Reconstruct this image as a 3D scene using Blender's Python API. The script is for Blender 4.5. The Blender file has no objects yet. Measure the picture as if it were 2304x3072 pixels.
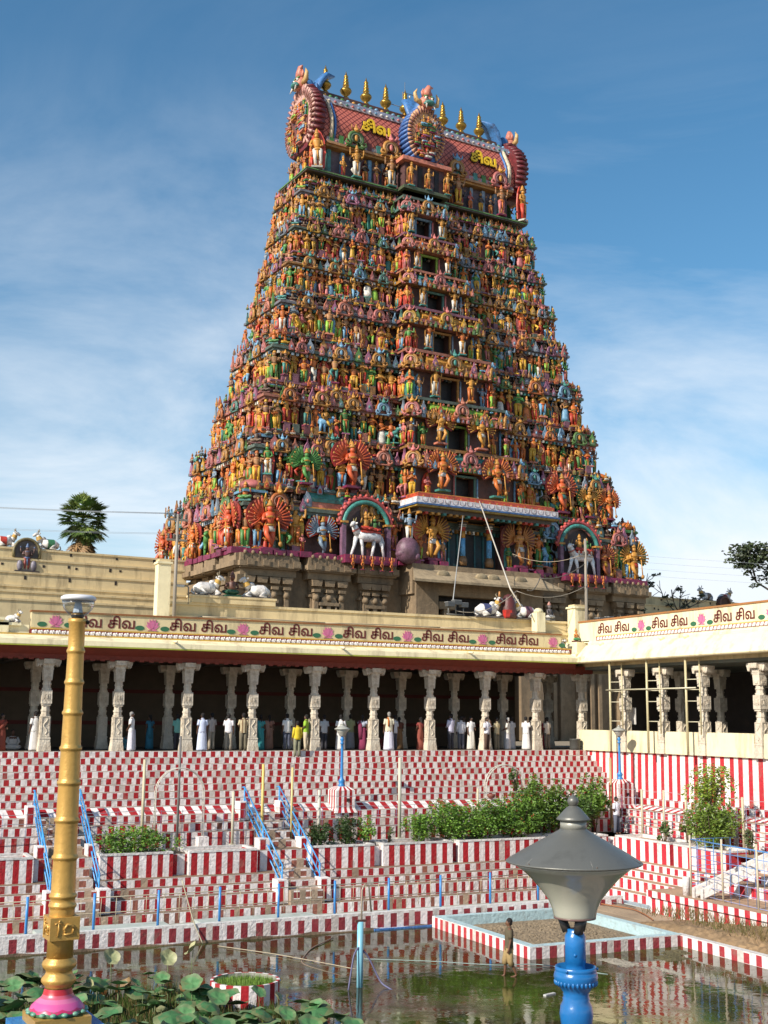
import bpy, math, random
import numpy as np
from mathutils import Vector, Matrix
random.seed(7); rng = np.random.default_rng(7)
R = math.radians
scene = bpy.context.scene
COL = scene.collection

# ------------------------------------------------------------------ camera, sky, sun, exposure
# world axes: X along the far colonnade (0 = corner with the right-hand colonnade), Y away from the viewer, Z up (0 = colonnade floor)
CAM = Vector((-36.05, -51.78, 1.5))
A0 = R(64.36)
def from_view(x, y, z):      # metres right of / ahead of / above the viewer's heading -> world direction
    return Vector((x * math.sin(A0) + y * math.cos(A0), -x * math.cos(A0) + y * math.sin(A0), z))
pit, rol = math.atan(617 / 3622.0), math.atan(0.0099)
Fv = from_view(0, math.cos(pit), math.sin(pit)); Uv = from_view(0, -math.sin(pit), math.cos(pit)); Rv = from_view(1, 0, 0)
ix = math.cos(rol) * Rv + math.sin(rol) * Uv
iy = -math.sin(rol) * Rv + math.cos(rol) * Uv
cd = bpy.data.cameras.new('camera'); cam = bpy.data.objects.new('camera', cd); COL.objects.link(cam)
cam.matrix_world = Matrix(((ix.x, iy.x, -Fv.x, CAM.x), (ix.y, iy.y, -Fv.y, CAM.y), (ix.z, iy.z, -Fv.z, CAM.z), (0, 0, 0, 1)))
cd.sensor_fit = 'VERTICAL'; cd.sensor_height = 36.0; cd.lens = 3622 / 3072 * 36.0
cd.clip_start = 0.1; cd.clip_end = 6000
scene.camera = cam

SUN_EL = R(33); SUN_HEAD = R(45)              # light travels 40 deg to the right of the viewer's heading
sd = from_view(math.sin(SUN_HEAD) * math.cos(SUN_EL), math.cos(SUN_HEAD) * math.cos(SUN_EL), -math.sin(SUN_EL))
sl = bpy.data.lights.new('sun', 'SUN'); sl.energy = 4.6; sl.angle = R(0.5); sl.color = (1.0, 0.92, 0.80)
so = bpy.data.objects.new('sun', sl); COL.objects.link(so)
so.rotation_euler = sd.to_track_quat('-Z', 'Y').to_euler(); so.location = (-60, -60, 60)
tosun = -sd
world = bpy.data.worlds.new('World'); scene.world = world; world.use_nodes = True
wn = world.node_tree; wn.nodes.clear()
def N(nt, t, **kw):
    n = nt.nodes.new(t)
    for k, v in kw.items():
        if k in n.inputs: n.inputs[k].default_value = v
        else: setattr(n, k, v)
    return n
sky = N(wn, 'ShaderNodeTexSky', sky_type='NISHITA', sun_disc=False, sun_elevation=SUN_EL,
        sun_rotation=math.atan2(tosun.x, tosun.y), altitude=100, air_density=1.0, dust_density=0.7, ozone_density=1.6)
tc = N(wn, 'ShaderNodeTexCoord')
mp = N(wn, 'ShaderNodeMapping'); mp.inputs['Rotation'].default_value = (R(8), R(-20), R(20)); mp.inputs['Scale'].default_value = (1.0, 0.8, 2.6)
n1 = N(wn, 'ShaderNodeTexNoise', Scale=1.9, Detail=9.0, Roughness=0.60, Distortion=0.9)
r1 = N(wn, 'ShaderNodeValToRGB'); r1.color_ramp.elements[0].position = 0.43; r1.color_ramp.elements[1].position = 0.68
sep = N(wn, 'ShaderNodeSeparateXYZ')
rz = N(wn, 'ShaderNodeValToRGB')            # clouds thicken towards the horizon
rz.color_ramp.elements[0].position = 0.10; rz.color_ramp.elements[0].color = (1, 1, 1, 1)
rz.color_ramp.elements[1].position = 0.50; rz.color_ramp.elements[1].color = (0.05, 0.05, 0.05, 1)
mu = N(wn, 'ShaderNodeMath', operation='MULTIPLY'); mu2 = N(wn, 'ShaderNodeMath', operation='MULTIPLY'); mu2.inputs[1].default_value = 0.95
mx = N(wn, 'ShaderNodeMix', data_type='RGBA'); mx.inputs[7].default_value = (6.6, 7.1, 7.6, 1)
gm = N(wn, 'ShaderNodeHueSaturation', Hue=0.490, Saturation=1.26, Value=1.06)
bg = N(wn, 'ShaderNodeBackground', Strength=0.105); wo = N(wn, 'ShaderNodeOutputWorld')
L = wn.links.new
L(tc.outputs['Generated'], mp.inputs['Vector']); L(mp.outputs[0], n1.inputs['Vector']); L(n1.outputs['Fac'], r1.inputs[0])
L(tc.outputs['Generated'], sep.inputs[0]); L(sep.outputs['Z'], rz.inputs[0])
L(r1.outputs[0], mu.inputs[0]); L(rz.outputs[0], mu.inputs[1]); hz_ = N(wn, 'ShaderNodeMapRange'); hz_.inputs['From Min'].default_value = 0.0; hz_.inputs['From Max'].default_value = 0.30; hz_.inputs['To Min'].default_value = 0.62; hz_.inputs['To Max'].default_value = 0.0
L(sep.outputs['Z'], hz_.inputs['Value']); L(mu.outputs[0], mu2.inputs[0]); ad = N(wn, 'ShaderNodeMath', operation='ADD', use_clamp=True); L(mu2.outputs[0], ad.inputs[0]); L(hz_.outputs[0], ad.inputs[1]); L(ad.outputs[0], mx.inputs[0])
L(sky.outputs[0], gm.inputs['Color']); L(gm.outputs[0], mx.inputs[6]); L(mx.outputs[2], bg.inputs[0]); L(bg.outputs[0], wo.inputs[0])
scene.view_settings.view_transform = 'Standard'; scene.view_settings.look = 'None'
scene.view_settings.exposure = 0.42; scene.view_settings.gamma = 1.0
scene.render.engine = 'CYCLES'
scene.cycles.max_bounces = 6; scene.cycles.transparent_max_bounces = 8

# ------------------------------------------------------------------ materials
MATS = {}
def mat(name, col=None, rough=0.7, metal=0.0, noise=0.0, nscale=3.0, bump=0.0, bscale=20.0, dirt=None, dscale=1.2, dpos=(0.55, 0.75), streak=False, spec=0.5, coat=0.0, trans=0.0):
    """Principled material; col None reads the painted colour attribute of the mesh. noise varies the tone, dirt stains it in patches."""
    if name in MATS: return MATS[name]
    m = bpy.data.materials.new(name); m.use_nodes = True; nt = m.node_tree
    b = nt.nodes['Principled BSDF']; b.inputs['Roughness'].default_value = rough; b.inputs['Metallic'].default_value = metal
    b.inputs['Specular IOR Level'].default_value = spec
    if coat: b.inputs['Coat Weight'].default_value = coat
    if trans: b.inputs['Transmission Weight'].default_value = trans
    l = nt.links.new
    tcn = N(nt, 'ShaderNodeTexCoord'); vec = tcn.outputs['Object']
    if col is None:
        a = N(nt, 'ShaderNodeAttribute', attribute_name='Col'); c = a.outputs['Color']
    else:
        a = N(nt, 'ShaderNodeRGB'); a.outputs[0].default_value = (*col, 1); c = a.outputs[0]
    if noise:
        t = N(nt, 'ShaderNodeTexNoise', Scale=nscale, Detail=6.0, Roughness=0.65); l(vec, t.inputs['Vector'])
        mr = N(nt, 'ShaderNodeMapRange'); mr.inputs['From Min'].default_value = 0.25; mr.inputs['From Max'].default_value = 0.75
        mr.inputs['To Min'].default_value = 1 - noise; mr.inputs['To Max'].default_value = 1 + noise; l(t.outputs['Fac'], mr.inputs['Value'])
        mm = N(nt, 'ShaderNodeVectorMath', operation='SCALE'); l(c, mm.inputs[0]); l(mr.outputs[0], mm.inputs['Scale']); c = mm.outputs[0]
    if dirt:
        src = vec
        if streak:
            mpn = N(nt, 'ShaderNodeMapping'); mpn.inputs['Scale'].default_value = (1, 1, 0.18); l(vec, mpn.inputs['Vector']); src = mpn.outputs[0]
        t = N(nt, 'ShaderNodeTexNoise', Scale=dscale, Detail=8.0, Roughness=0.7); l(src, t.inputs['Vector'])
        rr = N(nt, 'ShaderNodeMapRange'); rr.inputs['From Min'].default_value = dpos[0]; rr.inputs['From Max'].default_value = dpos[1]; l(t.outputs['Fac'], rr.inputs['Value'])
        mm = N(nt, 'ShaderNodeMath', operation='MULTIPLY'); mm.inputs[1].default_value = dirt[3]; l(rr.outputs[0], mm.inputs[0])
        mxn = N(nt, 'ShaderNodeMix', data_type='RGBA'); mxn.inputs[7].default_value = (*dirt[:3], 1); l(mm.outputs[0], mxn.inputs[0]); l(c, mxn.inputs[6]); c = mxn.outputs[2]
    l(c, b.inputs['Base Color'])
    if bump:
        t = N(nt, 'ShaderNodeTexNoise', Scale=bscale, Detail=5.0, Roughness=0.6); l(vec, t.inputs['Vector'])
        bn = N(nt, 'ShaderNodeBump', Strength=bump, Distance=0.05); l(t.outputs['Fac'], bn.inputs['Height']); l(bn.outputs[0], b.inputs['Normal'])
    MATS[name] = m; return m
M_PAINT = mat('painted_plaster', rough=0.62, noise=0.16, nscale=9, dirt=(0.10, 0.08, 0.06, 0.45), dscale=1.6, dpos=(0.52, 0.78), bump=0.25, bscale=14)
M_STEP = mat('painted_stone_steps', rough=0.85, noise=0.12, nscale=5, dirt=(0.24, 0.18, 0.14, 0.65), dscale=2.4, dpos=(0.52, 0.74), bump=0.8, bscale=9)
M_STAT = mat('statue_paint', rough=0.5, noise=0.32, nscale=6, dirt=(0.04, 0.025, 0.018, 0.75), dscale=2.2, dpos=(0.47, 0.70), bump=0.35, bscale=9)
M_STONE = mat('granite', rough=0.9, noise=0.25, nscale=2.5, dirt=(0.07, 0.055, 0.04, 0.7), dscale=0.8, dpos=(0.48, 0.72), streak=True, bump=0.6, bscale=7)
M_CREAM = mat('cream_wall_paint', rough=0.8, noise=0.10, nscale=1.5, dirt=(0.20, 0.145, 0.085, 0.8), dscale=1.3, dpos=(0.50, 0.74), streak=True, bump=0.15, bscale=6)
M_GEN = mat('plain_paint', rough=0.55, noise=0.08, nscale=8)
M_CLOTH = mat('cloth', rough=0.9, noise=0.12, nscale=14, bump=0.3, bscale=18)
M_SKIN = mat('skin', rough=0.55, noise=0.06, nscale=10)
M_LEAF = mat('leaf', rough=0.55, noise=0.25, nscale=6)
M_METAL = mat('metal_paint', rough=0.35, noise=0.05, nscale=6)
M_GOLD = mat('gold_paint', (0.56, 0.33, 0.085), rough=0.40, metal=0.4, noise=0.10, nscale=5, dirt=(0.14, 0.08, 0.015, 0.5), dscale=3, bump=0.12, bscale=30)

# ------------------------------------------------------------------ mesh builder
class MB:
    def __init__(s): s.V = []; s.L = []; s.Z = []; s.C = []; s.S = []; s.n = 0
    def raw(s, v, faces, col, smooth=False):
        v = np.asarray(v, float).reshape(-1, 3); s.V.append(v)
        z = [len(f) for f in faces]
        s.L.append(np.fromiter((i for f in faces for i in f), int, sum(z)) + s.n); s.Z.append(np.array(z, int)); s.n += len(v)
        c = np.asarray(col, float)
        s.C.append(np.repeat(c[None, :3], len(z), 0) if c.ndim == 1 else c[:, :3]); s.S.append(np.full(len(z), smooth))
        return s
    def add(s, t, M=None, pal=None):       # stamp a template (its colours are palette slots)
        v, l, z, ci, sm = t
        if M is not None: M = np.asarray(M); v = v @ M[:3, :3].T + M[:3, 3]
        s.V.append(v); s.L.append(l + s.n); s.Z.append(z); s.n += len(v); s.S.append(sm)
        s.C.append(np.asarray(pal, float)[ci] if pal is not None else ci); return s
    def arrays(s): return np.concatenate(s.V), np.concatenate(s.L), np.concatenate(s.Z), np.concatenate(s.C), np.concatenate(s.S)
    def template(s):
        v, l, z, c, sm = s.arrays(); return v, l, z, c[:, 0].astype(int), sm
    def mesh(s, name, m):
        v, l, z, c, sm = s.arrays()
        me = bpy.data.meshes.new(name)
        me.vertices.add(len(v)); me.vertices.foreach_set('co', v.ravel())
        me.loops.add(len(l)); me.loops.foreach_set('vertex_index', l)
        me.polygons.add(len(z)); st = np.concatenate([[0], np.cumsum(z)[:-1]])
        me.polygons.foreach_set('loop_start', st); me.polygons.foreach_set('loop_total', z)
        me.polygons.foreach_set('use_smooth', sm)
        me.update(calc_edges=True); me.validate()
        at = me.attributes.new('Col', 'FLOAT_COLOR', 'CORNER')
        cc = np.ones((len(l), 4)); cc[:, :3] = np.repeat(c, z, 0)
        if len(at.data) == len(l): at.data.foreach_set('color', cc.ravel())
        me.materials.append(m); return me
    def build(s, name, m, parent=None, **kw):
        o = bpy.data.objects.new(name, s.mesh(name, m)); COL.objects.link(o)
        if parent is not None: o.parent = parent
        for k, x in kw.items(): o[k] = x
        return o
    # --- shapes
    def box(s, c, d, col, rz=0, top=(1, 1)):
        x, y, z = np.array(d) / 2
        v = np.array([(-x, -y, -z), (x, -y, -z), (x, y, -z), (-x, y, -z), (-x * top[0], -y * top[1], z), (x * top[0], -y * top[1], z), (x * top[0], y * top[1], z), (-x * top[0], y * top[1], z)])
        if rz: k, q = math.cos(rz), math.sin(rz); v = v @ np.array([[k, q, 0], [-q, k, 0], [0, 0, 1]])
        return s.raw(v + np.array(c), [(3, 2, 1, 0), (4, 5, 6, 7), (0, 1, 5, 4), (1, 2, 6, 5), (2, 3, 7, 6), (3, 0, 4, 7)], col)
    def bx(s, x0, x1, y0, y1, z0, z1, col): return s.box(((x0 + x1) / 2, (y0 + y1) / 2, (z0 + z1) / 2), (abs(x1 - x0), abs(y1 - y0), abs(z1 - z0)), col)
    def tube(s, P, r, col, n=6, smooth=True, sq=1.0, caps=True):
        P = np.asarray(P, float); m = len(P); r = np.broadcast_to(np.asarray(r, float), (m,))
        T = np.gradient(P, axis=0); T /= np.linalg.norm(T, axis=1)[:, None] + 1e-9
        ref = np.array([0, 1.0, 0]) if abs(T[0][1]) < 0.8 else np.array([1.0, 0, 0])
        an = np.arange(n) * 2 * math.pi / n + (math.pi / 4 if n == 4 else 0); V = []
        for i in range(m):
            a = np.cross(T[i], ref); a /= np.linalg.norm(a) + 1e-9; b = np.cross(a, T[i])
            V.append(P[i] + r[i] * (np.cos(an)[:, None] * a + sq * np.sin(an)[:, None] * b))
        f = [(i * n + j, i * n + (j + 1) % n, (i + 1) * n + (j + 1) % n, (i + 1) * n + j) for i in range(m - 1) for j in range(n)]
        if caps: f += [tuple(range(n - 1, -1, -1)), tuple((m - 1) * n + j for j in range(n))]
        return s.raw(np.concatenate(V), f, col, smooth)
    def lathe(s, prof, c, col, n=24, smooth=True, sy=1.0, flute=0, amp=0.0):
        prof = np.asarray(prof, float); m = len(prof); an = np.arange(n) * 2 * math.pi / n
        V = []
        for r_, z_ in prof:
            k = r_ * (1 + (amp * np.cos(flute * an) if flute else 0)); V.append(np.stack([k * np.cos(an), sy * k * np.sin(an), np.full(n, z_)], 1))
        f = [(i * n + j, i * n + (j + 1) % n, (i + 1) * n + (j + 1) % n, (i + 1) * n + j) for i in range(m - 1) for j in range(n)]
        cols = col
        if isinstance(col, list): cols = np.repeat(np.array(col, float), n, 0)
        cap = [tuple(range(n - 1, -1, -1)), tuple((m - 1) * n + j for j in range(n))]
        if isinstance(col, list): cols = np.concatenate([cols, [col[0], col[-1]]])
        return s.raw(np.concatenate(V) + np.array(c), f + cap, cols, smooth)
    def ball(s, c, r, col, nu=8, nv=5):
        r = np.broadcast_to(np.asarray(r, float), (3,))
        pr = [(math.sin(math.pi * (k + 0.35) / (nv + 0.7 - 0.0)), -math.cos(math.pi * (k + 0.35) / (nv + 0.7))) for k in range(nv + 1)]
        an = np.arange(nu) * 2 * math.pi / nu
        V = np.concatenate([np.stack([a * np.cos(an) * r[0], a * np.sin(an) * r[1], np.full(nu, b * r[2])], 1) for a, b in pr]) + np.array(c)
        f = [(i * nu + j, i * nu + (j + 1) % nu, (i + 1) * nu + (j + 1) % nu, (i + 1) * nu + j) for i in range(nv) for j in range(nu)]
        f += [tuple(range(nu - 1, -1, -1)), tuple(nv * nu + j for j in range(nu))]
        return s.raw(V, f, col, True)
    def prism(s, out, y0, y1, col, side=None, axis='y'):   # outline in (x,z) pushed from y0 to y1
        o = np.asarray(out, float); n = len(o)
        if axis == 'y': v = np.concatenate([np.stack([o[:, 0], np.full(n, y0), o[:, 1]], 1), np.stack([o[:, 0], np.full(n, y1), o[:, 1]], 1)])
        elif axis == 'x': v = np.concatenate([np.stack([np.full(n, y0), o[:, 0], o[:, 1]], 1), np.stack([np.full(n, y1), o[:, 0], o[:, 1]], 1)])
        else: v = np.concatenate([np.stack([o[:, 0], o[:, 1], np.full(n, y0)], 1), np.stack([o[:, 0], o[:, 1], np.full(n, y1)], 1)])
        f = [tuple(range(n)), tuple(range(2 * n - 1, n - 1, -1))] + [(i, n + i, n + (i + 1) % n, (i + 1) % n) for i in range(n)]
        c = np.array([col, col] + [side if side is not None else col] * n, float)
        return s.raw(v, f, c)
    def quad(s, a, b, c, d, col): return s.raw([a, b, c, d], [(0, 1, 2, 3)], col)

def tag(o, label, cat, group=None, kind=None):
    if label: o['label'] = label
    if cat: o['category'] = cat
    if group: o['group'] = group
    if kind: o['kind'] = kind
    return o
def thing(name, label, cat, loc=(0, 0, 0), rz=0, group=None):
    o = bpy.data.objects.new(name, None); COL.objects.link(o); o.location = loc; o.rotation_euler = (0, 0, rz); o.empty_display_size = 0.3
    return tag(o, label, cat, group)
def copy_tree(o, loc, rz=None, label=None, parent=None):
    c = o.copy(); COL.objects.link(c)
    if parent is not None: c.parent = parent
    else:
        c.location = loc
        if rz is not None: c.rotation_euler = (0, 0, rz)
        if label: c['label'] = label
    for ch in list(o.children): copy_tree(ch, None, parent=c)
    return c
def TM(x, y, z, s=1.0, rz=0.0, sx=1.0):
    k, q = math.cos(rz), math.sin(rz)
    return np.array([[k * s * sx, -q * s, 0, x], [q * s * sx, k * s, 0, y], [0, 0, s, z], [0, 0, 0, 1.0]])
def jit(c, a=0.1):
    return tuple(np.clip(np.array(c) * (1 + rng.uniform(-a, a)), 0, 1))
RED = (0.36, 0.008, 0.014); WHITE = (0.76, 0.71, 0.69); TREAD = (0.30, 0.22, 0.15); CREAM = (0.66, 0.53, 0.30); PALE = (0.80, 0.71, 0.46)
BLUE = (0.03, 0.20, 0.50); IRON = (0.18, 0.18, 0.17)
# ------------------------------------------------------------------ ground, tank, water
g = MB()
BIG = 2500
g.bx(-BIG, BIG, 1.0, BIG, -0.6, -0.06, (0.30, 0.25, 0.18)); g.bx(9.0, BIG, -BIG, 1.0, -0.6, -0.062, (0.30, 0.25, 0.18))
g.bx(-BIG, -74, -BIG, 1.0, -0.6, -0.062, (0.30, 0.25, 0.18)); g.bx(-74, 9.0, -BIG, -58, -0.6, -0.062, (0.30, 0.25, 0.18))
M_DIRT = mat('dirt_ground', rough=0.95, noise=0.3, nscale=1.2, bump=0.9, bscale=5, dirt=(0.12, 0.09, 0.06, 0.7), dscale=0.6, dpos=(0.45, 0.7))
tag(g.build('ground', M_DIRT), 'dry brown earth of the temple court around the tank', 'ground', kind='structure')
WZ = -5.9
bed = MB(); bed.bx(-74, -6.0, -52, -11.7, -6.6, -6.32, (0.06, 0.05, 0.03))
tag(bed.build('tank_floor', M_DIRT), 'muddy brown floor of the tank under the shallow water', 'ground', kind='structure')
def water_mat():
    m = bpy.data.materials.new('pond_water'); m.use_nodes = True; nt = m.node_tree; b = nt.nodes['Principled BSDF']; l = nt.links.new
    tcn = N(nt, 'ShaderNodeTexCoord')
    t = N(nt, 'ShaderNodeTexNoise', Scale=0.35, Detail=9.0, Roughness=0.72, Distortion=0.4); l(tcn.outputs['Object'], t.inputs['Vector'])
    r = N(nt, 'ShaderNodeValToRGB'); e = r.color_ramp.elements
    e[0].position = 0.40; e[0].color = (0.030, 0.024, 0.008, 1); e[1].position = 0.60; e[1].color = (0.050, 0.075, 0.012, 1)
    x = e.new(0.50); x.color = (0.032, 0.036, 0.009, 1)
    l(t.outputs['Fac'], r.inputs[0]); l(r.outputs[0], b.inputs['Base Color'])
    rr = N(nt, 'ShaderNodeMapRange'); rr.inputs['From Min'].default_value = 0.5; rr.inputs['From Max'].default_value = 0.66; rr.inputs['To Min'].default_value = 0.02; rr.inputs['To Max'].default_value = 0.30
    t2 = N(nt, 'ShaderNodeTexNoise', Scale=0.6, Detail=7.0, Roughness=0.75); l(tcn.outputs['Object'], t2.inputs['Vector']); l(t2.outputs['Fac'], rr.inputs['Value']); l(rr.outputs[0], b.inputs['Roughness'])
    b.inputs['IOR'].default_value = 1.36; b.inputs['Specular IOR Level'].default_value = 0.62
    w = N(nt, 'ShaderNodeTexNoise', Scale=1.6, Detail=4.0, Roughness=0.5); l(tcn.outputs['Object'], w.inputs['Vector'])
    bn = N(nt, 'ShaderNodeBump', Strength=0.10, Distance=0.06); l(w.outputs['Fac'], bn.inputs['Height']); l(bn.outputs[0], b.inputs['Normal'])
    return m
wa = MB(); wa.bx(-74, -6.0, -52, -11.6, WZ - 0.25, WZ, (0.05, 0.05, 0.02))
tag(wa.build('water', water_mat()), 'dark green shallow water of the temple tank mirroring the striped wall', 'water', kind='structure')

# ------------------------------------------------------------------ painted steps
def row(mb, P, s0, s1, zt, zb, per=0.41, fr=0.43, mt=0.06, mbt=0.05, red=RED, white=WHITE, fade=0.0, dirty=0.25, sh=0.0):
    """one painted riser: white stones and red blocks of slightly uneven width; P(s, z, out) gives the point on the face"""
    s = s0; h = zt - zb
    s += 0; first = True
    while s < s1 - 1e-6:
        wr = per * fr * rng.uniform(0.88, 1.12); ww = per * (1 - fr) * rng.uniform(0.85, 1.15)
        if first: ww *= (0.2 + ((sh * 7.31) % 1.0)); first = False
        a, b = s, min(s + ww, s1); c = min(b + wr, s1)
        t = rng.uniform(0, 1)
        wc = jit(white, 0.07) if t > dirty else jit(np.array(white) * (0.76, 0.73, 0.69), 0.12)
        if fade and rng.uniform() < fade: wc = jit((0.36, 0.27, 0.19), 0.2)
        mb.quad(P(a, zb), P(b, zb), P(b, zt), P(a, zt), wc)
        if c > b:
            j = lambda: rng.uniform(-0.018, 0.018)
            z1 = zt - mt * rng.uniform(0.5, 1.2); z0 = zb + mbt * rng.uniform(0.4, 1.2)
            wc2 = jit(white, 0.08)
            mb.quad(P(b, z1), P(c, z1), P(c, zt), P(b, zt), wc2); mb.quad(P(b, zb), P(c, zb), P(c, z0), P(b, z0), wc2)
            rc = jit(red, 0.13)
            if fade and rng.uniform() < fade: rc = jit((0.26, 0.09, 0.06), 0.2)
            mb.quad(P(b, z0), P(c, z0), P(c, z1), P(b, z1), rc)
        s = c
def tread(mb, P0, P1, s0, s1, z, col=TREAD):
    s = s0
    while s < s1:
        e = min(s + rng.uniform(0.7, 1.4), s1); mb.quad(P0(s, z), P0(e, z), P1(e, z), P1(s, z), jit(col, 0.16)); s = e
FX0 = -46.0
RO = [(0.6 + 0.4 * k, -0.256 * k, -0.256 * (k + 1)) for k in range(8)]
LOW = [(4.5, -2.33, -2.63), (4.9, -2.63, -2.94), (5.3, -2.94, -3.5), (7.3, -3.5, -4.25), (8.0, -4.25, -4.53), (8.4, -4.53, -4.81), (8.85, -4.81, -5.24), (9.3, -5.24, -5.62)]
def FP(b): return lambda s, z, b=b: (s, -b, z)
def RP(b): return lambda s, z, b=b: (-(b - 3.7), -s, z)         # the right bank has the same tiers, 3.7 m nearer to its wall
fs = MB()
fs.quad((FX0, 0.8, 0), (0, 0.8, 0), (0, -0.6, 0), (FX0, -0.6, 0), (0.28, 0.22, 0.17))
for k, (b, zt, zb) in enumerate(RO):
    row(fs, FP(b), FX0, 0.0 if k < 7 else 0, zt, zb, per=0.41, fr=0.46, sh=k * 0.37 + 0.1, mt=0.016, mbt=0.014)
    nb = b + 0.4 if k < 7 else 3.75
    tread(fs, FP(b), FP(nb), FX0, 0.0, zb, (0.25, 0.18, 0.12))
s = FX0
while s < -0.3:                                                # sloping kerb with slanted stripes
    w = rng.uniform(0.26, 0.31)
    for c, q in ((WHITE, w), (RED, w)):
        fs.quad((s + 0.10, -4.12, -2.33), (s + q + 0.10, -4.12, -2.33), (s + q, -3.75, -2.06), (s, -3.75, -2.06), jit(c, 0.07)); s += q
tread(fs, FP(4.12), FP(4.5), FX0, -0.5, -2.335)
for k, (b, zt, zb) in enumerate(LOW):
    nb = LOW[k + 1][0] if k + 1 < len(LOW) else 11.6
    xe = -(b - 3.7)
    rough = k >= 7
    row(fs, FP(b), FX0, xe, zt, zb, per=(0.43 if k < 3 else 0.47 if k < 6 else 0.40), fr=0.45 if not rough else 0.42, sh=k * 0.61 + 0.3,
        mt=0.014, mbt=0.012, fade=0.28 if k == 7 else 0.06, dirty=0.2)
    if k != 7: tread(fs, FP(b), FP(nb), FX0, xe, zb, (0.20, 0.14, 0.09))
tag(fs.build('tank_steps', M_STEP), 'long flight of tank steps chequered in red and white below the far colonnade', 'steps')
wk = MB(); wk.bx(FX0, -5.5, -11.35, -9.3, -5.95, -5.605, (0.33, 0.34, 0.30))
for x0, x1 in ((-28.4, -24.0), (-22.9, -18.6)):
    wk.bx(x0, x1, -10.5, -9.4, -5.6, -5.49 + rng.uniform(-.004, .004), (0.40, 0.45, 0.42))
tag(wk.build('walkway', mat('worn_concrete', rough=0.9, noise=0.2, nscale=2.5, dirt=(0.14, 0.11, 0.08, 0.6), dscale=1.0, bump=0.4, bscale=10)), 'worn grey green walkway at the foot of the steps', 'path', kind='structure')
pw = MB()
row(pw, FP(11.6), FX0, -6.2, -5.30, -5.86, per=0.50, fr=0.47, mt=0.09, mbt=0.04, sh=0.2, red=(0.27, 0.03, 0.04), dirty=0.1)
pw.bx(FX0, -6.2, -11.597, -11.35, -5.7, -5.296, (0.62, 0.62, 0.60)); s = FX0
for x in np.arange(FX0, -6.5, .7):          # silt line where the water has stood
    pw.quad((x, -11.604, -5.9), (x + .7, -11.604, -5.9), (x + .7, -11.604, -5.84 + .05 * math.sin(x * 3.1 + .7)), (x, -11.604, -5.84 + .05 * math.sin(x * 3.1 - 1.4)), jit((.20, .14, .09), .3))
pw.quad((FX0, -11.6, -6.5), (-6.2, -11.6, -6.5), (-6.2, -11.6, -5.86), (FX0, -11.6, -5.86), (0.30, 0.22, 0.18))
pw.bx(-17.0, -14.7, -11.68, -11.603, -5.97, -5.85, (0.05, 0.16, 0.42))
tag(pw.build('water_edge_wall', M_STEP), 'low red and white striped wall along the water in front of the steps', 'wall')

# right bank
rs = MB(); RB1 = 40.0
row(rs, lambda s, z: (-0.02 - (0.03 if z < -0.9 else 0.0), -s, z), 0.5, RB1, 0.0, -2.06, per=0.56, fr=0.46, mt=0.0, mbt=0.0, sh=0.5, red=(0.45, 0.02, 0.03), dirty=0.0)
tread(rs, lambda s, z: (0.0, -s, z), lambda s, z: (-0.12, -s, z), 3.7, RB1, -2.06)
rs.bx(-0.112, 0.1, -RB1, -3.4, -2.3, -2.068, (0.42, 0.33, 0.24))
row(rs, lambda s, z: (-0.12, -s, z), 3.7, RB1, -2.062, -2.35, per=0.56, fr=0.46, mt=0, mbt=0, sh=0.5, dirty=0.0)
tread(rs, lambda s, z: (-0.12, -s, z), lambda s, z: (-0.45, -s, z), 3.7, RB1, -2.35)
s = 4.2
while s < RB1:
    for c, q in ((WHITE, 0.26), (RED, 0.24)):
        rs.quad((-0.75, -s - 0.0, -2.52), (-0.75, -s - q, -2.52), (-0.45, -s - q - 0.25, -2.36), (-0.45, -s - 0.25, -2.36), jit(c, 0.06)); s += q
RL = [(4.45, -2.52, -2.52)] + [(4.9, -2.52, -2.82), (5.25, -2.82, -3.1), (5.6, -3.1, -3.5), (7.3, -3.5, -4.25), (8.0, -4.25, -4.53), (8.4, -4.53, -4.81), (8.85, -4.81, -5.24), (9.3, -5.24, -5.65)]
for k, (b, zt, zb) in enumerate(RL):
    nb = RL[k + 1][0] if k + 1 < len(RL) else 10.2
    if k: row(rs, RP(b), b, RB1 if k < 4 else 14.7, zt, zb, per=0.50 if k < 4 else 0.52, fr=0.46, mt=0.02, mbt=0.02, sh=k * 0.43, red=(0.45, 0.02, 0.035), dirty=0.05)
    tread(rs, RP(b), RP(nb), b, RB1 if k < 4 else 14.7, zb, (0.36, 0.24, 0.15))
ST2 = [(6.3, -3.5, -3.78), (6.9, -3.78, -4.06), (7.6, -4.06, -4.34), (8.3, -4.34, -4.78)]
for k, (b, zt, zb) in enumerate(ST2):
    nb = ST2[k + 1][0] if k + 1 < 4 else 10.25
    row(rs, RP(b), 15.0, RB1, zt, zb, per=0.62, fr=0.46, mt=0.02, mbt=0.02, sh=k * 0.3, red=(0.45, 0.02, 0.035), dirty=0.05)
    tread(rs, RP(b), RP(nb), 14.0, RB1, zb, (0.38, 0.25, 0.16))
rs.bx(-2.7, -1.9, -RB1, -15.0, -3.9, -3.502, (0.38, 0.25, 0.16))
row(rs, lambda s, z: (-6.62, -s, z), 13.6, RB1, -4.78, -5.02, per=0.52, fr=0.46, mt=0.0, mbt=0.0, sh=0.7, red=(0.45, 0.02, 0.035), dirty=0.0)
row(rs, lambda s, z: (-6.52, -s, z), 13.7, RB1, -5.02, -5.65, per=0.52, fr=0.46, mt=0.0, mbt=0.0, sh=0.7, red=(0.45, 0.02, 0.035), dirty=0.0)
rs.bx(-6.6, -4.6, -RB1, -13.65, -5.0, -4.783, (0.38, 0.25, 0.16)); rs.bx(-6.5, -4.6, -RB1, -13.72, -5.7, -5.0, jit(WHITE))
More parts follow.
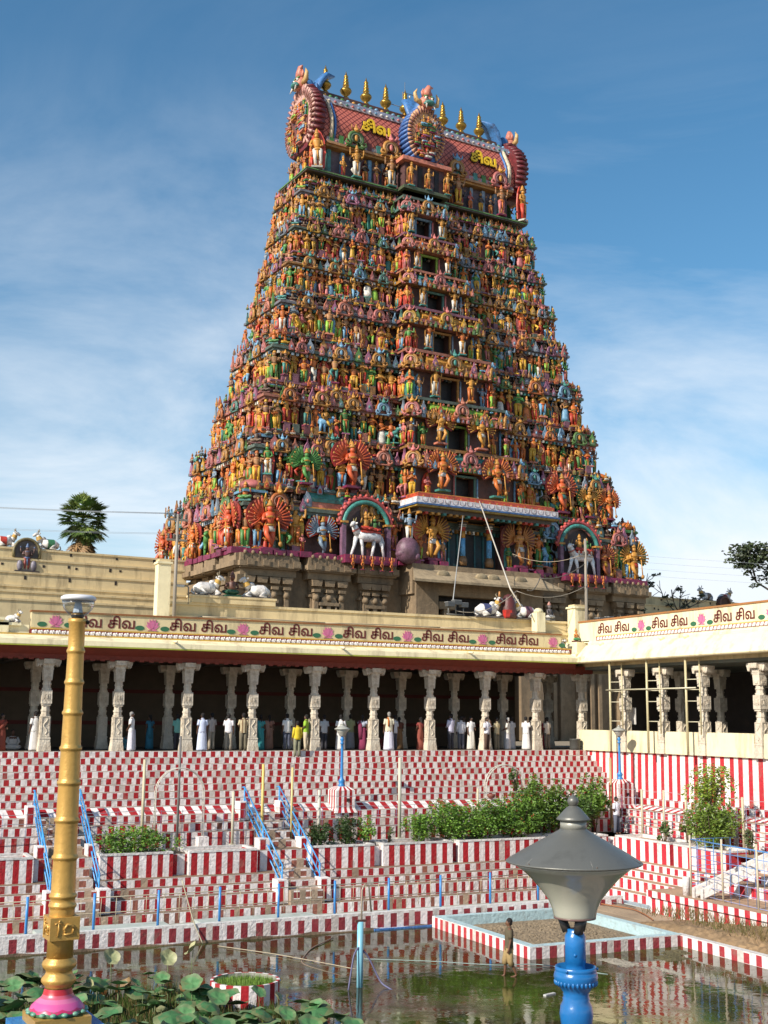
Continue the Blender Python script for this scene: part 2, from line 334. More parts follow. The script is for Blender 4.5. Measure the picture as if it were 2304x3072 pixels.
tag(rs.build('tank_steps', M_STEP), 'sunlit bank of tall red and white striped tiers under the right hand colonnade', 'steps')

# land between the right bank and the water
dg = MB(); dg.bx(-8.6, -6.2, -40, -11.0, -6.5, -5.6, (0.36, 0.27, 0.18)); dg.bx(-8.0, -5.45, -18, -9.3, -5.7, -5.59, (0.40, 0.30, 0.20))
dg.bx(-6.15, -5.6, -13.6, -9.4, -5.6, -5.56, (0.38, 0.48, 0.52))
tag(dg.build('path', M_DIRT), 'strip of bare brown earth at the foot of the right bank', 'path', kind='structure')
kb = MB()
row(kb, lambda s, z: (-8.85, -s, z), 17.9, 40, -5.55, -5.92, per=0.52, fr=0.47, mt=0.03, mbt=0.03, sh=0.2, red=(0.36, 0.03, 0.04))
kb.bx(-8.842, -8.55, -40, -17.9, -6.4, -5.545, (0.62, 0.60, 0.58)); kb.bx(-8.846, -8.6, -39.9, -17.95, -6.4, -5.92, (0.35, 0.25, 0.2))
tag(kb.build('kerb', M_STEP), 'red and white striped kerb holding back the soil heap at the right', 'kerb')
def heap(x0, x1, y0, y1, zb, h, nx, ny, col, seed, ns=0.035):
    r = np.random.default_rng(seed); xs = np.linspace(0, 1, nx); ys = np.linspace(0, 1, ny); X, Y = np.meshgrid(xs, ys, indexing='ij')
    e = np.clip(np.minimum(np.minimum(X, 1 - X), np.minimum(Y, 1 - Y)) * 4, 0, 1) ** 0.7
    Z = zb + h * e * (0.75 + 0.25 * np.sin(X * 7 + seed) * np.cos(Y * 9)) + r.normal(0, ns, X.shape) * e
    v = np.stack([x0 + X * (x1 - x0) + r.normal(0, .02, X.shape), y0 + Y * (y1 - y0) + r.normal(0, .02, X.shape), Z], -1).reshape(-1, 3)
    f = [(i * ny + j, (i + 1) * ny + j, (i + 1) * ny + j + 1, i * ny + j + 1) for i in range(nx - 1) for j in range(ny - 1)]
    cs = np.array([jit(col, 0.22) for _ in f]); m = MB(); m.raw(v, f, cs, False); return m
h1 = heap(-8.55, -6.0, -40, -15.3, -5.62, 0.62, 26, 150, (0.26, 0.17, 0.09), 3)
tag(h1.build('soil_mound', M_DIRT), 'heap of brown soil and dry stalks behind the striped kerb at the right', 'soil')
# square planting bed in the water
qb = MB(); bx0, bx1, by0, by1 = -14.75, -8.75, -18.25, -11.75
qw = 0.36; zt = -5.52
for (x0, x1, y0, y1) in ((bx0, bx1, by0, by0 + qw), (bx0, bx1, by1 - qw, by1), (bx0, bx0 + qw, by0 + qw, by1 - qw), (bx1 - qw, bx1, by0 + qw, by1 - qw)):
    qb.bx(x0 + .004, x1 - .004, y0 + .004, y1 - .004, -6.4, zt, (0.40, 0.55, 0.58))
row(qb, lambda s, z: (s, by0, z), bx0, bx1, zt, -5.92, per=0.50, fr=0.5, mt=0.03, mbt=0.0, sh=.1, red=(0.27, 0.03, 0.04))
row(qb, lambda s, z: (bx0, -s, z), -by1, -by0, zt, -5.92, per=0.42, fr=0.5, mt=0.03, mbt=0.0, sh=.1, red=(0.42, 0.03, 0.04))
tag(qb.build('bed_kerb', M_STEP), 'square striped kerb with pale blue top enclosing the soil bed in the water', 'kerb')
h2 = heap(bx0 + qw, bx1 - qw, by0 + qw, by1 - qw, -5.86, 0.12, 110, 110, (0.22, 0.17, 0.11), 8, 0.02)
tag(h2.build('soil', M_DIRT), 'rough dry grey brown soil inside the square bed', 'soil', kind='structure')
sb = heap(-13.2, -11.3, -23.2, -17.9, -6.0, 0.125, 50, 110, (0.34, 0.31, 0.25), 5, 0.008)
tag(sb.build('sand_bank', M_DIRT), 'pale grey sand bank breaking the water beyond the square bed', 'ground', kind='structure')
sb2 = heap(-11.3, -8.9, -20.6, -18.3, -6.0, 0.15, 50, 50, (0.10, 0.085, 0.04), 9, 0.012)
tag(sb2.build('mud_bank', M_DIRT), 'dark weedy mud bank beside the square bed corner', 'ground', kind='structure')
# bank below the viewer
nb_ = MB()
nb_.bx(-74, -6, -60, -50.5, -6.5, -0.05, (0.4, 0.3, 0.22))
for k in range(12): nb_.bx(-74, -6, -50.5 + 0.55 * k, -49.95 + 0.55 * k, -6.6, -0.5 - 0.47 * k, jit((0.4, 0.3, 0.22)))
tag(nb_.build('near_bank', M_STEP), 'stone steps of the near bank down to the tank', 'ground', kind='structure')

# staircases over the tiers
def staircase(x0, x1, label):
    m = MB(); n = 9; b0, z0 = 4.15, -2.336
    for k in range(n):
        b = b0 + (9.3 - b0) / n * k; z = z0 - 0.30 * k; zb = z - 0.30
        bn = b0 + (9.3 - b0) / n * (k + 1)
        m.bx(x0 + .003, x1 - .003, -bn + .003, -b, -5.2 if k < n - 1 else -5.4, z, jit((0.34, 0.25, 0.18)))
        row(m, lambda s, zz, bn=bn: (s, -bn, zz), x0, x1, z, zb, per=0.50, fr=0.45, sh=k * 0.5, fade=0.55, red=(0.24, 0.03, 0.03), dirty=0.5)
    for xx in (x0 - 0.42, x1 + 0.02):
        for b, z, h in ((4.3, -2.3, 0.42), (6.7, -3.6, 0.5), (8.75, -4.9, 0.52)):
            m.bx(xx, xx + 0.40, -b - 0.3, -b + 0.3, z - 0.3, z + h, jit(WHITE)); m.bx(xx + .03, xx + .24, -b - 0.304, -b - 0.2, z - 0.25, z + h - 0.04, jit(RED))
    tag(m.build('staircase', M_STEP), label, 'staircase')
staircase(-19.25, -18.0, 'narrow worn staircase cutting through the tiers between two blue handrails, at the middle planters')
staircase(-27.55, -26.2, 'narrow stone staircase cutting through the tiers behind the golden lamp post')

# planters
def planter(P, s0, s1, depth, zt, zb, label, per=0.47, red=RED, gate=True, sh=0.1):
    m = MB(); t = 0.14
    row(m, lambda s, z: P(s, 0, z), s0, s1, zt - 0.07, zb, per=per, fr=0.48, mt=0, mbt=0, sh=sh, red=red, dirty=0.05)
    def pbox(sa, sb_, d0, d1, z0, z1, c):
        p = P(sa, d0, z0); q = P(sb_, d1, z1); m.bx(min(p[0], q[0]), max(p[0], q[0]), min(p[1], q[1]), max(p[1], q[1]), z0, z1, c)
    pbox(s0 + .003, s0 + t, 0.003, depth, zb, zt - .07, jit(WHITE)); pbox(s1 - t, s1 - .003, 0.003, depth, zb, zt - .07, jit(red)); pbox(s0 + t, s1 - t, depth - t, depth, zb, zt - .07, jit(WHITE))
    pbox(s0 + t, s1 - t, 0.004, t, zb, zt - .07, jit(WHITE))
    for a in ((s0, s1, -0.02, t), (s0, s1, depth - t, depth), (s0, s0 + t, t, depth - t), (s1 - t, s1, t, depth - t)): pbox(*a, zt - .07, zt, jit((0.62, 0.60, 0.58)))
    o = thing('planter', label, 'planter', P((s0 + s1) / 2, depth / 2, zb), group='striped planters on the terrace')
    c = m.build('trough', M_STEP, o); c.location = -o.location
    m2 = MB(); p = P(s0 + t, t, zb); q = P(s1 - t, depth - t, zb)
    m2.bx(min(p[0], q[0]), max(p[0], q[0]), min(p[1], q[1]), max(p[1], q[1]), zb, zt - 0.2, (0.20, 0.13, 0.08)); c = m2.build('soil', M_DIRT, o); c.location = -o.location
FPL = lambda s, d, z: (s, -7.57 + d, z); RPL = lambda s, d, z: (-3.87 + d, -s, z)
for s0, s1, lb in ((-31.4, -28.15, 'red and white striped planter cut off by the left edge of the view'), (-25.85, -23.2, 'striped planter filled with low green shrubs right of the golden lamp post'),
                   (-22.6, -19.95, 'empty striped planter left of the middle staircase'), (-17.8, -15.1, 'striped planter with two dark clipped bushes right of the middle staircase'),
                   (-14.72, -11.6, 'striped planter with a dark gap and small plant at the middle of the terrace'), (-11.3, -3.95, 'long striped planter overgrown by large green bushes behind the grey lamp')):
    planter(FPL, s0, s1, 1.5, -3.38, -4.268, lb, sh=abs(s0) * .37)
for s0, s1, lb in ((8.0, 11.6, 'sunlit striped planter with bare soil and one small plant on the right bank'), (11.85, 14.95, 'sunlit striped planter with a leafy shrub beside the blue mesh fence')):
    planter(RPL, s0, s1, 1.5, -3.36, -4.268, lb, per=0.56, red=(0.45, 0.02, 0.035), sh=s0)
# ------------------------------------------------------------------ lettering
def text_mesh(name, body, size, depth, m, col, offset=0.0):
    cu = bpy.data.curves.new(name, 'FONT'); cu.body = body; cu.size = size; cu.extrude = depth; cu.offset = offset; cu.align_x = 'CENTER'; cu.resolution_u = 4
    ob = bpy.data.objects.new(name, cu); COL.objects.link(ob); dg_ = bpy.context.evaluated_depsgraph_get(); dg_.update()
    me = bpy.data.meshes.new_from_object(ob.evaluated_get(dg_)); bpy.data.objects.remove(ob)
    me.materials.clear(); me.materials.append(m); return me
M_MAROON = mat('maroon_paint', (0.115, 0.018, 0.014), rough=0.6, noise=0.1)
M_YEL = mat('yellow_letter_paint', (0.72, 0.46, 0.02), rough=0.5, noise=0.08)
M_BLK = mat('black_paint', (0.012, 0.012, 0.012), rough=0.6)
TXT = 'சிவ'
def lotus_mb(s=1.0):
    m = MB(); k = 0
    for a, l, w in ((-66, .34, .075), (66, .34, .075), (-42, .40, .075), (42, .40, .075), (-19, .44, .07), (19, .44, .07), (0, .42, .07)):
        ca, sa = math.sin(R(a)), math.cos(R(a)); out = []
        for t in np.linspace(0, 1, 7): out.append((t, w * math.sin(math.pi * t ** 0.8)))
        pts = [(t * l * ca - q * sa, t * l * sa + q * ca) for t, q in out] + [(t * l * ca + q * sa, t * l * sa - q * ca) for t, q in out[-2:0:-1]]
        pts = [(x * s, z * s) for x, z in pts]
        m.prism(pts, -0.012 - 0.004 * k, 0.0, jit((0.62, 0.17, 0.32), 0.25), side=(0.4, 0.05, 0.15)); k += 1
    for a in range(-80, 81, 20):      # lower calyx
        ca, sa = math.sin(R(a)), math.cos(R(a)); l = .13 * s
        m.prism([(0, -.02 * s), (l * ca * 1.6 - .03 * s, -l * .7 - .02 * s), (l * ca * 1.6 + .03 * s, -l * .6)], -0.014 - 0.001 * k, 0.0, jit((0.60, 0.16, 0.32), 0.12)); k += 1
    return m
def oval_mb(rx, rz, col):
    m = MB(); m.prism([(rx * math.cos(t), rz * math.sin(t)) for t in np.linspace(0, 2 * math.pi, 20, endpoint=False)], -0.012, 0, col); return m
def frieze_mb(length, pitch=0.24):
    m = MB(); n = int(length / pitch)
    t = MB()
    for sgn in (1,):
        t.ball((0, 0, .10), (.085, .03, .06), (0, 0, 0), 6, 4); t.ball((.085, -.01, .13), (.04, .03, .045), (0, 0, 0), 6, 4)
        t.tube([(.115, -.02, .12), (.125, -.02, .06), (.115, -.02, .02)], [.016, .012, .009], (0, 0, 0), 4)
        for x in (-.06, -.02, .03, .06): t.tube([(x, -.01, .08), (x, -.012, 0)], [.022, .018], (0, 0, 0), 4)
    t = t.template()
    for i in range(n): m.add(t, TM(i * pitch + pitch / 2, 0, 0, rng.uniform(.95, 1.05)), [jit((0.72, 0.68, 0.66), .08)])
    return m

# ------------------------------------------------------------------ carved pillar
def pillar_mb(h=3.78, seed=0):
    r = np.random.default_rng(seed); m = MB(); c = lambda: jit((0.62, 0.55, 0.44), 0.08)
    def sq(z0, z1, w0, w1=None): m.box((0, 0, (z0 + z1) / 2), (w0, w0, z1 - z0), c(), top=((w1 or w0) / w0,) * 2)
    def oc(z0, z1, w, w1=None): m.tube([(0, 0, z0), (0, 0, z1)], [w * .54, (w1 or w) * .54], c(), 8, smooth=False)
    sq(0, .22, .68, .64); sq(.22, .50, .62, .55); sq(.50, .56, .60, .58); sq(.56, 1.42, .52, .48)
    for rz in range(4):                                       # relief panels
        k, q = math.cos(rz * math.pi / 2), math.sin(rz * math.pi / 2)
        def pb(x, z, w, hh, d, base=.25):
            ctr = np.array([x, -base - d / 2 + .012, z]); ctr = np.array([ctr[0] * k - ctr[1] * q, ctr[0] * q + ctr[1] * k, z])
            m.box(ctr, (w, d, hh) if rz % 2 == 0 else (d, w, hh), c())
        pb(-.20, 1.0, .035, .8, .035); pb(.20, 1.0, .035, .8, .035); pb(0, 1.40, .43, .035, .03); pb(0, .62, .43, .035, .03)
        P = [(x_, -.26, z_) for x_, z_ in zip(.10 * np.sin(np.linspace(0, 9 + r.uniform(-1, 1), 12)), np.linspace(.7, 1.34, 12))]
        P = [(x_ * k - y_ * q, x_ * q + y_ * k, z_) for x_, y_, z_ in P]; m.tube(P, .035, c(), 5)
        pb(0, 2.32, .30, .05, .03, .265); pb(0, 2.12, .30, .05, .03, .265); pb(-.14, 2.22, .04, .2, .03, .265); pb(.14, 2.22, .04, .2, .03, .265); pb(r.uniform(-.03, .03), 2.22, .10, .13, .05, .265)
        pb(0, 3.02, .2, .12, .04, .235)
    oc(1.42, 1.50, .50); oc(1.50, 1.62, .42); oc(1.62, 1.70, .48); oc(1.70, 1.86, .40); sq(1.86, 1.94, .46)
    sq(1.94, 2.50, .54, .54); oc(2.50, 2.58, .48); oc(2.58, 2.72, .40); oc(2.72, 2.78, .46); oc(2.78, 2.90, .40)
    sq(2.90, 3.34, .47, .52); sq(3.34, 3.42, .56)
    # corbel with drooping curls to both sides
    out = [(-.66, h), (.66, h), (.68, h - .10), (.60, h - .28), (.55, h - .33), (.50, h - .26), (.42, h - .20), (.28, h - .30), (.26, h - .38), (-.26, h - .38), (-.28, h - .30), (-.42, h - .20), (-.50, h - .26), (-.55, h - .33), (-.60, h - .28), (-.68, h - .10)]
    m.prism(out, -.27, .27, c()); m.prism([(a * .8, b) for a, b in out], -.30, .30, c())
    m.bx(-.30, .30, -.48, .48, h - .2, h - .003, c())
    return m
M_PILLAR = mat('carved_granite', rough=0.88, noise=0.15, nscale=5, dirt=(0.25, 0.17, 0.10, 0.75), dscale=1.6, dpos=(0.48, 0.72), bump=0.9, bscale=10)
PILL = [pillar_mb(seed=s).mesh('pillar', M_PILLAR) for s in range(3)]
def put_pillar(parent, x, y, z=0.0, rz=0.0, i=0, sc=1.0):
    o = bpy.data.objects.new('pillar', PILL[i % 3]); COL.objects.link(o); o.parent = parent; o.location = (x, y, z); o.rotation_euler = (0, 0, rz + (i % 4) * 0 ); o.scale = (.76 * sc, .76 * sc, sc); return o

# ------------------------------------------------------------------ far colonnade
fc = thing('colonnade', 'long cream fronted colonnade with white carved pillars facing the viewer below the tower', 'colonnade')
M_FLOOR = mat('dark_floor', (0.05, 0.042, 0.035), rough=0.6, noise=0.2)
XF0 = -46.0
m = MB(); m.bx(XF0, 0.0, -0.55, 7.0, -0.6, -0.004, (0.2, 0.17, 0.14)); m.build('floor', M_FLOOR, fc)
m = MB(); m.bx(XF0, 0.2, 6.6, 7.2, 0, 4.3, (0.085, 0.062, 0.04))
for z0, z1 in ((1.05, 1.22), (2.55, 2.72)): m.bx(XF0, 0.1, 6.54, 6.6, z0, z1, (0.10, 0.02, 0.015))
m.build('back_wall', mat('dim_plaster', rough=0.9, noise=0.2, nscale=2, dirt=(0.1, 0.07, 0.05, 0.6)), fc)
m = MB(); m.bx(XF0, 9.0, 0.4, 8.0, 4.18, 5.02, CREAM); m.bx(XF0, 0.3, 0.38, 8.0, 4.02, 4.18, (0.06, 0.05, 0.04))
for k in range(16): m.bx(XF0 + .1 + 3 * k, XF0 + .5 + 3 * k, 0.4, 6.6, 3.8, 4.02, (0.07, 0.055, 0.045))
m.build('roof', M_CREAM, fc)
DKRED = (0.20, 0.035, 0.020)
m = MB(); m.bx(XF0, 0.6, -0.30, 0.38, 3.80, 4.16, DKRED)
m.raw([(XF0, -0.3, 3.98), (-0.45, -0.3, 3.98), (-0.95, -1.04, 4.27), (XF0, -1.04, 4.27)], [(0, 1, 2, 3)], DKRED)
for x in np.arange(XF0, 0, 0.42): m.bx(x, x + .2, -.34, -.30, 3.74, 3.84, DKRED)
m.build('red_beam', mat('red_oxide_paint', rough=0.75, noise=0.2, nscale=3), fc)
prof = [(-.28, 4.76), (-.42, 4.72), (-.62, 4.66), (-.90, 4.585), (-1.10, 4.53), (-1.12, 4.33), (-1.10, 4.30), (-1.02, 4.28), (-.28, 4.28)]
m = MB(); m.prism(prof, XF0, -1.12 + .4, PALE, axis='x'); m.bx(XF0, -.9, -1.135, -1.03, 4.262, 4.30, (0.36, 0.40, 0.04))
m.bx(XF0, -.8, -.36, -.30, 4.70, 4.80, (0.55, 0.34, 0.06)); m.build('eave', M_CREAM, fc)
FX1, FX2 = -27.5, -1.3
m = MB(); m.bx(FX1, FX2, -.28, .05, 4.72, 5.70, (0.66, 0.55, 0.32)); m.bx(FX1 - .03, FX2 + .03, -.33, .08, 5.70, 5.77, (0.26, 0.10, 0.03)); m.bx(FX1, FX2 + .6, -.315, -.28, 4.995, 5.05, (0.55, 0.34, 0.06))
m.bx(FX1 - .05, FX2 + .6, -.31, -.28, 4.77, 4.995, (0.22, 0.03, 0.025)); m.build('fascia', M_CREAM, fc)
m = frieze_mb(FX2 + .6 - FX1); o = m.build('elephant_frieze', M_GEN, fc); o.location = (FX1, -.33, 4.79)
tm = text_mesh('letters', TXT, 0.60, 0.012, M_MAROON, None, 0.014)
lot = lotus_mb(0.95).mesh('painted_lotus', M_GEN); ov = oval_mb(.20, .105, (0.03, 0.13, 0.06)).mesh('painted_leaf', M_GEN)
def sign(parent, x, y, z, rz, dirx, pitch, lead):
    """one repeat of the painted band: lotus with two leaves; lettering twice"""
    def put(me, nm, d, dz, sc=1.0, text=False):
        o = bpy.data.objects.new(nm, me); COL.objects.link(o); o.parent = parent
        o.location = (x + dirx[0] * d, y + dirx[1] * d, z + dz); o.rotation_euler = (math.pi / 2 if text else 0, 0, rz); o.scale = (sc,) * 3
    return put
for k in range(7):
    xx = -26.51 + 4.12 * k; q = sign(fc, xx, -.284, 5.06, 0, (1, 0), 0, 0)
    q(lot, 'painted_lotus', 0, .14); q(ov, 'painted_leaf', -.55 if k < 6 else -.0, .14) if k < 6 else None
    q(ov, 'painted_leaf', .55, .14)
    if k < 6:
        q(tm, 'lettering', 1.36, .10, 1, True); q(tm, 'lettering', 2.78 if k < 5 else 2.66, .10, 1, True)
X_P = [-26.67 - 3 * k for k in range(5, 0, -1)] + [-26.67, -23.66, -20.64, -17.63, -14.63, -11.64, -8.66, -5.6, -2.69]
for i, x in enumerate(X_P):
    if x > -34: put_pillar(fc, x, 0.0, 0, 0, i)
    if x > -34 and i % 1 == 0: put_pillar(fc, x + .1, 3.3, 0, 0, i + 1)
put_pillar(fc, 0.12, 0.05, 0, 0, 1, 1.0); put_pillar(fc, 0.55, 0.65, 0, math.pi / 2, 2, 1.0); put_pillar(fc, 0.3, 3.4, 0, 0, 0)
m = MB(); m.tube([(-13.8, -.95, 4.66), (-13.8, -1.42, 4.6)], .055, PALE, 6)
for x in (-21.6, -7.1): m.tube([(x, -.9, 4.64), (x, -1.42, 4.60)], [.06, .05], PALE, 6)
m.build('water_spout', M_CREAM, fc)
# low wall left of the painted band
m = MB(); m.bx(XF0, FX1 - .06, -.22, .2, 4.76, 5.15, PALE); m.bx(-28.9, -27.9, -.34, .2, 5.1, 5.22, PALE); m.bx(-30.2, -28.4, -.34, .3, 4.78, 5.3, PALE); m.bx(XF0, -28.6, -.45, .3, 5.3, 5.42, PALE); m.build('roof_edge_wall', M_CREAM, fc)

# ------------------------------------------------------------------ right-hand colonnade
rc = thing('colonnade', 'sunlit cream colonnade on the right with low wall, scaffold poles and painted lettering band', 'colonnade')
Y0, Y1 = -0.4, -40.0
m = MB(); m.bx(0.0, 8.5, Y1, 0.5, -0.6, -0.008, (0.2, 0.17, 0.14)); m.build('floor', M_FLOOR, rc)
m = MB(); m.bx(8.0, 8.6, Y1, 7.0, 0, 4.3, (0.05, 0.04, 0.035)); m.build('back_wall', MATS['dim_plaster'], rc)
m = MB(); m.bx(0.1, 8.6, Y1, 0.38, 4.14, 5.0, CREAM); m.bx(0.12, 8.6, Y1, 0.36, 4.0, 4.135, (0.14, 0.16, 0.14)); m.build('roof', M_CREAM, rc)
m = MB(); y = 0.4
ys = [0.55, -3.75, -6.6, -9.4, -12.9, -16.4, -19.9, -23.4]
for a, b in zip(ys[:-1], ys[1:]):                               # low wall panels with rounded tops between the pillars
    a2, b2 = a - .28 if a < 0 else -0.1, b + .28; out = [(a2, 0), (a2, .85)] + [(a2 - .16 + .16 * math.cos(t), .85 + .15 * math.sin(t)) for t in np.linspace(0, math.pi / 2, 5)[1:]] + [(b2 + .16 - .16 * math.sin(t), .85 + .15 * math.cos(t)) for t in np.linspace(0, math.pi / 2, 5)] + [(b2, 0)]
    m.prism(out, -.16, .12, PALE, axis='x')
m.build('low_wall', M_CREAM, rc)
for i, y in enumerate(ys):
    if i == 0: continue
    put_pillar(rc, 0.02, y, 0.0, math.pi / 2, i, 1.03); put_pillar(rc, 3.4, y, 0, math.pi / 2, i + 1, 1.03)
prof = [(.0, 5.45), (-.03, 5.38), (-.10, 5.30), (-.10, 5.22), (-.22, 5.18), (-.42, 4.98), (-.68, 4.72), (-.86, 4.46), (-.92, 4.34), (-.88, 4.29), (-.80, 4.28), (.1, 4.30), (.12, 5.45)]
m = MB()
v = []; 
m.prism(prof, Y1, -.35, PALE, axis='y') if False else None
o_ = np.array(prof); n_ = len(o_); vv = np.concatenate([np.stack([o_[:, 0], np.full(n_, Y1), o_[:, 1]], 1), np.stack([o_[:, 0], -0.9 + 0 * o_[:, 0] - np.minimum(0, 0), o_[:, 1]], 1)])
m.raw(vv, [tuple(range(n_)), tuple(range(2 * n_ - 1, n_ - 1, -1))] + [(i, n_ + i, n_ + (i + 1) % n_, (i + 1) % n_) for i in range(n_)], PALE)
for y, z in ((-2.2, 5.22), (-6.9, 5.24), (-8.6, 5.24), (-12.6, 4.95), (-16.0, 5.2)): m.ball((-.2, y, z), (.18, .12, .10), PALE, 8, 5); m.tube([(-.2, y, z), (-.36, y, z + .02)], [.06, .05], PALE, 6)
m.bx(-.86, -.4, -1.6, -.2, 4.31, 4.6, PALE); m.build('eave', M_CREAM, rc)
m = MB(); m.bx(.0, .22, Y1, -.05, 5.40, 6.40, (0.80, 0.70, 0.46)); m.bx(-.05, .25, Y1, -.0, 6.40, 6.48, (0.34, 0.14, 0.04)); m.bx(-.03, 0, Y1, -1.5, 5.60, 5.65, (0.60, 0.40, 0.10)); m.bx(-.025, 0, Y1, -1.5, 5.42, 5.60, (0.34, 0.10, 0.10)); m.build('fascia', M_CREAM, rc)
m = frieze_mb(36); o = m.build('elephant_frieze', M_GEN, rc); o.location = (-.045, -1.6, 5.43); o.rotation_euler = (0, 0, -math.pi / 2)
tr = text_mesh('letters', TXT, 0.60, 0.012, M_MAROON, None, 0.013)
for k in range(5):
    q = sign(rc, -.004, -5.15 - 4.3 * k, 5.66, -math.pi / 2, (0, -1), 0, 0)
    q(lot, 'painted_lotus', 0, .16); q(ov, 'painted_leaf', -.55, .13); q(ov, 'painted_leaf', .55, .13)
    q(tr, 'lettering', -2.92, .11, 1, True); q(tr, 'lettering', -1.52, .11, 1, True)
# corner block joining the two roofs
m = MB(); m.bx(-.75, .3, -.75, .6, 4.30, 4.78, PALE); m.bx(-.45, .3, -.45, .6, 4.78, 5.4, PALE); m.bx(.0, .3, -1.3, 1.2, 5.35, 5.45, PALE); m.bx(-.9, -.2, -.95, -.2, 4.31, 4.56, PALE); m.build('corner_block', M_CREAM, rc)

# ------------------------------------------------------------------ cream walls on and behind the roof
def ledge_wall(name, x0, x1, y, steps, thick, label, cat='wall', loc=(0, 0, 0), rz=0, col=CREAM):
    """wall whose face steps forward at each (z, proud) moulding from the top down"""
    m = MB()
    for i, (z, pr) in enumerate(steps[:-1]):
        z2 = steps[i + 1][0]; m.bx(x0, x1, y - pr, y + thick, z2, z, jit(col, 0.02)); m.bx(x0, x1, y - pr - .07, y + .01 - pr, z - .13, z - .002, jit(col, 0.02))
    o = m.build(name, M_CREAM); o.location = loc; o.rotation_euler = (0, 0, rz); tag(o, label, cat); return o
ledge_wall('roof_wall', -20.4, 3.6, 6.0, [(7.02, 0.0), (6.35, .12), (5.85, .2), (5.0, 0)], .5, 'cream parapet wall with ledges on the roof behind the lettering band')
m = MB(); m.bx(-18.85, -14.45, 5.86, 6.6, 7.02, 7.36, CREAM); m.bx(-18.9, -14.4, 5.82, 6.64, 7.30, 7.40, CREAM); tag(m.build('roof_plinth', M_CREAM), 'raised cream plinth on the roof wall carrying two white bulls', 'plinth')
def pier(x, y, z0, z1, w, label, dome=False):
    m = MB(); m.bx(x - w / 2, x + w / 2, y - w / 2, y + w / 2, z0, z1 - .18, PALE)
    if dome: m.lathe([(w * .5, z1 - .18), (w * .48, z1 - .05), (w * .3, z1 + .06), (.02, z1 + .1)], (x, y, 0), PALE, 8)
    else: m.bx(x - w * .6, x + w * .6, y - w * .6, y + w * .6, z1 - .22, z1 - .12, PALE); m.bx(x - w * .45, x + w * .45, y - w * .45, y + w * .45, z1 - .13, z1, CREAM)
    tag(m.build('wall_pier', M_CREAM), label, 'pier')
pier(-20.5, 5.3, 5.0, 8.95, 0.62, 'tall square cream pier beside the utility pole left of the stone base')
pier(1.05, 5.4, 5.0, 7.55, 0.55, 'short domed cream pier near the roof corner', True)
pier(3.7, 5.5, 5.0, 7.95, 0.75, 'broad cream pier behind the start of the right lettering band')
# ------------------------------------------------------------------ the tower
TW = thing('temple_tower', 'huge tapering temple tower covered in hundreds of brightly painted statues', 'temple tower', (-10.9, 21.94, 0), R(4.35))
ZB, ZT = 11.96, 40.7; W0 = 34.3
def LI(z): return 5.23 * (z - ZB) / 28.72
def RI(z):
    t = max((z - ZB) / 28.72, -.05); return 9.6 * (t if t < 0 else t ** 0.80)
def FI(z): return 2.14 * (z - ZB) / 28.72
def BK(z): return float(np.interp(z, [11.9, 14, 16, 18.3, 20, 22.4, 24.8, 28, 33, 40.7, 48], [16, 14.5, 13.2, 11.3, 10.2, 9.0, 8.3, 7.6, 7.0, 6.7, 6.6]))
def LX(z): return LI(z)
def RX(z): return W0 - RI(z)
def CX(z): return 17.25 - 0.165 * (z - 18.4) * 0.85      # axis of the projecting central bay
def HW(z): return max(1.75, 6.1 - (z - 12) * 0.152)      # its half width
# palette of painted plaster
OR, GD, TN, PK = (0.52, 0.14, 0.025), (0.50, 0.235, 0.04), (0.40, 0.20, 0.085), (0.50, 0.15, 0.14)
GR, TL, BG, WH = (0.07, 0.22, 0.05), (0.05, 0.21, 0.18), (0.20, 0.27, 0.34), (0.66, 0.62, 0.54)
RD, YL, MR, LM, VI = (0.50, 0.05, 0.025), (0.60, 0.34, 0.03), (0.14, 0.025, 0.02), (0.25, 0.45, 0.05), (0.34, 0.12, 0.22)
SKY, DK, MG, SAL = (0.16, 0.34, 0.50), (0.05, 0.035, 0.03), (0.20, 0.022, 0.07), (0.58, 0.20, 0.13)
mut = lambda c, k=.42: tuple(np.array(c) * k + np.array((.10, .05, .03)) * (1 - k) * 1.2)
def pick(*a): return jit(a[rng.integers(len(a))], 0.18)
def pal_statue():
    u = rng.uniform(); skin = jit(OR, .25) if u < .30 else jit(GD, .25) if u < .58 else jit(TN, .25) if u < .78 else jit(GR, .2) if u < .85 else jit(PK, .15) if u < .90 else jit(BG, .15) if u < .95 else jit((.2, .1, .06), .2)
    return [skin, pick(RD, YL, GR, WH, SKY, TL, OR, RD, LM, YL, PK), pick(GD, YL, GD, OR), pick(SAL, MG, TL, VI, GD), jit((.05, .03, .025), .2), pick(PK, GR, SKY, YL, RD, TL)]
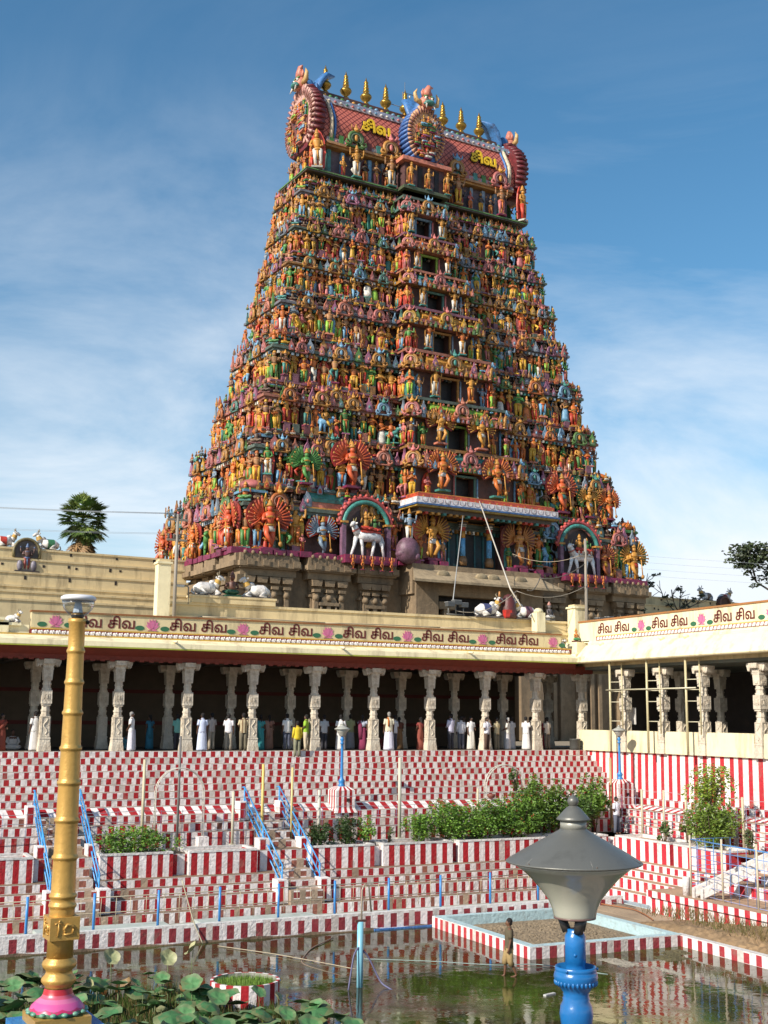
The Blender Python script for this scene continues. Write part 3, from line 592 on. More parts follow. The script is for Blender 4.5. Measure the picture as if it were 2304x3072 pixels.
# --- statue templates, one unit high, facing -y ; slots: 0 skin 1 cloth 2 gilt 3 base 4 dark 5 backing
def S_(i): return (i, 0, 0)
def statue_t(arms=0, back=False, lean=0.0, crown=1, dance=False):
    m = MB(); dx = lean
    m.box((0, 0, .02), (.26, .18, .045), S_(3))
    if dance:
        m.tube([(.02, 0, .04), (.05, -.02, .24), (.05, 0, .47)], [.032, .045, .07], S_(1)); m.tube([(-.05, 0, .46), (-.16, -.10, .36), (-.07, -.12, .20)], [.065, .048, .03], S_(1)); m.box((.02, -.03, .05), (.06, .12, .04), S_(0))
    else:
        for sx in (-1, 1): m.tube([(sx * .055 - dx, -.0, .04), (sx * .062 - dx * .6, -.012, .25), (sx * .055, 0, .47)], [.034, .046, .07], S_(1)); m.box((sx * .06 - dx, -.03, .055), (.05, .12, .04), S_(0))
        m.tube([(0, -.055, .46), (.01 - dx * .6, -.06, .2)], [.03, .018], S_(2), 4)
    m.tube([(0, 0, .44), (0, 0, .50)], [.105, .095], S_(2), 8, sq=.8)
    m.tube([(0, 0, .48), (dx * .4, 0, .56), (dx * .8, -.01, .65), (dx, 0, .715), (dx, 0, .75)], [.085, .072, .105, .10, .035], S_(0), 8, sq=.75)
    m.tube([(dx, -.012, .665), (dx, -.0, .705)], [.10, .075], S_(2), 8, sq=.85)
    m.ball((dx * 1.1, -.012, .80), (.052, .056, .062), S_(0), 7, 5); m.ball((dx * 1.1, .018, .815), (.058, .05, .06), S_(4), 6, 4)
    if crown: m.tube([(dx * 1.1, 0, .84), (dx * 1.1, 0, .875), (dx * 1.1, 0, .90), (dx * 1.1, 0, .96), (dx * 1.1, 0, 1.0)], [.066, .06, .046, .03, .006], S_(2), 7)
    else: m.ball((dx * 1.1, .02, .86), (.045, .045, .05), S_(4), 6, 4)
    def arm(P, r=(.036, .03, .022)): m.tube([(p[0] + dx, p[1], p[2]) for p in P], r, S_(0), 5); m.ball((P[-1][0] + dx, P[-1][1], P[-1][2]), (.026,) * 3, S_(0), 5, 3)
    for sx in (-1, 1):
        if arms == 0: arm([(sx * .105, 0, .695), (sx * .155, .0, .575), (sx * .105, -.09, .53)])
        elif arms == 1: arm([(sx * .105, 0, .695), (sx * .15, -.03, .585), (sx * .02, -.12, .64)])
        elif arms == 2: arm([(sx * .105, 0, .695), (sx * .165, 0, .57), (sx * .17, -.03, .44)]) if sx < 0 else arm([(sx * .105, 0, .695), (sx * .2, -.02, .66), (sx * .19, -.05, .80)])
        elif arms == 3:
            arm([(sx * .105, 0, .695), (sx * .155, -.03, .58), (sx * .12, -.11, .60)]); arm([(sx * .105, .02, .70), (sx * .21, .01, .68), (sx * .22, -.02, .80)]); m.ball((sx * .22 + dx, -.02, .845), (.03, .015, .035), S_(2), 5, 3)
        elif arms == 4: arm([(sx * .105, 0, .695), (sx * .2, 0, .77), (sx * .17, -.01, .93)])
    if arms == 2: m.tube([(-.19, -.06, .06), (-.18, -.04, .62)], [.012, .012], S_(2), 4); m.ball((-.19, -.06, .12), (.04, .04, .05), S_(2), 6, 4)
    if back: m.prism([(-.17, .05), (.17, .05), (.20, .45), (.16, .75), (.08, .93), (0, 1.02), (-.08, .93), (-.16, .75), (-.20, .45)], .07, .10, S_(5))
    return m.template()
STAND = [statue_t(0), statue_t(1), statue_t(2, lean=.02), statue_t(3), statue_t(0, True, -.025), statue_t(1, True), statue_t(3, True), statue_t(2, False, -.03, 0), statue_t(4, dance=True), statue_t(0, False, .03, 0), statue_t(3, dance=True), statue_t(2, True, .02), statue_t(1, False, -.03)]
def rider_t():
    m = MB(); m.box((0, 0, .02), (.5, .25, .04), S_(3)); m.tube([(.22, 0, .40), (0, 0, .36), (-.14, 0, .46), (-.2, -.02, .60)], [.10, .11, .10, .07], S_(5), 7); m.tube([(-.18, -.02, .60), (-.3, -.06, .55)], [.075, .04], S_(5), 6)
    for x, e in ((.2, .24), (.1, .08), (-.1, -.08), (-.15, -.26)): m.tube([(x, -.04, .34), (e, -.05, .04 if x > -.12 else .2)], [.05, .03], S_(5), 5)
    m.tube([(.02, 0, .42), (.02, 0, .58), (.02, 0, .70), (.02, 0, .75)], [.09, .075, .10, .03], S_(0), 7); m.ball((.02, -.01, .80), (.055,) * 3, S_(0), 6, 4); m.tube([(.02, 0, .83), (.02, 0, .9), (.02, 0, 1.0)], [.065, .04, .01], S_(2), 6)
    for s in (-1, 1): m.tube([(.02 + s * .1, 0, .68), (.02 + s * .16, -.05, .55), (-.08, -.12, .56)], [.035, .03, .02], S_(0), 5); m.tube([(.02, s * .08, .42), (-.04, s * .16, .26)], [.05, .04], S_(1), 5)
    return m.template()
def lady_t():
    m = MB(); m.box((0, 0, .02), (.26, .2, .045), S_(3)); m.lathe([(.15, .04), (.13, .15), (.12, .32), (.10, .45), (.08, .5)], (0, 0, 0), S_(1), 9, sy=.75, flute=4, amp=.08); m.tube([(0, 0, .48), (.02, 0, .58), (.03, -.02, .66), (.03, 0, .73), (.03, 0, .76)], [.075, .06, .10, .085, .03], S_(0), 8, sq=.8); m.ball((.035, -.01, .81), (.052, .056, .06), S_(0), 7, 5); m.ball((.05, .04, .84), (.07, .06, .06), S_(4), 6, 4); m.tube([(.035, 0, .85), (.035, 0, .92), (.035, 0, .98)], [.05, .035, .01], S_(2), 6)
    m.tube([(-.08, 0, .71), (-.16, -.02, .6), (-.1, -.1, .66)], [.034, .03, .02], S_(0), 5); m.tube([(.12, 0, .71), (.18, 0, .56), (.13, -.03, .46)], [.034, .03, .02], S_(0), 5); m.tube([(-.1, -.05, .62), (0, -.12, .56), (.1, -.05, .5)], [.03, .035, .03], S_(2), 5); return m.template()
STAND += [rider_t(), lady_t(), lady_t()]
def guardian_t():
    m = MB(); rr = random.Random(3)
    m.box((0, 0, .02), (.34, .2, .05), S_(3))
    m.tube([(.03, 0, .05), (.06, -.03, .24), (.055, 0, .45)], [.036, .05, .075], S_(0), 7); m.tube([(-.05, 0, .45), (-.10, -.10, .30), (.02, -.12, .10)], [.072, .05, .035], S_(0), 7)
    m.tube([(0, 0, .36), (0, 0, .42), (0, 0, .50)], [.135, .125, .10], S_(1), 8, sq=.75); m.tube([(0, 0, .47), (0, 0, .51)], [.105, .1], S_(2), 8)
    m.tube([(0, 0, .48), (0, 0, .56), (0, -.01, .65), (0, 0, .72), (0, 0, .76)], [.095, .085, .125, .115, .04], S_(0), 8, sq=.75); m.tube([(0, -.02, .62), (0, -.01, .70)], [.12, .09], S_(2), 8, sq=.8)
    m.ball((0, -.015, .81), (.058, .06, .066), S_(0), 8, 5); m.ball((0, .03, .82), (.075, .05, .075), S_(4), 7, 5); m.tube([(0, 0, .86), (0, 0, .90), (0, 0, .95), (0, 0, 1.0)], [.075, .06, .035, .01], S_(2), 7)
    for sx in (-1, 1):
        for k in range(9):
            a = R(-38 + k * 14.5); l = .33 + .03 * math.sin(k); p0 = (sx * .11, .03, .67); p1 = (sx * (.11 + l * .55 * math.cos(a)), .015, .67 + l * .55 * math.sin(a) - .02); p2 = (sx * (.11 + l * math.cos(a)), -.035, .67 + l * math.sin(a))
            m.tube([p0, p1, p2], [.028, .023, .017], S_(0), 4); m.ball(p2, (.024, .02, .028), S_(2 if k % 2 else 0), 4, 3)
        m.prism([(sx * .08, .55)] + [(sx * (.11 + .36 * math.cos(R(a))), .67 + .36 * math.sin(R(a))) for a in range(-42, 95, 15)] + [(sx * .06, .8)], .05, .075, S_(5))
        m.tube([(sx * .11, 0, .69), (sx * .17, -.07, .57), (sx * .10, -.14, .60)], [.04, .032, .025], S_(0), 5)
    m.tube([(.19, -.12, .08), (.14, -.12, .58)], [.016, .014], S_(2), 5); m.ball((.19, -.12, .12), (.045, .045, .055), S_(2), 6, 4)
    return m.template()
GUARD = guardian_t()
def seated_t(k=0):
    m = MB(); m.box((0, 0, .04), (.6, .36, .09), S_(3)); m.ball((0, -.04, .20), (.30, .22, .12), S_(1), 8, 4)
    for sx in (-1, 1): m.tube([(sx * .08, -.02, .22), (sx * .28, -.14, .22), (sx * .02, -.24, .15)], [.09, .075, .05], S_(1), 5)
    m.tube([(0, 0, .22), (0, 0, .40), (0, 0, .55), (0, 0, .62)], [.16, .13, .17, .06], S_(0), 7, sq=.8); m.ball((0, -.02, .72), (.095, .1, .11), S_(0), 7, 5); m.ball((0, .03, .75), (.10, .09, .1), S_(4), 6, 4)
    m.tube([(0, 0, .80), (0, 0, .88), (0, 0, 1.0)], [.11, .08, .01], S_(2), 6)
    for sx in (-1, 1):
        P = [(sx * .17, 0, .54), (sx * .26, -.04, .36), (sx * .14, -.18, .32)] if k == 0 else [(sx * .17, 0, .54), (sx * .27, -.04, .45), (sx * .24, -.1, .66)]
        m.tube(P, [.055, .045, .035], S_(0), 5)
    return m.template()
SEAT = [seated_t(0), seated_t(1)]
def gable_t():     # horseshoe gable: scrolled arch, side curls, lion face on top; slots 0 arch 1 inner 2 face 3 deep
    m = MB()
    P = [(.30 * math.cos(t), 0, .36 + .28 * math.sin(t)) for t in np.linspace(R(-48), R(228), 15)]
    m.tube(P, .075, S_(0), 6); m.tube([(x * .72, -.03, .36 + (z - .36) * .72) for x, y, z in P], .04, S_(1), 5)
    m.prism([(x * .6, .36 + (z - .36) * .6) for x, y, z in P], .0, .06, S_(3))
    for sx in (-1, 1):
        m.tube([(sx * .22, -.02, .14), (sx * .34, -.03, .06), (sx * .45, -.03, .14), (sx * .42, -.03, .25), (sx * .33, -.03, .22)], [.06, .065, .055, .045, .025], S_(0), 5)
        m.tube([(sx * .12, -.03, .70), (sx * .22, -.05, .78), (sx * .24, -.05, .92)], [.04, .035, .01], S_(2), 5)
    m.ball((0, -.03, .72), (.13, .10, .11), S_(2), 8, 5); m.ball((0, -.12, .70), (.06, .05, .05), S_(2), 6, 4); m.tube([(0, 0, .80), (0, 0, .88), (0, 0, 1.0)], [.09, .05, .01], S_(2), 6)
    m.ball((0, -.05, .38), (.08, .05, .14), S_(2), 6, 5)
    m.box((0, .02, .03), (.8, .12, .06), S_(0))
    return m.template()
GABLE = gable_t()
def kudu_t():
    m = MB(); m.prism([(-.22, 0), (.22, 0), (.26, .25), (.18, .55), (.06, .72), (0, 1.0), (-.06, .72), (-.18, .55), (-.26, .25)], -.06, .06, S_(0)); m.prism([(-.13, .08), (.13, .08), (.15, .25), (.10, .45), (0, .55), (-.10, .45), (-.15, .25)], -.10, -.05, S_(1)); m.ball((0, -.1, .3), (.07, .06, .12), S_(2), 6, 4); return m.template()
KUDU = kudu_t()
def kiosk_t():     # small domed corner shrine: pilasters, cornice, dome, finial
    m = MB(); m.box((0, 0, .18), (.62, .62, .36), S_(0))
    for sx in (-1, 1):
        for sy in (-1, 1): m.tube([(sx * .30, sy * .30, 0), (sx * .30, sy * .30, .36)], .05, S_(1), 6)
    m.box((0, 0, .40), (.86, .86, .08), S_(2)); m.box((0, 0, .46), (.74, .74, .06), S_(1)); m.lathe([(.30, .49), (.40, .56), (.42, .64), (.36, .74), (.22, .82), (.08, .86)], (0, 0, 0), S_(3), 8); m.lathe([(.03, .85), (.09, .89), (.04, .93), (.06, .96), (.005, 1.06)], (0, 0, 0), S_(4), 6)
    return m.template()
KIOSK = kiosk_t()

bins = {}                    # every piece: (kind, template, matrix, palette, apparent size)
def put(kind, t, x, y, z, s, rz=0.0, pal=None, sx=1.0):
    bins.setdefault(kind, []).append((t, TM(x, y, z, s, rz, sx), pal, s))
FRONT, LEFT, RIGHT = 0.0, -math.pi / 2, math.pi / 2
core = MB(); slab = MB(); pil = MB(); door = MB()
ZL = [12.25, 16.75, 20.55, 24.15, 27.75, 31.05, 33.95, 36.75, 39.75]
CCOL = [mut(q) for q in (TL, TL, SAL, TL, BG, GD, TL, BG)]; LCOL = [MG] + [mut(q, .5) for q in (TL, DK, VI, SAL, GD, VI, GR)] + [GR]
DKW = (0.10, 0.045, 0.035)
def gpal(): 
    c = mut(pick(PK, GR, SKY, YL, SAL, BG, OR, PK, GD, TL, GD, VI), .75); return [c, jit(np.clip(np.array(c) * .75 + .10, 0, 1), .1), pick(c, PK, SKY, TL, GD), jit(mut(c, .6), .3)]
def wall_row(x0, x1, z0, z1, k, face, skipc=None):
    """statues, cornice gables and seated figures along one straight run of a storey; face 0 front, 1 left, 2 right"""
    h = z1 - z0; big = k < 2
    def P(s, d):     # s along the run, d outwards from the recessed wall plane
        return (s, FI(z0) + .85 - d) if face == 0 else (LX(z0) + .85 - d, s) if face == 1 else (RX(z0) - .85 + d, s)
    rz = FRONT if face == 0 else LEFT if face == 1 else RIGHT
    n = max(2, int(round((x1 - x0) / (h * .215)))); st = (x1 - x0) / n
    for i in range(n):
        s = x0 + (i + .5) * st + rng.uniform(-.08, .08) * st; hh = h * rng.uniform(.50, .66)
        if skipc and any(abs(s - c) < w for c, w in skipc): continue
        px, py = P(s, .62 + rng.uniform(-.2, .2)); lift = h * rng.choice((0, 0, .05, .10, .16)); put('standing_statue', STAND[rng.integers(len(STAND))], px, py, z0 - .02 + lift, hh * (1 - .3 * lift / h), rz + rng.uniform(-.5, .5), pal_statue(), rng.choice((-1, 1)) * rng.uniform(1.0, 1.3))
        if lift: px, py = P(s, .6); pil.box((px, py, z0 + lift / 2), (st * .6, .5, lift) if face == 0 else (.5, st * .6, lift), mut(pick(MG, SAL, TL, GD, VI)))
        px, py = P(s + st * .5, .12)
        if i < n - 1: pil.tube([(px, py, z0), (px, py, z0 + h * .56)], [.10, .085], mut(pick(SKY, PK, GR, YL, SAL, TL, MR)), 5); pil.box((px, py, z0 + h * .56), (.3, .3, .12), pick(GD, PK, TL))
        if rng.uniform() < .8:
            px, py = P(s, .18); pil.box((px, py, z0 + h * .28), (st * .7, .12, h * .5) if face == 0 else (.12, st * .7, h * .5), mut(pick(PK, MR, MR, GR, SKY, YL, DK, RD, DK), .5))
        if rng.uniform() < .35:       # small attendant between the larger figures
            px, py = P(s + st * .5, .8); put('attendant_statue', STAND[rng.integers(len(STAND))], px, py, z0 - .02, hh * .5, rz + rng.uniform(-.3, .3), pal_statue())
    zc = z0 + h * .60; d0 = lambda z: (FI(z) if face == 0 else LX(z) if face == 1 else RX(z))
    n2 = max(2, int(round((x1 - x0) / (h * .21)))); st = (x1 - x0) / n2
    for i in range(n2):
        s = x0 + (i + .5) * st + rng.uniform(-.1, .1) * st
        if skipc and any(abs(s - c) < 2.2 for c, w in skipc): continue
        px, py = P(s, .50); px2, py2 = P(s + st * .5, .78)
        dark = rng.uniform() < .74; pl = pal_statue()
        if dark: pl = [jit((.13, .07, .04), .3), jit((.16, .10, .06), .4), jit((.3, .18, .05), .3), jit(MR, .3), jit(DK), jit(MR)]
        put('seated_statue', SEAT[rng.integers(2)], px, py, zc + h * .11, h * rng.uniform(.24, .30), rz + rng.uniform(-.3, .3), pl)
        put('gable_crest', KUDU, px2, py2, zc + h * .02, h * rng.uniform(.18, .32), rz + rng.uniform(-.3, .3), gpal())
    n3 = max(1, int(round((x1 - x0) / (h * .75)))); st = (x1 - x0) / n3
    for i in range(n3):
        s = x0 + (i + .5) * st; px, py = P(s, .95)
        if skipc and any(abs(s - c) < 2.3 for c, w in skipc): continue
        put('horseshoe_gable', GABLE, px, py, zc - h * .02, h * rng.uniform(.30, .44), rz + rng.uniform(-.15, .15), gpal())
    n4 = max(2, int(round((x1 - x0) / (h * .17)))); st = (x1 - x0) / n4
    for i in range(n4):       # small busts and knobs crowding the upper ledge
        s = x0 + (i + .5) * st + rng.uniform(-.2, .2) * st; px, py = P(s, .86 - (FI(z1) - FI(z0) if face == 0 else 0) * .5); zz = z0 + h * rng.uniform(.86, .95)
        put('ledge_bust', SEAT[0] if rng.uniform() < .5 else KUDU, px, py, zz, h * rng.uniform(.09, .2), rz + rng.uniform(-.4, .4), pal_statue() if rng.uniform() < .35 else [mut(q_, .5) for q_ in pal_statue()])
NT = 8
for k in range(NT):
    z0, z1 = ZL[k], ZL[k + 1]; h = z1 - z0; zm = z0 + h * .58
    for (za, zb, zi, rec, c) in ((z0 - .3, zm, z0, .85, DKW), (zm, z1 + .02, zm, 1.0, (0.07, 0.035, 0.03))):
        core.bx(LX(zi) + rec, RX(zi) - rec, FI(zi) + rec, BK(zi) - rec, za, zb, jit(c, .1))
    zc = zm; c = CCOL[k]
    for za, zb, out, cc in ((zc, zc + h * .05, .10, np.array(c) * .8), (zc + h * .05, zc + h * .105, .24, c), (zc + h * .105, zc + h * .13, .12, pick(GD, WH, SAL))):
        slab.bx(LX(z0) - out + .30, RX(z0) + out - .30, FI(z0) - out + .30, BK(z0) - .3 + out, za, zb, jit(cc, .08))
    for x in np.arange(LX(z0) + .5, RX(z0) - .5, .36): slab.bx(x, x + .16, FI(z0) + .10, FI(z0) + .4, zc - h * .05, zc, pick(GD, SAL, BG, WH, TL))
    for y in np.arange(FI(z0) + .7, BK(z0) - .6, .36): slab.bx(LX(z0) + .10, LX(z0) + .4, y, y + .16, zc - h * .05, zc, pick(GD, SAL, BG, WH))
    slab.bx(LX(z1) - .04, RX(z1) + .04, FI(z1) - .04, BK(z1) + .04, z1 - h * .045, z1 - .03, jit(LCOL[k + 1], .1)); slab.bx(LX(z1) + .1, RX(z1) - .1, FI(z1) + .1, BK(z1) - .1, z1 - h * .085, z1 - h * .045, pick(SAL, GD, VI, BG))
    c0, hw = CX(z0 + h / 2), HW(z0 + h / 2)
    a = LX(z0); b = RX(z0)
    wall_row(a + .7, c0 - hw - .1, z0, z1, k, 0, [(( a + c0 - hw) / 2 + .4, 1.9)] if k == 0 else None)
    wall_row(c0 + hw + .1, b - .7, z0, z1, k, 0, [((b + c0 + hw) / 2 + .0, 1.9)] if k == 0 else None)
    wall_row(FI(z0) + .7, BK(z0) - .7, z0, z1, k, 1); wall_row(FI(z0) + .7, BK(z0) - .7, z0, z1, k, 2)
    # corners: a pair of taller figures and a domed kiosk above
    for cx_, sx in ((a, 1), (b, -1)):
        put('standing_statue', STAND[3], cx_ + sx * .35, FI(z0) + .3, z0, h * .62, FRONT - sx * .5, pal_statue())
        put('standing_statue', STAND[6], cx_ + sx * .25, FI(z0) + 1.1, z0, h * .6, -sx * math.pi / 2, pal_statue())
        put('standing_statue', STAND[5], cx_ + sx * 1.15, FI(z0) + .2, z0, h * .6, FRONT, pal_statue())
        put('corner_kiosk', KIOSK, cx_ + sx * .95, FI(z0) + .95, zc + h * .10, h * .44, 0, [jit(MR), pick(SKY, PK, GR), pick(TL, GR, SKY), pick(SAL, PK, OR), pick(MR, GD)])
        put('seated_statue', SEAT[1], cx_ + sx * .30, FI(z0) + .35, zc + h * .12, h * .30, -sx * .6, pal_statue())
        put('standing_statue', STAND[rng.integers(8)], cx_ + sx * .1, BK(z0) - .4, z0, h * .6, -sx * math.pi / 2, pal_statue())
    if k == 0: a += 0
    # small barrel-roofed shrines in the middle of each half
    for s in ((a + c0 - hw) / 2 + .3, (b + c0 + hw) / 2 - .1):
        w = h * .62; yy = FI(z0) + .72; rc_ = pick(SAL, BG, PK, SAL, TL)
        slab.bx(s - w / 2, s + w / 2, yy - .35, yy + .5, zc + h * .13, zc + h * .22, pick(SAL, PK, BG))
        slab.prism([(yy - .42 + .0, zc + h * .22), (yy - .46, zc + h * .27), (yy - .3, zc + h * .36), (yy, zc + h * .40), (yy + .5, zc + h * .38), (yy + .5, zc + h * .22)], s - w / 2 - .1, s + w / 2 + .1, rc_, axis='x')
        if k: put('horseshoe_gable', GABLE, s, yy - .55, zc + h * .10, h * .40, FRONT, gpal())
        for q in (-.55, .55): put('gable_crest', KUDU, s + q * w, yy - .45, zc + h * .12, h * .3, FRONT, gpal())
    # projecting central bay
    pr = 1.35; yb = FI(z0) - pr
    if k == 0: continue
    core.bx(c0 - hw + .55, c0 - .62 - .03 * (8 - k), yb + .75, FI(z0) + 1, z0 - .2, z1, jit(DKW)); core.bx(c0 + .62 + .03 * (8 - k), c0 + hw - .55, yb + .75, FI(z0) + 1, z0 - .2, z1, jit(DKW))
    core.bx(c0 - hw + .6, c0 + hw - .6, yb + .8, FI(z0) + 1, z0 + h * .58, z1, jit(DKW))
    dw, dh = .55 + .035 * (8 - k), h * .50
    door.bx(c0 - dw, c0 + dw, yb + 1.5, yb + 1.6, z0, z0 + dh, (0.006, 0.005, 0.005))
    fcol = mut(pick(TL, SKY, LM, GD), .7)
    for sx in (-1, 1): door.bx(c0 + sx * dw, c0 + sx * (dw + .13), yb + .66, yb + .80, z0, z0 + dh, fcol)
    door.bx(c0 - dw - .2, c0 + dw + .2, yb + .64, yb + .80, z0 + dh, z0 + dh + .15, fcol)
    c = mut(pick(TL, SAL, GD, BG, PK, VI), .6)
    for za, zb, out, cc in ((zc, zc + h * .05, -.05, mut(pick(GD, SAL))), (zc + h * .05, zc + h * .12, .15, c), (zc + h * .12, zc + h * .15, .0, mut(pick(RD, GD, VI)))):
        slab.bx(c0 - hw - out + .15, c0 + hw + out - .15, yb - out + .15, FI(z0) + .8, za, zb, jit(cc, .08))
    slab.bx(c0 - hw + .1, c0 + hw - .1, FI(z1) - pr, FI(z1) + .8, z1 - h * .06, z1 - .01, jit(mut(pick(SAL, TL, GD, VI)), .1))
    for x in np.arange(c0 - hw + .2, c0 + hw - .1, .42): put('ledge_bust', KUDU if rng.uniform() < .5 else SEAT[1], x, FI(z1) - pr + .05, z1 - h * .12, h * rng.uniform(.07, .12), rng.uniform(-.3, .3), pal_statue()); put('ledge_bust', KUDU, x + .2, yb - .02, zc - h * .02, h * rng.uniform(.12, .2), 0, gpal())
    slab.prism([(yb + .3, zc + h * .15), (yb + .22, zc + h * .22), (yb + .45, zc + h * .33), (yb + 1.2, zc + h * .36), (yb + 1.2, zc + h * .15)], c0 - hw * .55, c0 + hw * .55, pick(GD, TL, SAL, LM), axis='x')
    put('horseshoe_gable', GABLE, c0 + .05, yb + .02, zc + h * .06, h * .46, FRONT, gpal())
    for q in (-.45, -.25, .28, .48): put('gable_crest', KUDU, c0 + q * hw * 1.6, yb + .05, zc + h * .08, h * .25, FRONT, gpal())
    for sx in (-1, 1):
        gx = c0 + sx * (dw + .25 + h * .16)
        if k == 1: put('guardian_statue', GUARD, c0 + sx * 2.35, yb + .0, z0 + .55, h * .76, 0, [jit(OR, .1), jit((.45, .45, .44)), jit(GD), jit(TL), jit(DK), jit((.28, .04, .03))], sx)
        elif k == 2: put('guardian_statue', GUARD, c0 + sx * 1.75, yb + .10, z0 + .25, h * .72, 0, [jit(GD, .1), jit((.5, .48, .44)), jit(GD), jit(SAL), jit(DK), jit((.28, .04, .03))], sx)
        else: put('standing_statue', STAND[2 if sx < 0 else 3], gx, yb + .15, z0 + .16, h * .66, -sx * .1, [jit(GD if k % 2 else OR, .1), jit(WH), jit(GD), jit(TL), jit(DK), jit(YL)])
        m_ = c0 + sx * (hw - .4)
        put('standing_statue', STAND[rng.integers(8)], m_, yb + .35, z0, h * .56, -sx * -.5, pal_statue()); put('horseshoe_gable', GABLE, m_, yb + .2, zc, h * .42, -sx * -.6, gpal())
        if hw > 2.6: put('standing_statue', STAND[rng.integers(8)], (gx + m_) / 2 + sx * .2, yb + .45, z0, h * .5, 0, pal_statue())
        for q in (.3, .75): put('standing_statue', STAND[rng.integers(10)], c0 + sx * (hw - .12), yb + q + .55, z0, h * .54, sx * math.pi / 2, pal_statue())
        put('seated_statue', SEAT[0], c0 + sx * hw * .7, yb + .45, zc + h * .15, h * .26, 0, pal_statue()); put('gable_crest', KUDU, c0 + sx * (hw - .1), yb + .9, zc + h * .05, h * .3, sx * math.pi / 2, gpal())
        if sx > 0: door.build('doorway', M_STAT, TW); door = MB()
        pil.tube([(c0 + sx * (dw + .22), yb + .6, z0), (c0 + sx * (dw + .22), yb + .6, z0 + dh)], .07, pick(SKY, BG, PK), 6); pil.tube([(c0 + sx * (hw - .75), yb + .6, z0), (c0 + sx * (hw - .75), yb + .6, z0 + dh + .2)], .09, pick(SKY, BG, PK), 6)
# --- lowest storey: porch with canopy, guardians and bull shrines
z0, h = ZL[0], ZL[1] - ZL[0]; c0, hw = CX(14), 6.0; yb = FI(z0) - 1.35
core.bx(c0 - hw + .5, c0 - 2.6, yb + 1.6, 3, z0 - .2, z0 + 3.2, DKW); core.bx(c0 + 2.6, c0 + hw - .5, yb + 1.6, 3, z0 - .2, z0 + 3.2, DKW)
door.bx(c0 - 2.6, c0 + 2.6, yb + 1.95, yb + 2.05, z0, z0 + 3.4, (0.015, 0.05, 0.06)); door.bx(c0 - .7, c0 + .7, yb + 1.9, yb + 1.96, z0, z0 + 3.0, (0.006, 0.008, 0.01))
for x in (-1.5, -.75, .75, 1.5): door.bx(c0 + x - .06, c0 + x + .06, yb + 1.86, yb + 1.96, z0, z0 + 3.2, (0.03, 0.14, 0.15))
door.build('doorway', M_STAT, TW); door = MB()
porch = MB()
for x in (-1.15, 1.15):
    cx_ = c0 + x + .2
    porch.lathe([(.30, 12.25), (.32, 12.6), (.24, 12.9)], (cx_, yb + .9, 0), jit((.22, .12, .05)), 10); porch.lathe([(.20, 12.9), (.19, 14.2)], (cx_, yb + .9, 0), (.12, .36, .62), 12); porch.lathe([(.195, 14.2), (.195, 14.7)], (cx_, yb + .9, 0), GD, 12)
    porch.lathe([(.20, 14.7), (.22, 14.95), (.19, 15.0)], (cx_, yb + .9, 0), RD, 12); porch.lathe([(.25, 15.0), (.30, 15.06), (.22, 15.12), (.3, 15.2), (.4, 15.34), (.42, 15.42)], (cx_, yb + .9, 0), [WH, DK, WH, DK, GD], 12)
for x in (-2.75, 2.85): porch.box((c0 + x, yb + 1.2, z0 + 1.6), (.34, .34, 3.2), jit((.36, .10, .10)))
cx0, cx1 = c0 - 5.55, c0 + 5.95; y_ = yb - .55
for za, zb, out, cc in ((16.84, 16.92, .0, GD), (16.52, 16.84, .14, (.48, .07, .03)), (16.10, 16.52, .34, (.72, .68, .68)), (15.98, 16.10, .44, (.05, .12, .28)), (15.86, 15.98, .36, (.36, .23, .04)), (15.55, 15.86, .0, (.08, .055, .03))):
    porch.bx(cx0 - out, cx1 + out, y_ - out, 3.0, za, zb, cc)
for x in np.arange(cx0, cx1, .62): porch.tube([(x + .06, y_ - .345, 16.48), (x + .12, y_ - .35, 16.24), (x + .31, y_ - .35, 16.18), (x + .5, y_ - .35, 16.24), (x + .54, y_ - .345, 16.48)], .018, (.3, .2, .2), 4); porch.ball((x + .31, y_ - .12, 16.62), (.10, .04, .08), GD, 6, 4)
for x in np.arange(cx0, cx1, .5): porch.bx(x, x + .22, y_ - .1, y_ + .3, 15.40, 15.56, pick(TL, GD, RD))
porch.build('porch_canopy', M_STAT, TW)
for sx in (-1, 1):
    put('guardian_statue', GUARD, c0 + sx * 3.75, yb + .5, z0 + .1, 3.25, 0, [jit(GD if sx < 0 else (.45, .18, .05)), jit((.5, .5, .5)), jit(GD), jit(MG), jit(DK), jit((.22, .05, .03))], sx)
    for q, s in ((2.85, 1.8), (4.75, 2.0)): put('standing_statue', STAND[int(q) % 4 + 2], c0 + sx * q, yb + .55, z0, s, 0, pal_statue())
    for q in (3.0, 3.9, 5.3): slab.bx(c0 + sx * q - .34, c0 + sx * q + .34, yb + .1, yb + .9, z0 - .55, z0 + .05, jit(MG))
# seated ascetic on a mauve rock at the porch's left edge
rock = MB(); rock.ball((c0 - 5.9, yb + .25, z0 + .6), (.88, .75, .95), (.15, .075, .11), 12, 8)
for q in range(26): a = rng.uniform(0, 6.28); t_ = rng.uniform(0, 1.0); rock.ball((c0 - 5.9 + .7 * (1 - t_ * .5) * math.cos(a), yb + .25 + .6 * (1 - t_ * .5) * math.sin(a), z0 + .1 + 1.0 * t_), (.30, .28, .28), jit((.15, .075, .11), .15), 7, 4)
rock.build('rock_seat', M_STAT, TW)
put('standing_statue', STAND[3], c0 - 5.9, yb + .1, z0 + 1.05, 2.5, 0, [jit(BG), jit(WH), jit(GD), jit(VI), jit(DK), jit(TL)])
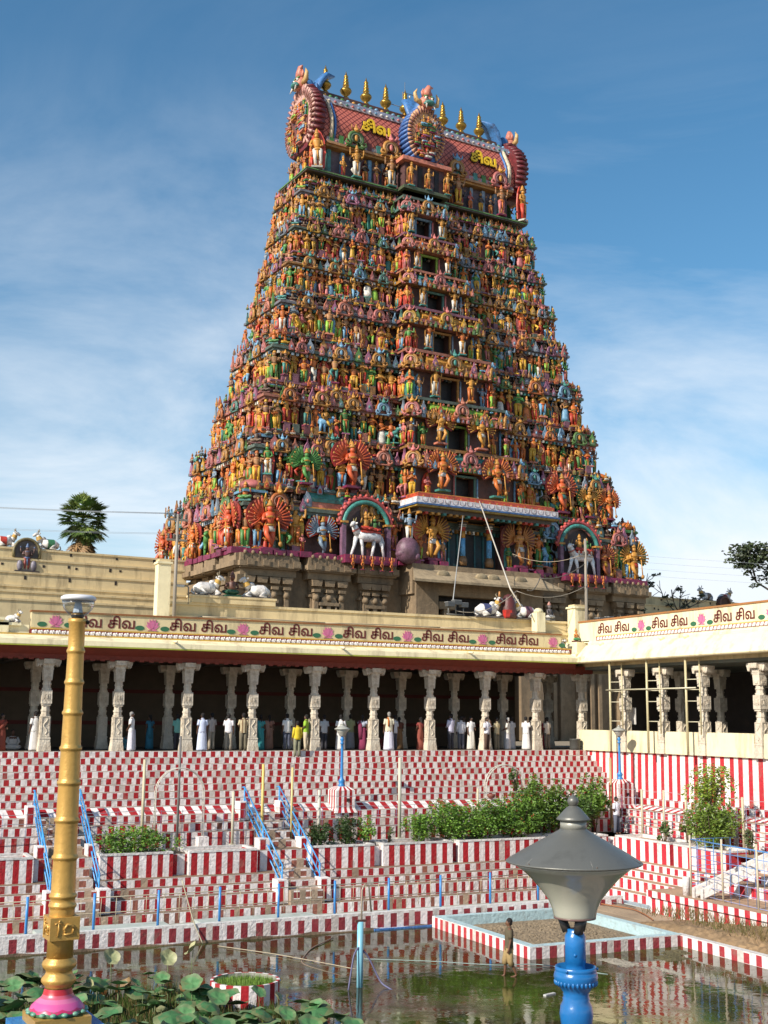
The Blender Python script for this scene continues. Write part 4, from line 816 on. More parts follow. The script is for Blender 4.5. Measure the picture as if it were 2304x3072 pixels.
# large guardians of the two lowest storeys
for x, y, z, s, pc, sk, bk in ((1.9, -.15, 12.2, 3.4, WH, (.55, .09, .03), (.30, .03, .02)), (5.9, .0, 12.2, 2.6, YL, BG, RD), (11.6 - 3.5, .05, 17.0, 3.3, WH, (.55, .10, .03), (.32, .03, .03)), (4.6, .05, 16.9, 2.5, SAL, GR, GR),
                         (26.5, .25, 17.0, 3.1, TL, (.5, .10, .03), (.35, .04, .03)), (29.2, .3, 16.9, 2.4, BG, GD, GR), (30.2, -.1, 12.2, 2.6, YL, (.45, .12, .04), (.3, .05, .03)), (33.4, .1, 12.2, 3.1, RD, GD, (.06, .20, .06)), (31.2, .3, 16.9, 2.4, RD, OR, RD)):
    put('guardian_statue', GUARD, x, y, z, s, 0, [jit(sk), jit(pc), jit(GD), jit(MG), jit(DK), jit(bk)])
for y, z, s, sk in ((1.6, 12.2, 3.2, (.55, .09, .03)), (8.0, 12.2, 2.6, OR), (14.2, 12.2, 3.0, (.5, .1, .03))): put('guardian_statue', GUARD, -.25, y, z, s, LEFT, [jit(sk), jit(WH), jit(GD), jit(MG), jit(DK), jit((.3, .04, .03))])
def bull_shrine(x, nm):
    o = thing(nm, None, None); o.parent = TW; o.location = (0, -.45, 0); m = MB(); z = z0
    for sx in (-1, 1): m.box((x + sx * 1.75, .15, z + 1.15), (.30, .35, 2.3), jit((.2, .10, .16))); m.box((x + sx * 1.75, .15, z + 2.3), (.55, .5, .14), GD)
    P = [(x + 1.75 * math.cos(t), .1, z + 2.1 + 1.7 * math.sin(t)) for t in np.linspace(0, math.pi, 15)]
    m.tube(P, .17, (.06, .26, .22), 6)
    m.tube([(x + 2.05 * math.cos(t), .15, z + 2.1 + 2.0 * math.sin(t)) for t in np.linspace(0, math.pi, 15)], .15, (.45, .08, .08), 6)
    for t in np.linspace(.1, math.pi - .1, 15): m.ball((x + 2.2 * math.cos(t), .1, z + 2.1 + 2.15 * math.sin(t)), (.13,) * 3, (.5, .08, .06), 5, 3)
    m.prism([(x - 1.6, z), (x + 1.6, z)] + [(x + 1.7 * math.cos(t), z + 2.1 + 1.65 * math.sin(t)) for t in np.linspace(0, math.pi, 9)], .5, .6, (.05, .03, .03)); m.bx(x - 2.0, x + 2.0, -.7, .6, z - .55, z, MG)
    m.build('arch', M_STAT, o)
    b = MB(); wc = (.80, .79, .77)
    b.tube([(x + 1.0, 0, z + 1.35), (x + .5, 0, z + 1.45), (x - .3, 0, z + 1.4), (x - .75, -.05, z + 1.55)], [.30, .38, .38, .30], wc, 10); b.tube([(x - .7, -.05, z + 1.5), (x - .95, -.1, z + 1.9), (x - 1.1, -.15, z + 2.15)], [.30, .24, .18], wc, 8); b.tube([(x - 1.05, -.15, z + 2.2), (x - 1.25, -.3, z + 2.15), (x - 1.42, -.42, z + 1.98)], [.19, .16, .11], wc, 8)
    for lx, ft in ((-.85, -1.25), (-.5, -.35), (.55, .35), (1.0, 1.3)): b.tube([(x + lx, -.05, z + 1.3), (x + (lx + ft) / 2 + .05, -.08, z + .7), (x + ft, -.1, z + .05)], [.17, .11, .085], wc, 7)
    for s_ in (-1, 1): b.tube([(x - 1.05, -.15 + s_ * .12, z + 2.33), (x - 1.0, -.15 + s_ * .2, z + 2.6)], [.05, .015], (.3, .25, .1), 5); b.ball((x - 1.0, -.15 + s_ * .25, z + 2.2), (.05, .14, .07), wc, 5, 3)
    b.tube([(x + 1.2, 0, z + 1.5), (x + 1.35, 0, z + 1.1), (x + 1.3, 0, z + .6)], [.06, .05, .05], wc, 5)
    b.tube([(x - .88, -.1, z + 1.75), (x - .93, -.1, z + 1.85)], [.27, .26], (.5, .15, .12), 10, caps=False); b.tube([(x + .1, 0, z + 1.55), (x + .6, 0, z + 1.55)], [.31, .31], (.42, .10, .06), 10, caps=False)
    b.build('bull_statue', M_STAT, o)
    for dx, s_, pl in ((-.15, 1.5, [jit(GD), jit(RD), jit(GD), jit(RD), jit(DK), jit(RD)]), (.55, 1.25, [jit(GR), jit(RD), jit(GD), jit(RD), jit(DK), jit(RD)])):
        q = MB(); q.add(SEAT[1], TM(x + dx, -.1, z + 1.65, s_), pl); q.build('rider_statue', M_STAT, o)
    for i in range(5): q = MB(); q.add(STAND[8], TM(x - 1.5 + .75 * i, -.85, z - 1.0, 1.0), [jit(OR), jit(OR), jit(GD), jit(MG), jit(DK), jit(RD)]); q.build('dwarf_statue', M_STAT, o)
bull_shrine(9.05, 'bull_shrine'); bull_shrine(27.6, 'bull_shrine')
for y in np.arange(0, 15.5, .9): slab.bx(-.55 + rng.uniform(-.1, .1), .4, y + .05, y + .8, 11.9, 12.25 + rng.uniform(-.1, .12), jit(MG))
for x in np.arange(0.2, 33.6, .95):
    if abs(x - c0) > 6: slab.bx(x, x + .85, -.5 + rng.uniform(-.1, .1), .4, 11.9, 12.22 + rng.uniform(-.06, .06), jit(MG))
# --- neck, barrel roof
z0 = 39.75
slab.bx(LX(40.7) - .1, RX(40.7) + .1, FI(40.7) - .1, BK(40.7) + .1, 40.45, 40.72, (.08, .06, .04)); slab.bx(LX(40.7) - .16, RX(40.7) + .16, FI(40.7) - .16, BK(40.7) + .16, 40.57, 40.63, (.13, .30, .09))
core.bx(LX(40) + .9, RX(40) - .9, FI(40) + .9, BK(40) - .3, 39.6, 40.5, (.10, .05, .04))
for x in np.arange(LX(40) + .4, RX(40) - .3, .62): put('seated_statue', SEAT[rng.integers(2)], x, FI(40) + .35, 39.78, rng.uniform(.6, .78), rng.uniform(-.3, .3), pal_statue()); put('ledge_bust', KUDU, x + .3, FI(40) + .15, 39.74, rng.uniform(.4, .65), 0, gpal())
for y in np.arange(FI(40) + .4, BK(40), .6): put('seated_statue', SEAT[0], LX(40) + .2, y, 39.78, .7, LEFT, pal_statue())
RL_, RR_ = 6.5, 24.1; YF, YBk = 2.75, 6.35; YM = (YF + YBk) / 2
core.bx(RL_ + .5, RR_ - .5, YF + .35, YBk - .35, 40.5, 43.3, (.13, .10, .12))
for x in np.arange(RL_ + .8, RR_ - .8, 1.15): pil.box((x, YF + .2, 41.7), (.28, .3, 2.3), pick(SKY, BG, TL))
for za, zb, out, cc in ((42.95, 43.12, .25, (.40, .20, .05)), (43.12, 43.30, .42, (.42, .22, .10)), (43.30, 43.62, .34, (.28, .22, .24))): slab.bx(RL_ + .4, RR_ - .4, YF - out, YBk + out, za, zb, cc)
for x in np.arange(RL_ + .6, RR_ - .8, .8): slab.bx(x, x + .36, YF - .36, YF, 43.34, 43.95, pick(GR, MR, TL, PK)); slab.ball((x + .6, YF - .30, 43.45), (.14, .08, .1), pick(PK, WH), 5, 3)
def roof_prof():
    P = []
    for t in np.linspace(0, 1, 13):
        z = 43.55 + 4.25 * t; w = (YBk - YF) / 2 + .12
        wy = w * (1.0 + .12 * math.sin(math.pi * min(1, t * 1.6))) * (1 - t ** 2.6) ** .62 if t < 1 else .05
        P.append((YM - wy, z))
    return P + [(2 * YM - y, z) for y, z in P[::-1]]
def tile_mat():
    m = bpy.data.materials.new('diamond_tiles'); m.use_nodes = True; nt = m.node_tree; b = nt.nodes['Principled BSDF']; l = nt.links.new; b.inputs['Roughness'].default_value = .6
    tcn = N(nt, 'ShaderNodeTexCoord'); sp = N(nt, 'ShaderNodeSeparateXYZ'); l(tcn.outputs['Object'], sp.inputs[0]); outs = []
    for sg in (1, -1):
        z = N(nt, 'ShaderNodeMath', operation='MULTIPLY'); z.inputs[1].default_value = sg * 1.05; l(sp.outputs['Z'], z.inputs[0])
        a = N(nt, 'ShaderNodeMath', operation='ADD'); l(sp.outputs['X'], a.inputs[0]); l(z.outputs[0], a.inputs[1])
        s = N(nt, 'ShaderNodeMath', operation='MULTIPLY'); s.inputs[1].default_value = 2.05; l(a.outputs[0], s.inputs[0])
        f = N(nt, 'ShaderNodeMath', operation='FRACT'); l(s.outputs[0], f.inputs[0]); g_ = N(nt, 'ShaderNodeMath', operation='LESS_THAN'); g_.inputs[1].default_value = .20; l(f.outputs[0], g_.inputs[0]); outs.append(g_)
    mx_ = N(nt, 'ShaderNodeMath', operation='MAXIMUM'); l(outs[0].outputs[0], mx_.inputs[0]); l(outs[1].outputs[0], mx_.inputs[1])
    c = N(nt, 'ShaderNodeMix', data_type='RGBA'); c.inputs[6].default_value = (.50, .135, .095, 1); c.inputs[7].default_value = (.13, .02, .018, 1); l(mx_.outputs[0], c.inputs[0]); l(c.outputs[2], b.inputs['Base Color']); return m
m = MB(); m.prism(roof_prof(), RL_, RR_, (1, 1, 1), axis='x'); m.build('barrel_roof', tile_mat(), TW)
m = MB()
for za, zb, yy, cc in ((46.75, 46.95, .95, (.50, .42, .42)), (46.95, 47.25, .92, (.30, .32, .42))):
    m.bx(RL_ + .1, RR_ - .1, YM - yy - .45, YM - yy, za, zb, cc)
for x in np.arange(RL_ + .2, RR_ - .3, .5): m.ball((x + .2, YM - 1.42, 46.95), (.14, .08, .10), pick(PK, WH, TL, SKY), 5, 3); m.ball((x + .2, YM - .62, 47.72), (.2, .12, .14), pick(TL, SKY, GR, GD), 5, 3)
m.bx(RL_, RR_, YM - .6, YM + .6, 47.4, 47.62, (.12, .05, .03)); m.bx(RL_ + .2, RR_ - .2, YM - .34, YM + .34, 47.6, 48.2, (.10, .045, .03)); m.build('ridge', M_STAT, TW)
fin = MB(); fin.lathe([(.30, 0), (.36, .08), (.30, .18), (.17, .26), (.16, .32), (.40, .50), (.54, .70), (.54, .82), (.40, .98), (.22, 1.05), (.17, 1.12), (.30, 1.20), (.30, 1.28), (.16, 1.36), (.27, 1.45), (.27, 1.52), (.14, 1.60), (.24, 1.70), (.23, 1.76), (.12, 1.84), (.21, 1.94), (.20, 2.02), (.12, 2.10), (.05, 2.3), (.01, 2.45)], (0, 0, 0), GD, 14)
fme = fin.mesh('finial', mat('gilded_copper', (0.34, 0.20, 0.035), rough=.33, metal=.75, noise=.12, nscale=3))
for k in range(9):
    o = bpy.data.objects.new('finial', fme); COL.objects.link(o); o.parent = TW; o.location = (7.75 + 1.77 * k, YM, 48.18); o.scale = (.84, .84, .98)
m = MB()
for x in (14.6, 15.9): m.tube([(x, YM, 47.9), (x, YM, 50.3)], .035, IRON, 5)
m.tube([(14.6, YM, 50.3), (15.9, YM, 50.3)], .03, IRON, 5); m.tube([(13.6, YM, 49.0), (16.3, YM, 49.0)], .03, IRON, 5); m.tube([(14.8, YM, 47.9), (14.8, YM, 51.2)], .02, IRON, 5); m.ball((15.25, YM, 50.05), (.08, .08, .12), WH, 6, 4); m.build('lightning_rod_frame', M_METAL, TW)
ty = text_mesh('roof_letters', TXT, 1.25, 0.06, M_YEL, None, 0.035); tb = text_mesh('roof_letters_edge', TXT, 1.25, 0.04, M_BLK, None, 0.09)
for x in (11.0, 20.8):
    for me, d in ((tb, 0), (ty, -.07)):
        o = bpy.data.objects.new('roof_lettering', me); COL.objects.link(o); o.parent = TW; o.location = (x, YF - .42 + d, 44.85); o.rotation_euler = (R(82), 0, 0)
# horseshoe ends and the front gable, with the toothed monster faces above
def horseshoe(w, h_, n=34):
    P = []
    for t in np.linspace(R(-62), R(242), n):
        rr = 1 + (.12 if math.sin(t) > .8 else 0); P.append((w * math.cos(t), h_ * .5 + h_ * .5 * math.sin(t) * (1.08 if math.sin(t) > .85 else 1)))
    return P
def gable_end(nm, T, w, h_, th, col, rim, side):
    o = thing(nm, None, None); o.parent = TW; P = horseshoe(w, h_); m = MB()
    m.prism(P, 0, th, col, side=side); m.prism([(x * .80, h_ * .5 + (z - h_ * .5) * .80) for x, z in P], -.10, .0, rim, side=rim)
    m.prism([(x * .62, h_ * .48 + (z - h_ * .5) * .62) for x, z in P], -.16, -.1, (.16, .06, .05))
    sc_ = lambda p, y, k: (p[0] * k, y, h_ * .5 + (p[1] - h_ * .5) * k)
    for i in range(1, len(P) - 1):
        m.tube([sc_(P[i], -.12, .74), sc_(P[i], -.10, .92), sc_(P[i], -.02, 1.02)], [.05, .11, .13], jit(rim, .15), 6); m.tube([sc_(P[i], -.15, .76), sc_(P[i], -.22, .95)], [.03, .05], jit((.30, .10, .10), .2), 4)
        m.tube([sc_(P[i], .02, .99), sc_(P[i], th * .5, 1.03), sc_(P[i], th, .97)], [.14, .16, .13], jit(side, .12), 6)
    c = m.build('arch', M_STAT, o)
    q = MB()
    for i in range(44):
        a = rng.uniform(0, 6.28); rr = math.sqrt(rng.uniform()) * .66; q.add(STAND[rng.integers(10)] if i % 3 else SEAT[0], TM(rr * w * math.cos(a), -.25, h_ * .34 + rr * h_ * .5 * math.sin(a), h_ * rng.uniform(.14, .24)), pal_statue())
    q.build('relief_statues', M_STAT, o)
    f = MB(); z = h_ * 1.0
    f.ball((0, -.1, z + .45), (.62, .5, .55), jit(SAL), 12, 8); f.ball((0, -.55, z + .25), (.45, .3, .22), jit(TL), 10, 6); f.tube([(-.5, -.5, z + .12), (0, -.72, z + .2), (.5, -.5, z + .12)], .10, jit(TL), 6)
    for sx in (-1, 1):
        f.ball((sx * .27, -.5, z + .62), (.15, .12, .15), WH, 8, 5); f.ball((sx * .27, -.61, z + .62), (.07, .05, .07), DK, 6, 4); f.tube([(sx * .15, -.5, z + .82), (sx * .45, -.42, z + .8)], .07, jit(GR), 5)
        f.tube([(sx * .5, -.1, z + .35), (sx * .95, -.1, z + .5), (sx * 1.05, -.1, z + 1.0), (sx * .85, -.1, z + 1.4)], [.22, .2, .14, .03], jit((.6, .38, .15)), 6); f.tube([(sx * .3, -.6, z + .1), (sx * .4, -.75, z - .3)], [.10, .03], WH, 5)
        f.tube([(sx * .3, -.1, z + .9), (sx * .42, -.1, z + 1.25), (sx * .3, -.1, z + 1.6)], [.16, .1, .02], jit(SAL), 5)
    f.tube([(0, -.1, z + .9), (0, -.15, z + 1.35), (.15, -.2, z + 1.75), (.5, -.2, z + 1.75)], [.4, .34, .2, .05], jit(SAL), 7); f.build('monster_face', M_STAT, o)
    if side[2] > .1 or nm == 'roof_end': 
        b = MB(); b.tube([(0, th * .9, z - .6), (0, th + .25, z + .2), (0, th + .55, z + 1.0), (0, th + 1.0, z + 1.6), (0, th + 1.9, z + 1.9)], [.55, .75, .85, .8, .15], (.05, .17, .40), 8, sq=.35); b.ball((0, th * .6, z + .3), (.55, .55, .8), (.04, .14, .34), 8, 6); b.build('blue_tail', M_STAT, o)
    o.matrix_local = T; return o
gable_end('roof_end', Matrix.Translation((RL_ - .75, YM, 42.6)) @ Matrix.Rotation(-math.pi / 2, 4, 'Z'), 2.4, 5.3, .85, (.15, .02, .025), (.60, .34, .28), (.15, .02, .025))
gable_end('roof_end', Matrix.Translation((RR_ + .75, YM, 42.6)) @ Matrix.Rotation(math.pi / 2, 4, 'Z'), 2.5, 5.3, .95, (.15, .02, .025), (.14, .02, .025), (.15, .02, .025))
gable_end('front_gable', Matrix.Translation((14.75, YF - 1.45, 43.0)), 1.6, 4.4, 1.4, (.06, .16, .40), (.55, .30, .16), (.05, .14, .38))
for x in (RL_ + .75, RR_ - .75):
    m = MB(); P = roof_prof(); m.tube([(x, YM + (y - YM) * 1.05, z + .05) for y, z in P], .16, (.62, .50, .34), 6); m.tube([(x + (.3 if x < 10 else -.3), YM + (y - YM) * 1.03, z + .02) for y, z in P], .10, (.05, .16, .42), 5); m.build('roof_rib', M_STAT, TW)
door.build('doorway', M_STAT, TW) if door.n else None; door = MB()
core.bx(13.0, 16.5, YF - 1.3, YF + .6, 40.5, 43.2, (.10, .05, .05)); door.bx(14.15, 14.55, YF - 1.36, YF - 1.3, 40.9, 42.6, (.008, .006, .006)); door.build('doorway', M_STAT, TW); door = MB(); door.bx(15.6, 16.0, YF - 1.36, YF - 1.3, 40.9, 42.6, (.008, .006, .006)); slab.bx(12.6, 16.9, YF - 1.75, YF, 42.75, 43.05, jit(SAL)); slab.bx(12.7, 16.8, 1.05, 3, 40.5, 40.74, (.08, .10, .05))
for x, s in ((13.35, 2.1), (14.9, 1.9), (16.6, 2.0)): put('standing_statue', STAND[2], x, YF - 1.6, 40.75, s, 0, [jit(GD), jit(OR), jit(GD), jit(TL), jit(DK), jit(RD)])
for i, x in enumerate(np.arange(RL_ + 1.8, RR_ - 1.0, .95)):
    if abs(x - 14.75) < 2.2: continue
    put('standing_statue', STAND[rng.integers(10)], x, YF - .25 + rng.uniform(-.1, .1), 40.72, rng.uniform(1.75, 2.15), rng.uniform(-.2, .2), pal_statue() if i % 3 == 0 else [jit(DK, .5), pick(WH, OR, YL, RD), jit(GD), jit(MR), jit(DK), jit(MR)])
for x in (9.2, 12.2, 18.2, 22.3): put('horseshoe_gable', GABLE, x, YF - .55, 43.2, 1.9, 0, gpal()); put('standing_statue', STAND[3], x, YF - .7, 40.75, 2.6, 0, pal_statue())
for x, sx in ((6.0, -1), (24.5, 1)): put('guardian_statue', STAND[4], x, YF - .6, 40.75, 3.1, sx * .5, [jit(GD), jit(WH if sx < 0 else RD), jit(GD), jit((.4, .38, .34)), jit(DK), jit(RD)])
for y in (2.6, 3.7, 4.8, 5.9): put('standing_statue', STAND[rng.integers(8)], LX(40.7) + .5, y, 40.72, 2.0, LEFT, pal_statue()); put('standing_statue', STAND[rng.integers(8)], RX(40.7) - .4, y, 40.72, 2.0, RIGHT, pal_statue())
# --- granite base
st = MB(); SC = (0.245, 0.175, 0.105)
st.bx(.55, 33.8, .55, 15.5, -.1, 11.0, jit(SC, .05))
for x0, x1, d in ((-.2, 4.0, .0), (4.6, 8.0, .15), (8.4, 11.4, .05), (23.8, 26.6, .05), (27.2, 30.2, .1), (30.8, 34.4, .0)):
    c = jit(SC, .08); st.bx(x0, x1, -.45 - d, 1.0, 10.95, 11.9, c); st.bx(x0 - .12, x1 + .12, -.62 - d, 1, 11.05, 11.38, jit(SC)); st.bx(x0 + .1, x1 - .1, -.2 - d, .8, 10.5, 10.95, jit(SC)); st.bx(x0 + .5, x1 - .5, .15 - d, .8, 0, 10.5, jit(SC))
    for xx in np.arange(x0 + .1, x1 - .3, .55): st.bx(xx, xx + .12, -.48 - d, -.44 - d, 11.4, 11.85, jit(SC, .2)); st.ball((xx + .2, -.5 - d, 11.95), (.13, .1, .14), jit(SC, .2), 6, 4)
    for xx in np.arange(x0 + .4, x1 - .3, 1.1): st.bx(xx, xx + .5, -.68 - d, -.6 - d, 11.12, 11.5, jit(SC, .15))
    n = max(3, int((x1 - x0) / 1.0))
    for zz_, w_ in ((9.35, .16), (8.3, .10), (7.0, .14)): st.bx(x0 + .35, x1 - .35, .05 - d, .5, zz_, zz_ + w_, jit(SC, .12))
    for i in range(n):
        xx = x0 + .75 + i * (x1 - x0 - 1.5) / max(1, n - 1); st.box((xx, .0 - d, 4.8), (.30, .4, 9.6), jit(SC, .12)); st.box((xx, -.02 - d, 9.75), (.50, .6, .20), jit(SC, .12)); st.box((xx, -.04 - d, 10.25), (.62, .6, .4), jit(SC, .12), top=(1.3, 1)); st.lathe([(.16, 9.1), (.24, 9.25), (.24, 9.35), (.15, 9.5)], (xx, -.12 - d, 0), jit(SC), 8); st.box((xx, -.2 - d, 8.2), (.34, .12, .3), jit(SC, .12))
    xm = (x0 + x1) / 2                                      # small niche
    st.box((xm, -.05 - d, 8.9), (1.5, .4, .22), jit(SC)); st.prism([(xm - .6, 9.0), (xm + .6, 9.0), (xm + .45, 9.35), (xm, 9.7), (xm - .45, 9.35)], -.2 - d, .2, jit(SC))
    for q in (-.55, .55): st.tube([(xm + q, -.12 - d, 6.6), (xm + q, -.12 - d, 8.8)], .10, jit(SC), 6)
    st.bx(xm - .4, xm + .4, .08 - d, .16 - d, 6.6, 8.7, (.05, .04, .03))
for i, (y0, y1) in enumerate(((-.2, 2.6), (3.1, 5.0), (5.5, 7.2), (7.5, 9.2))):
    d = .1 * (i % 2); c = jit(SC, .08); st.bx(-.42 - d, 1, y0, y1, 10.95, 11.88, c); st.bx(-.6 - d, 1, y0 - .1, y1 + .1, 11.05, 11.38, jit(SC)); st.bx(.12 - d, .8, y0 + .3, y1 - .3, 0, 10.9, jit(SC))
    for yy in (y0 + .45, y1 - .45): st.box((.0 - d, yy, 4.8), (.4, .42, 9.6), jit(SC)); st.box((-.05, yy, 9.75), (.6, .7, .28), jit(SC)); st.box((-.05, yy, 10.25), (.6, 1.0, .5), jit(SC), top=(1, 1.2)); st.lathe([(.2, 9.0), (.34, 9.25), (.2, 9.5)], (-.1, yy, 0), jit(SC), 8)
# gateway with its wide stone brow
gx = 17.6
st.bx(gx - 5.2, gx - 3.4, -1.5, 1, 0, 10.9, jit(SC)); st.bx(gx + 3.6, gx + 5.6, -1.5, 1, 0, 10.9, jit(SC)); st.bx(gx - 5.4, gx + 5.6, -1.3, 1, 9.9, 12.0, jit(SC))
st.raw([(gx - 6.2, -2.9, 10.75), (gx + 6.4, -2.9, 10.75), (gx + 5.3, -1.0, 11.8), (gx - 5.2, -1.0, 11.8), (gx - 6.2, -2.9, 10.58), (gx + 6.4, -2.9, 10.58), (gx + 5.3, -1.0, 10.9), (gx - 5.2, -1.0, 10.9)], [(0, 1, 2, 3), (4, 5, 1, 0), (7, 6, 5, 4), (0, 3, 7, 4), (1, 5, 6, 2)], (.34, .26, .16))
for q in (-3.4, -.2, .8, 3.2): st.ball((gx + q, -2.1, 11.25), (.55, .12, .3), (.32, .25, .15), 8, 5)
st.bx(gx - 3.4, gx + 3.6, -.6, -.5, 0, 9.9, (.012, .01, .009)); st.box((gx - 4.3, -1.75, 4.2), (.95, .6, 8.4), (.34, .26, .16))
for q in (-2.6, 2.8): st.box((gx + q, -1.1, 4.5), (.5, .5, 9.0), jit(SC)); st.box((gx + q, -1.1, 9.2), (1.4, .7, .5), jit(SC))
st.build('stone_base', M_STONE, TW)
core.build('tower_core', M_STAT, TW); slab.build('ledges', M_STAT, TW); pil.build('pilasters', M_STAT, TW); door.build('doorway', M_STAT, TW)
# --- hand the pieces out: up to 100 of a kind as parts of their own, the rest of that kind as one part
for kind, L_ in bins.items():
    L_.sort(key=lambda q: -q[3]); own = L_[:95]; rest = L_[95:]
    cache = {}
    for i, (t, M, pl, s) in enumerate(own):
        key = (id(t), i % 12 if kind != 'guardian_statue' else i)
        if key not in cache:
            q = MB(); q.add(t, None, pl); cache[key] = q.mesh(kind, M_STAT)
        o = bpy.data.objects.new(kind, cache[key]); COL.objects.link(o); o.parent = TW; o.matrix_local = Matrix(M.tolist())
    if rest:
        q = MB()
        for t, M, pl, s in rest: q.add(t, M, pl)
        q.build(kind + 's', M_STAT, TW, kind='stuff')
# ------------------------------------------------------------------ temple enclosure wall, statues on the walls
TL_, TR_ = TW.location.copy(), R(4.35)
def tw(x, y, z): return (TL_.x + x * math.cos(TR_) - y * math.sin(TR_), TL_.y + x * math.sin(TR_) + y * math.cos(TR_), z)
WST = [(12.35, 0.0), (11.62, .30), (10.70, .62), (9.78, .95), (9.40, 1.25), (8.85, 1.5), (3.0, 0)]
for x0, x1, lb in ((-70, -.35, 'long high cream enclosure wall with stepped ledges running left from the tower'), (34.2, 120, 'shaded cream enclosure wall running right from the tower towards the trees')):
    o = ledge_wall('enclosure_wall', x0, x1, 9.0, WST, 1.8, lb, loc=TL_, rz=TR_)
    m = MB(); rr = np.random.default_rng(4)
    for (z, pr) in ((12.0, 0), (11.15, .30), (10.2, .62), (11.1, .3)):
        for x in np.arange(x0 + 1, x1, 2.9): xx = x + rr.uniform(-.8, .8); m.bx(xx, xx + .16, 9 - pr - .02, 9 - pr + .1, z, z + rr.uniform(.12, .28), (.03, .02, .015))
    m.build('drain_hole', M_GEN, o)
def bull_mb(cloth, body=(.70, .67, .63)):     # lying bull, head towards -x
    m = MB(); m.tube([(.75, 0, .35), (.45, 0, .42), (0, 0, .42), (-.4, 0, .48)], [.18, .34, .34, .28], body, 10)
    m.ball((-.30, 0, .78), (.20, .16, .14), body, 8, 5); m.tube([(-.42, 0, .55), (-.62, 0, .82), (-.70, 0, 1.0)], [.25, .18, .14], body, 8); m.tube([(-.66, 0, 1.08), (-.84, 0, 1.03), (-1.0, 0, .93)], [.15, .12, .08], body, 8)
    for s in (-1, 1):
        m.tube([(-.66, s * .10, 1.18), (-.62, s * .17, 1.32), (-.66, s * .16, 1.42)], [.045, .035, .01], (.25, .2, .12), 5); m.ball((-.60, s * .22, 1.10), (.05, .13, .06), body, 6, 4)
        m.tube([(-.42, s * .22, .30), (-.70, s * .26, .16), (-.40, s * .30, .08)], [.12, .09, .07], body, 6); m.tube([(.45, s * .28, .30), (.15, s * .36, .14), (.5, s * .38, .08)], [.17, .11, .07], body, 6)
    m.tube([(.85, .05, .35), (.95, .15, .2), (.8, .3, .08)], [.05, .04, .05], body, 5); m.tube([(-.05, 0, .42), (.40, 0, .42)], [.362, .37], cloth, 10, caps=False); m.tube([(-.55, 0, .70), (-.66, 0, .92)], [.235, .17], (.5, .3, .06), 8, caps=False)
    m.bx(-.8, .95, -.42, .42, -.04, .05, (.12, .10, .09)); return m
def bull(loc, rz, s, cloth, label):
    o = bull_mb(cloth).build('bull_statue', M_STAT); o.location = loc; o.rotation_euler = (0, 0, rz); o.scale = (s,) * 3; tag(o, label, 'bull statue', 'painted bulls on the temple walls')
bull(tw(-12.75, 9.7, 12.38), math.pi + TR_, .95, (.5, .05, .03), 'white lying bull with red saddle cloth on top of the high wall at far left')
bull(tw(-9.95, 9.7, 12.38), TR_, 1.0, (.04, .16, .07), 'white lying bull with green saddle cloth on the high wall left of the palm')
bull((-17.95, 6.3, 7.40), math.pi, .9, (.66, .62, .58), 'plain white bull seen from behind left of the dark seated figure on the raised plinth')
bull((-15.35, 6.3, 7.40), 0, .9, (.66, .62, .58), 'plain white bull seen from behind right of the dark seated figure on the raised plinth')
bull((-1.75, 6.2, 7.04), math.pi, 1.0, (.06, .07, .16), 'white bull with dark blue cloth left of the maroon robed figure on the roof wall')
bull((.62, 6.2, 7.04), 0, .95, (.16, .07, .10), 'white bull with purple cloth right of the maroon robed figure on the roof wall')
bull(tw(50.7, 9.8, 12.4), TR_, 1.0, (.22, .16, .12), 'grey shaded bull on the far wall left of the dark round medallion')
bull(tw(53.1, 9.8, 12.4), math.pi + TR_, 1.0, (.45, .06, .04), 'grey shaded bull with red cloth on the far wall below the right tree')
bull((-28.2, -.02, 5.22), math.pi * .8, .42, (.6, .58, .5), 'small white bull on the roof edge at the left end of the lettering band')
bull((-1.05, .10, 5.0), math.pi * 1.1, .45, (.06, .06, .06), 'small grey bull on the roof edge at the right end of the lettering band')
def seated(loc, rz, s, pal, label, extra=None):
    m = MB(); m.add(SEAT[0], None, pal); o = m.build('seated_statue', M_STAT); o.location = loc; o.rotation_euler = (0, 0, rz); o.scale = (s,) * 3; tag(o, label, 'statue'); return o
seated((-16.65, 6.25, 7.40), math.pi, 1.35, [(.12, .05, .035), (.02, .10, .05), (.10, .04, .03), (.02, .1, .05), (.1, .03, .02), (.1, .1, .1)], 'dark brown seated figure in green cloth seen from behind between two white bulls')
m = MB(); m.lathe([(.50, 0), (.48, .25), (.42, .6), (.40, .9), (.30, 1.15), (.22, 1.3), (.02, 1.38)], (-.42, 6.2, 7.04), (.10, .02, .02), 10); m.tube([(-.7, 6.1, 7.9), (-1.05, 6.0, 7.95), (-1.15, 5.95, 8.25)], [.13, .10, .07], (.10, .02, .02), 6); m.tube([(-1.15, 5.95, 8.2), (-1.16, 5.92, 8.5)], [.08, .05], (.45, .2, .06), 6); m.bx(-.85, -.45, 5.75, 6.2, 7.04, 7.5, (.5, .03, .02))
tag(m.build('seated_statue', M_STAT), 'maroon robed seated figure raising a hand between two white bulls on the roof wall', 'statue')
seated((-29.6, -.1, 5.42), 0, .8, [(.08, .14, .22), (.3, .2, .05), (.5, .35, .05), (.1, .13, .2), (.05, .04, .04), (.2, .2, .2)], 'small dark blue seated figure on the roof edge at far left')
seated((-.25, -.1, 5.42), 0.3, .72, [(.5, .2, .05), (.05, .25, .1), (.5, .3, .05), (.12, .02, .02), (.05, .04, .04), (.2, .2, .2)], 'small orange seated figure where the two roof edges meet')
seated((2.3, 6.2, 7.04), .5, 1.1, [(.12, .10, .10), (.5, .48, .45), (.5, .25, .2), (.1, .1, .1), (.05, .04, .04), (.2, .2, .2)], 'grey seated figure between the two cream piers on the roof')
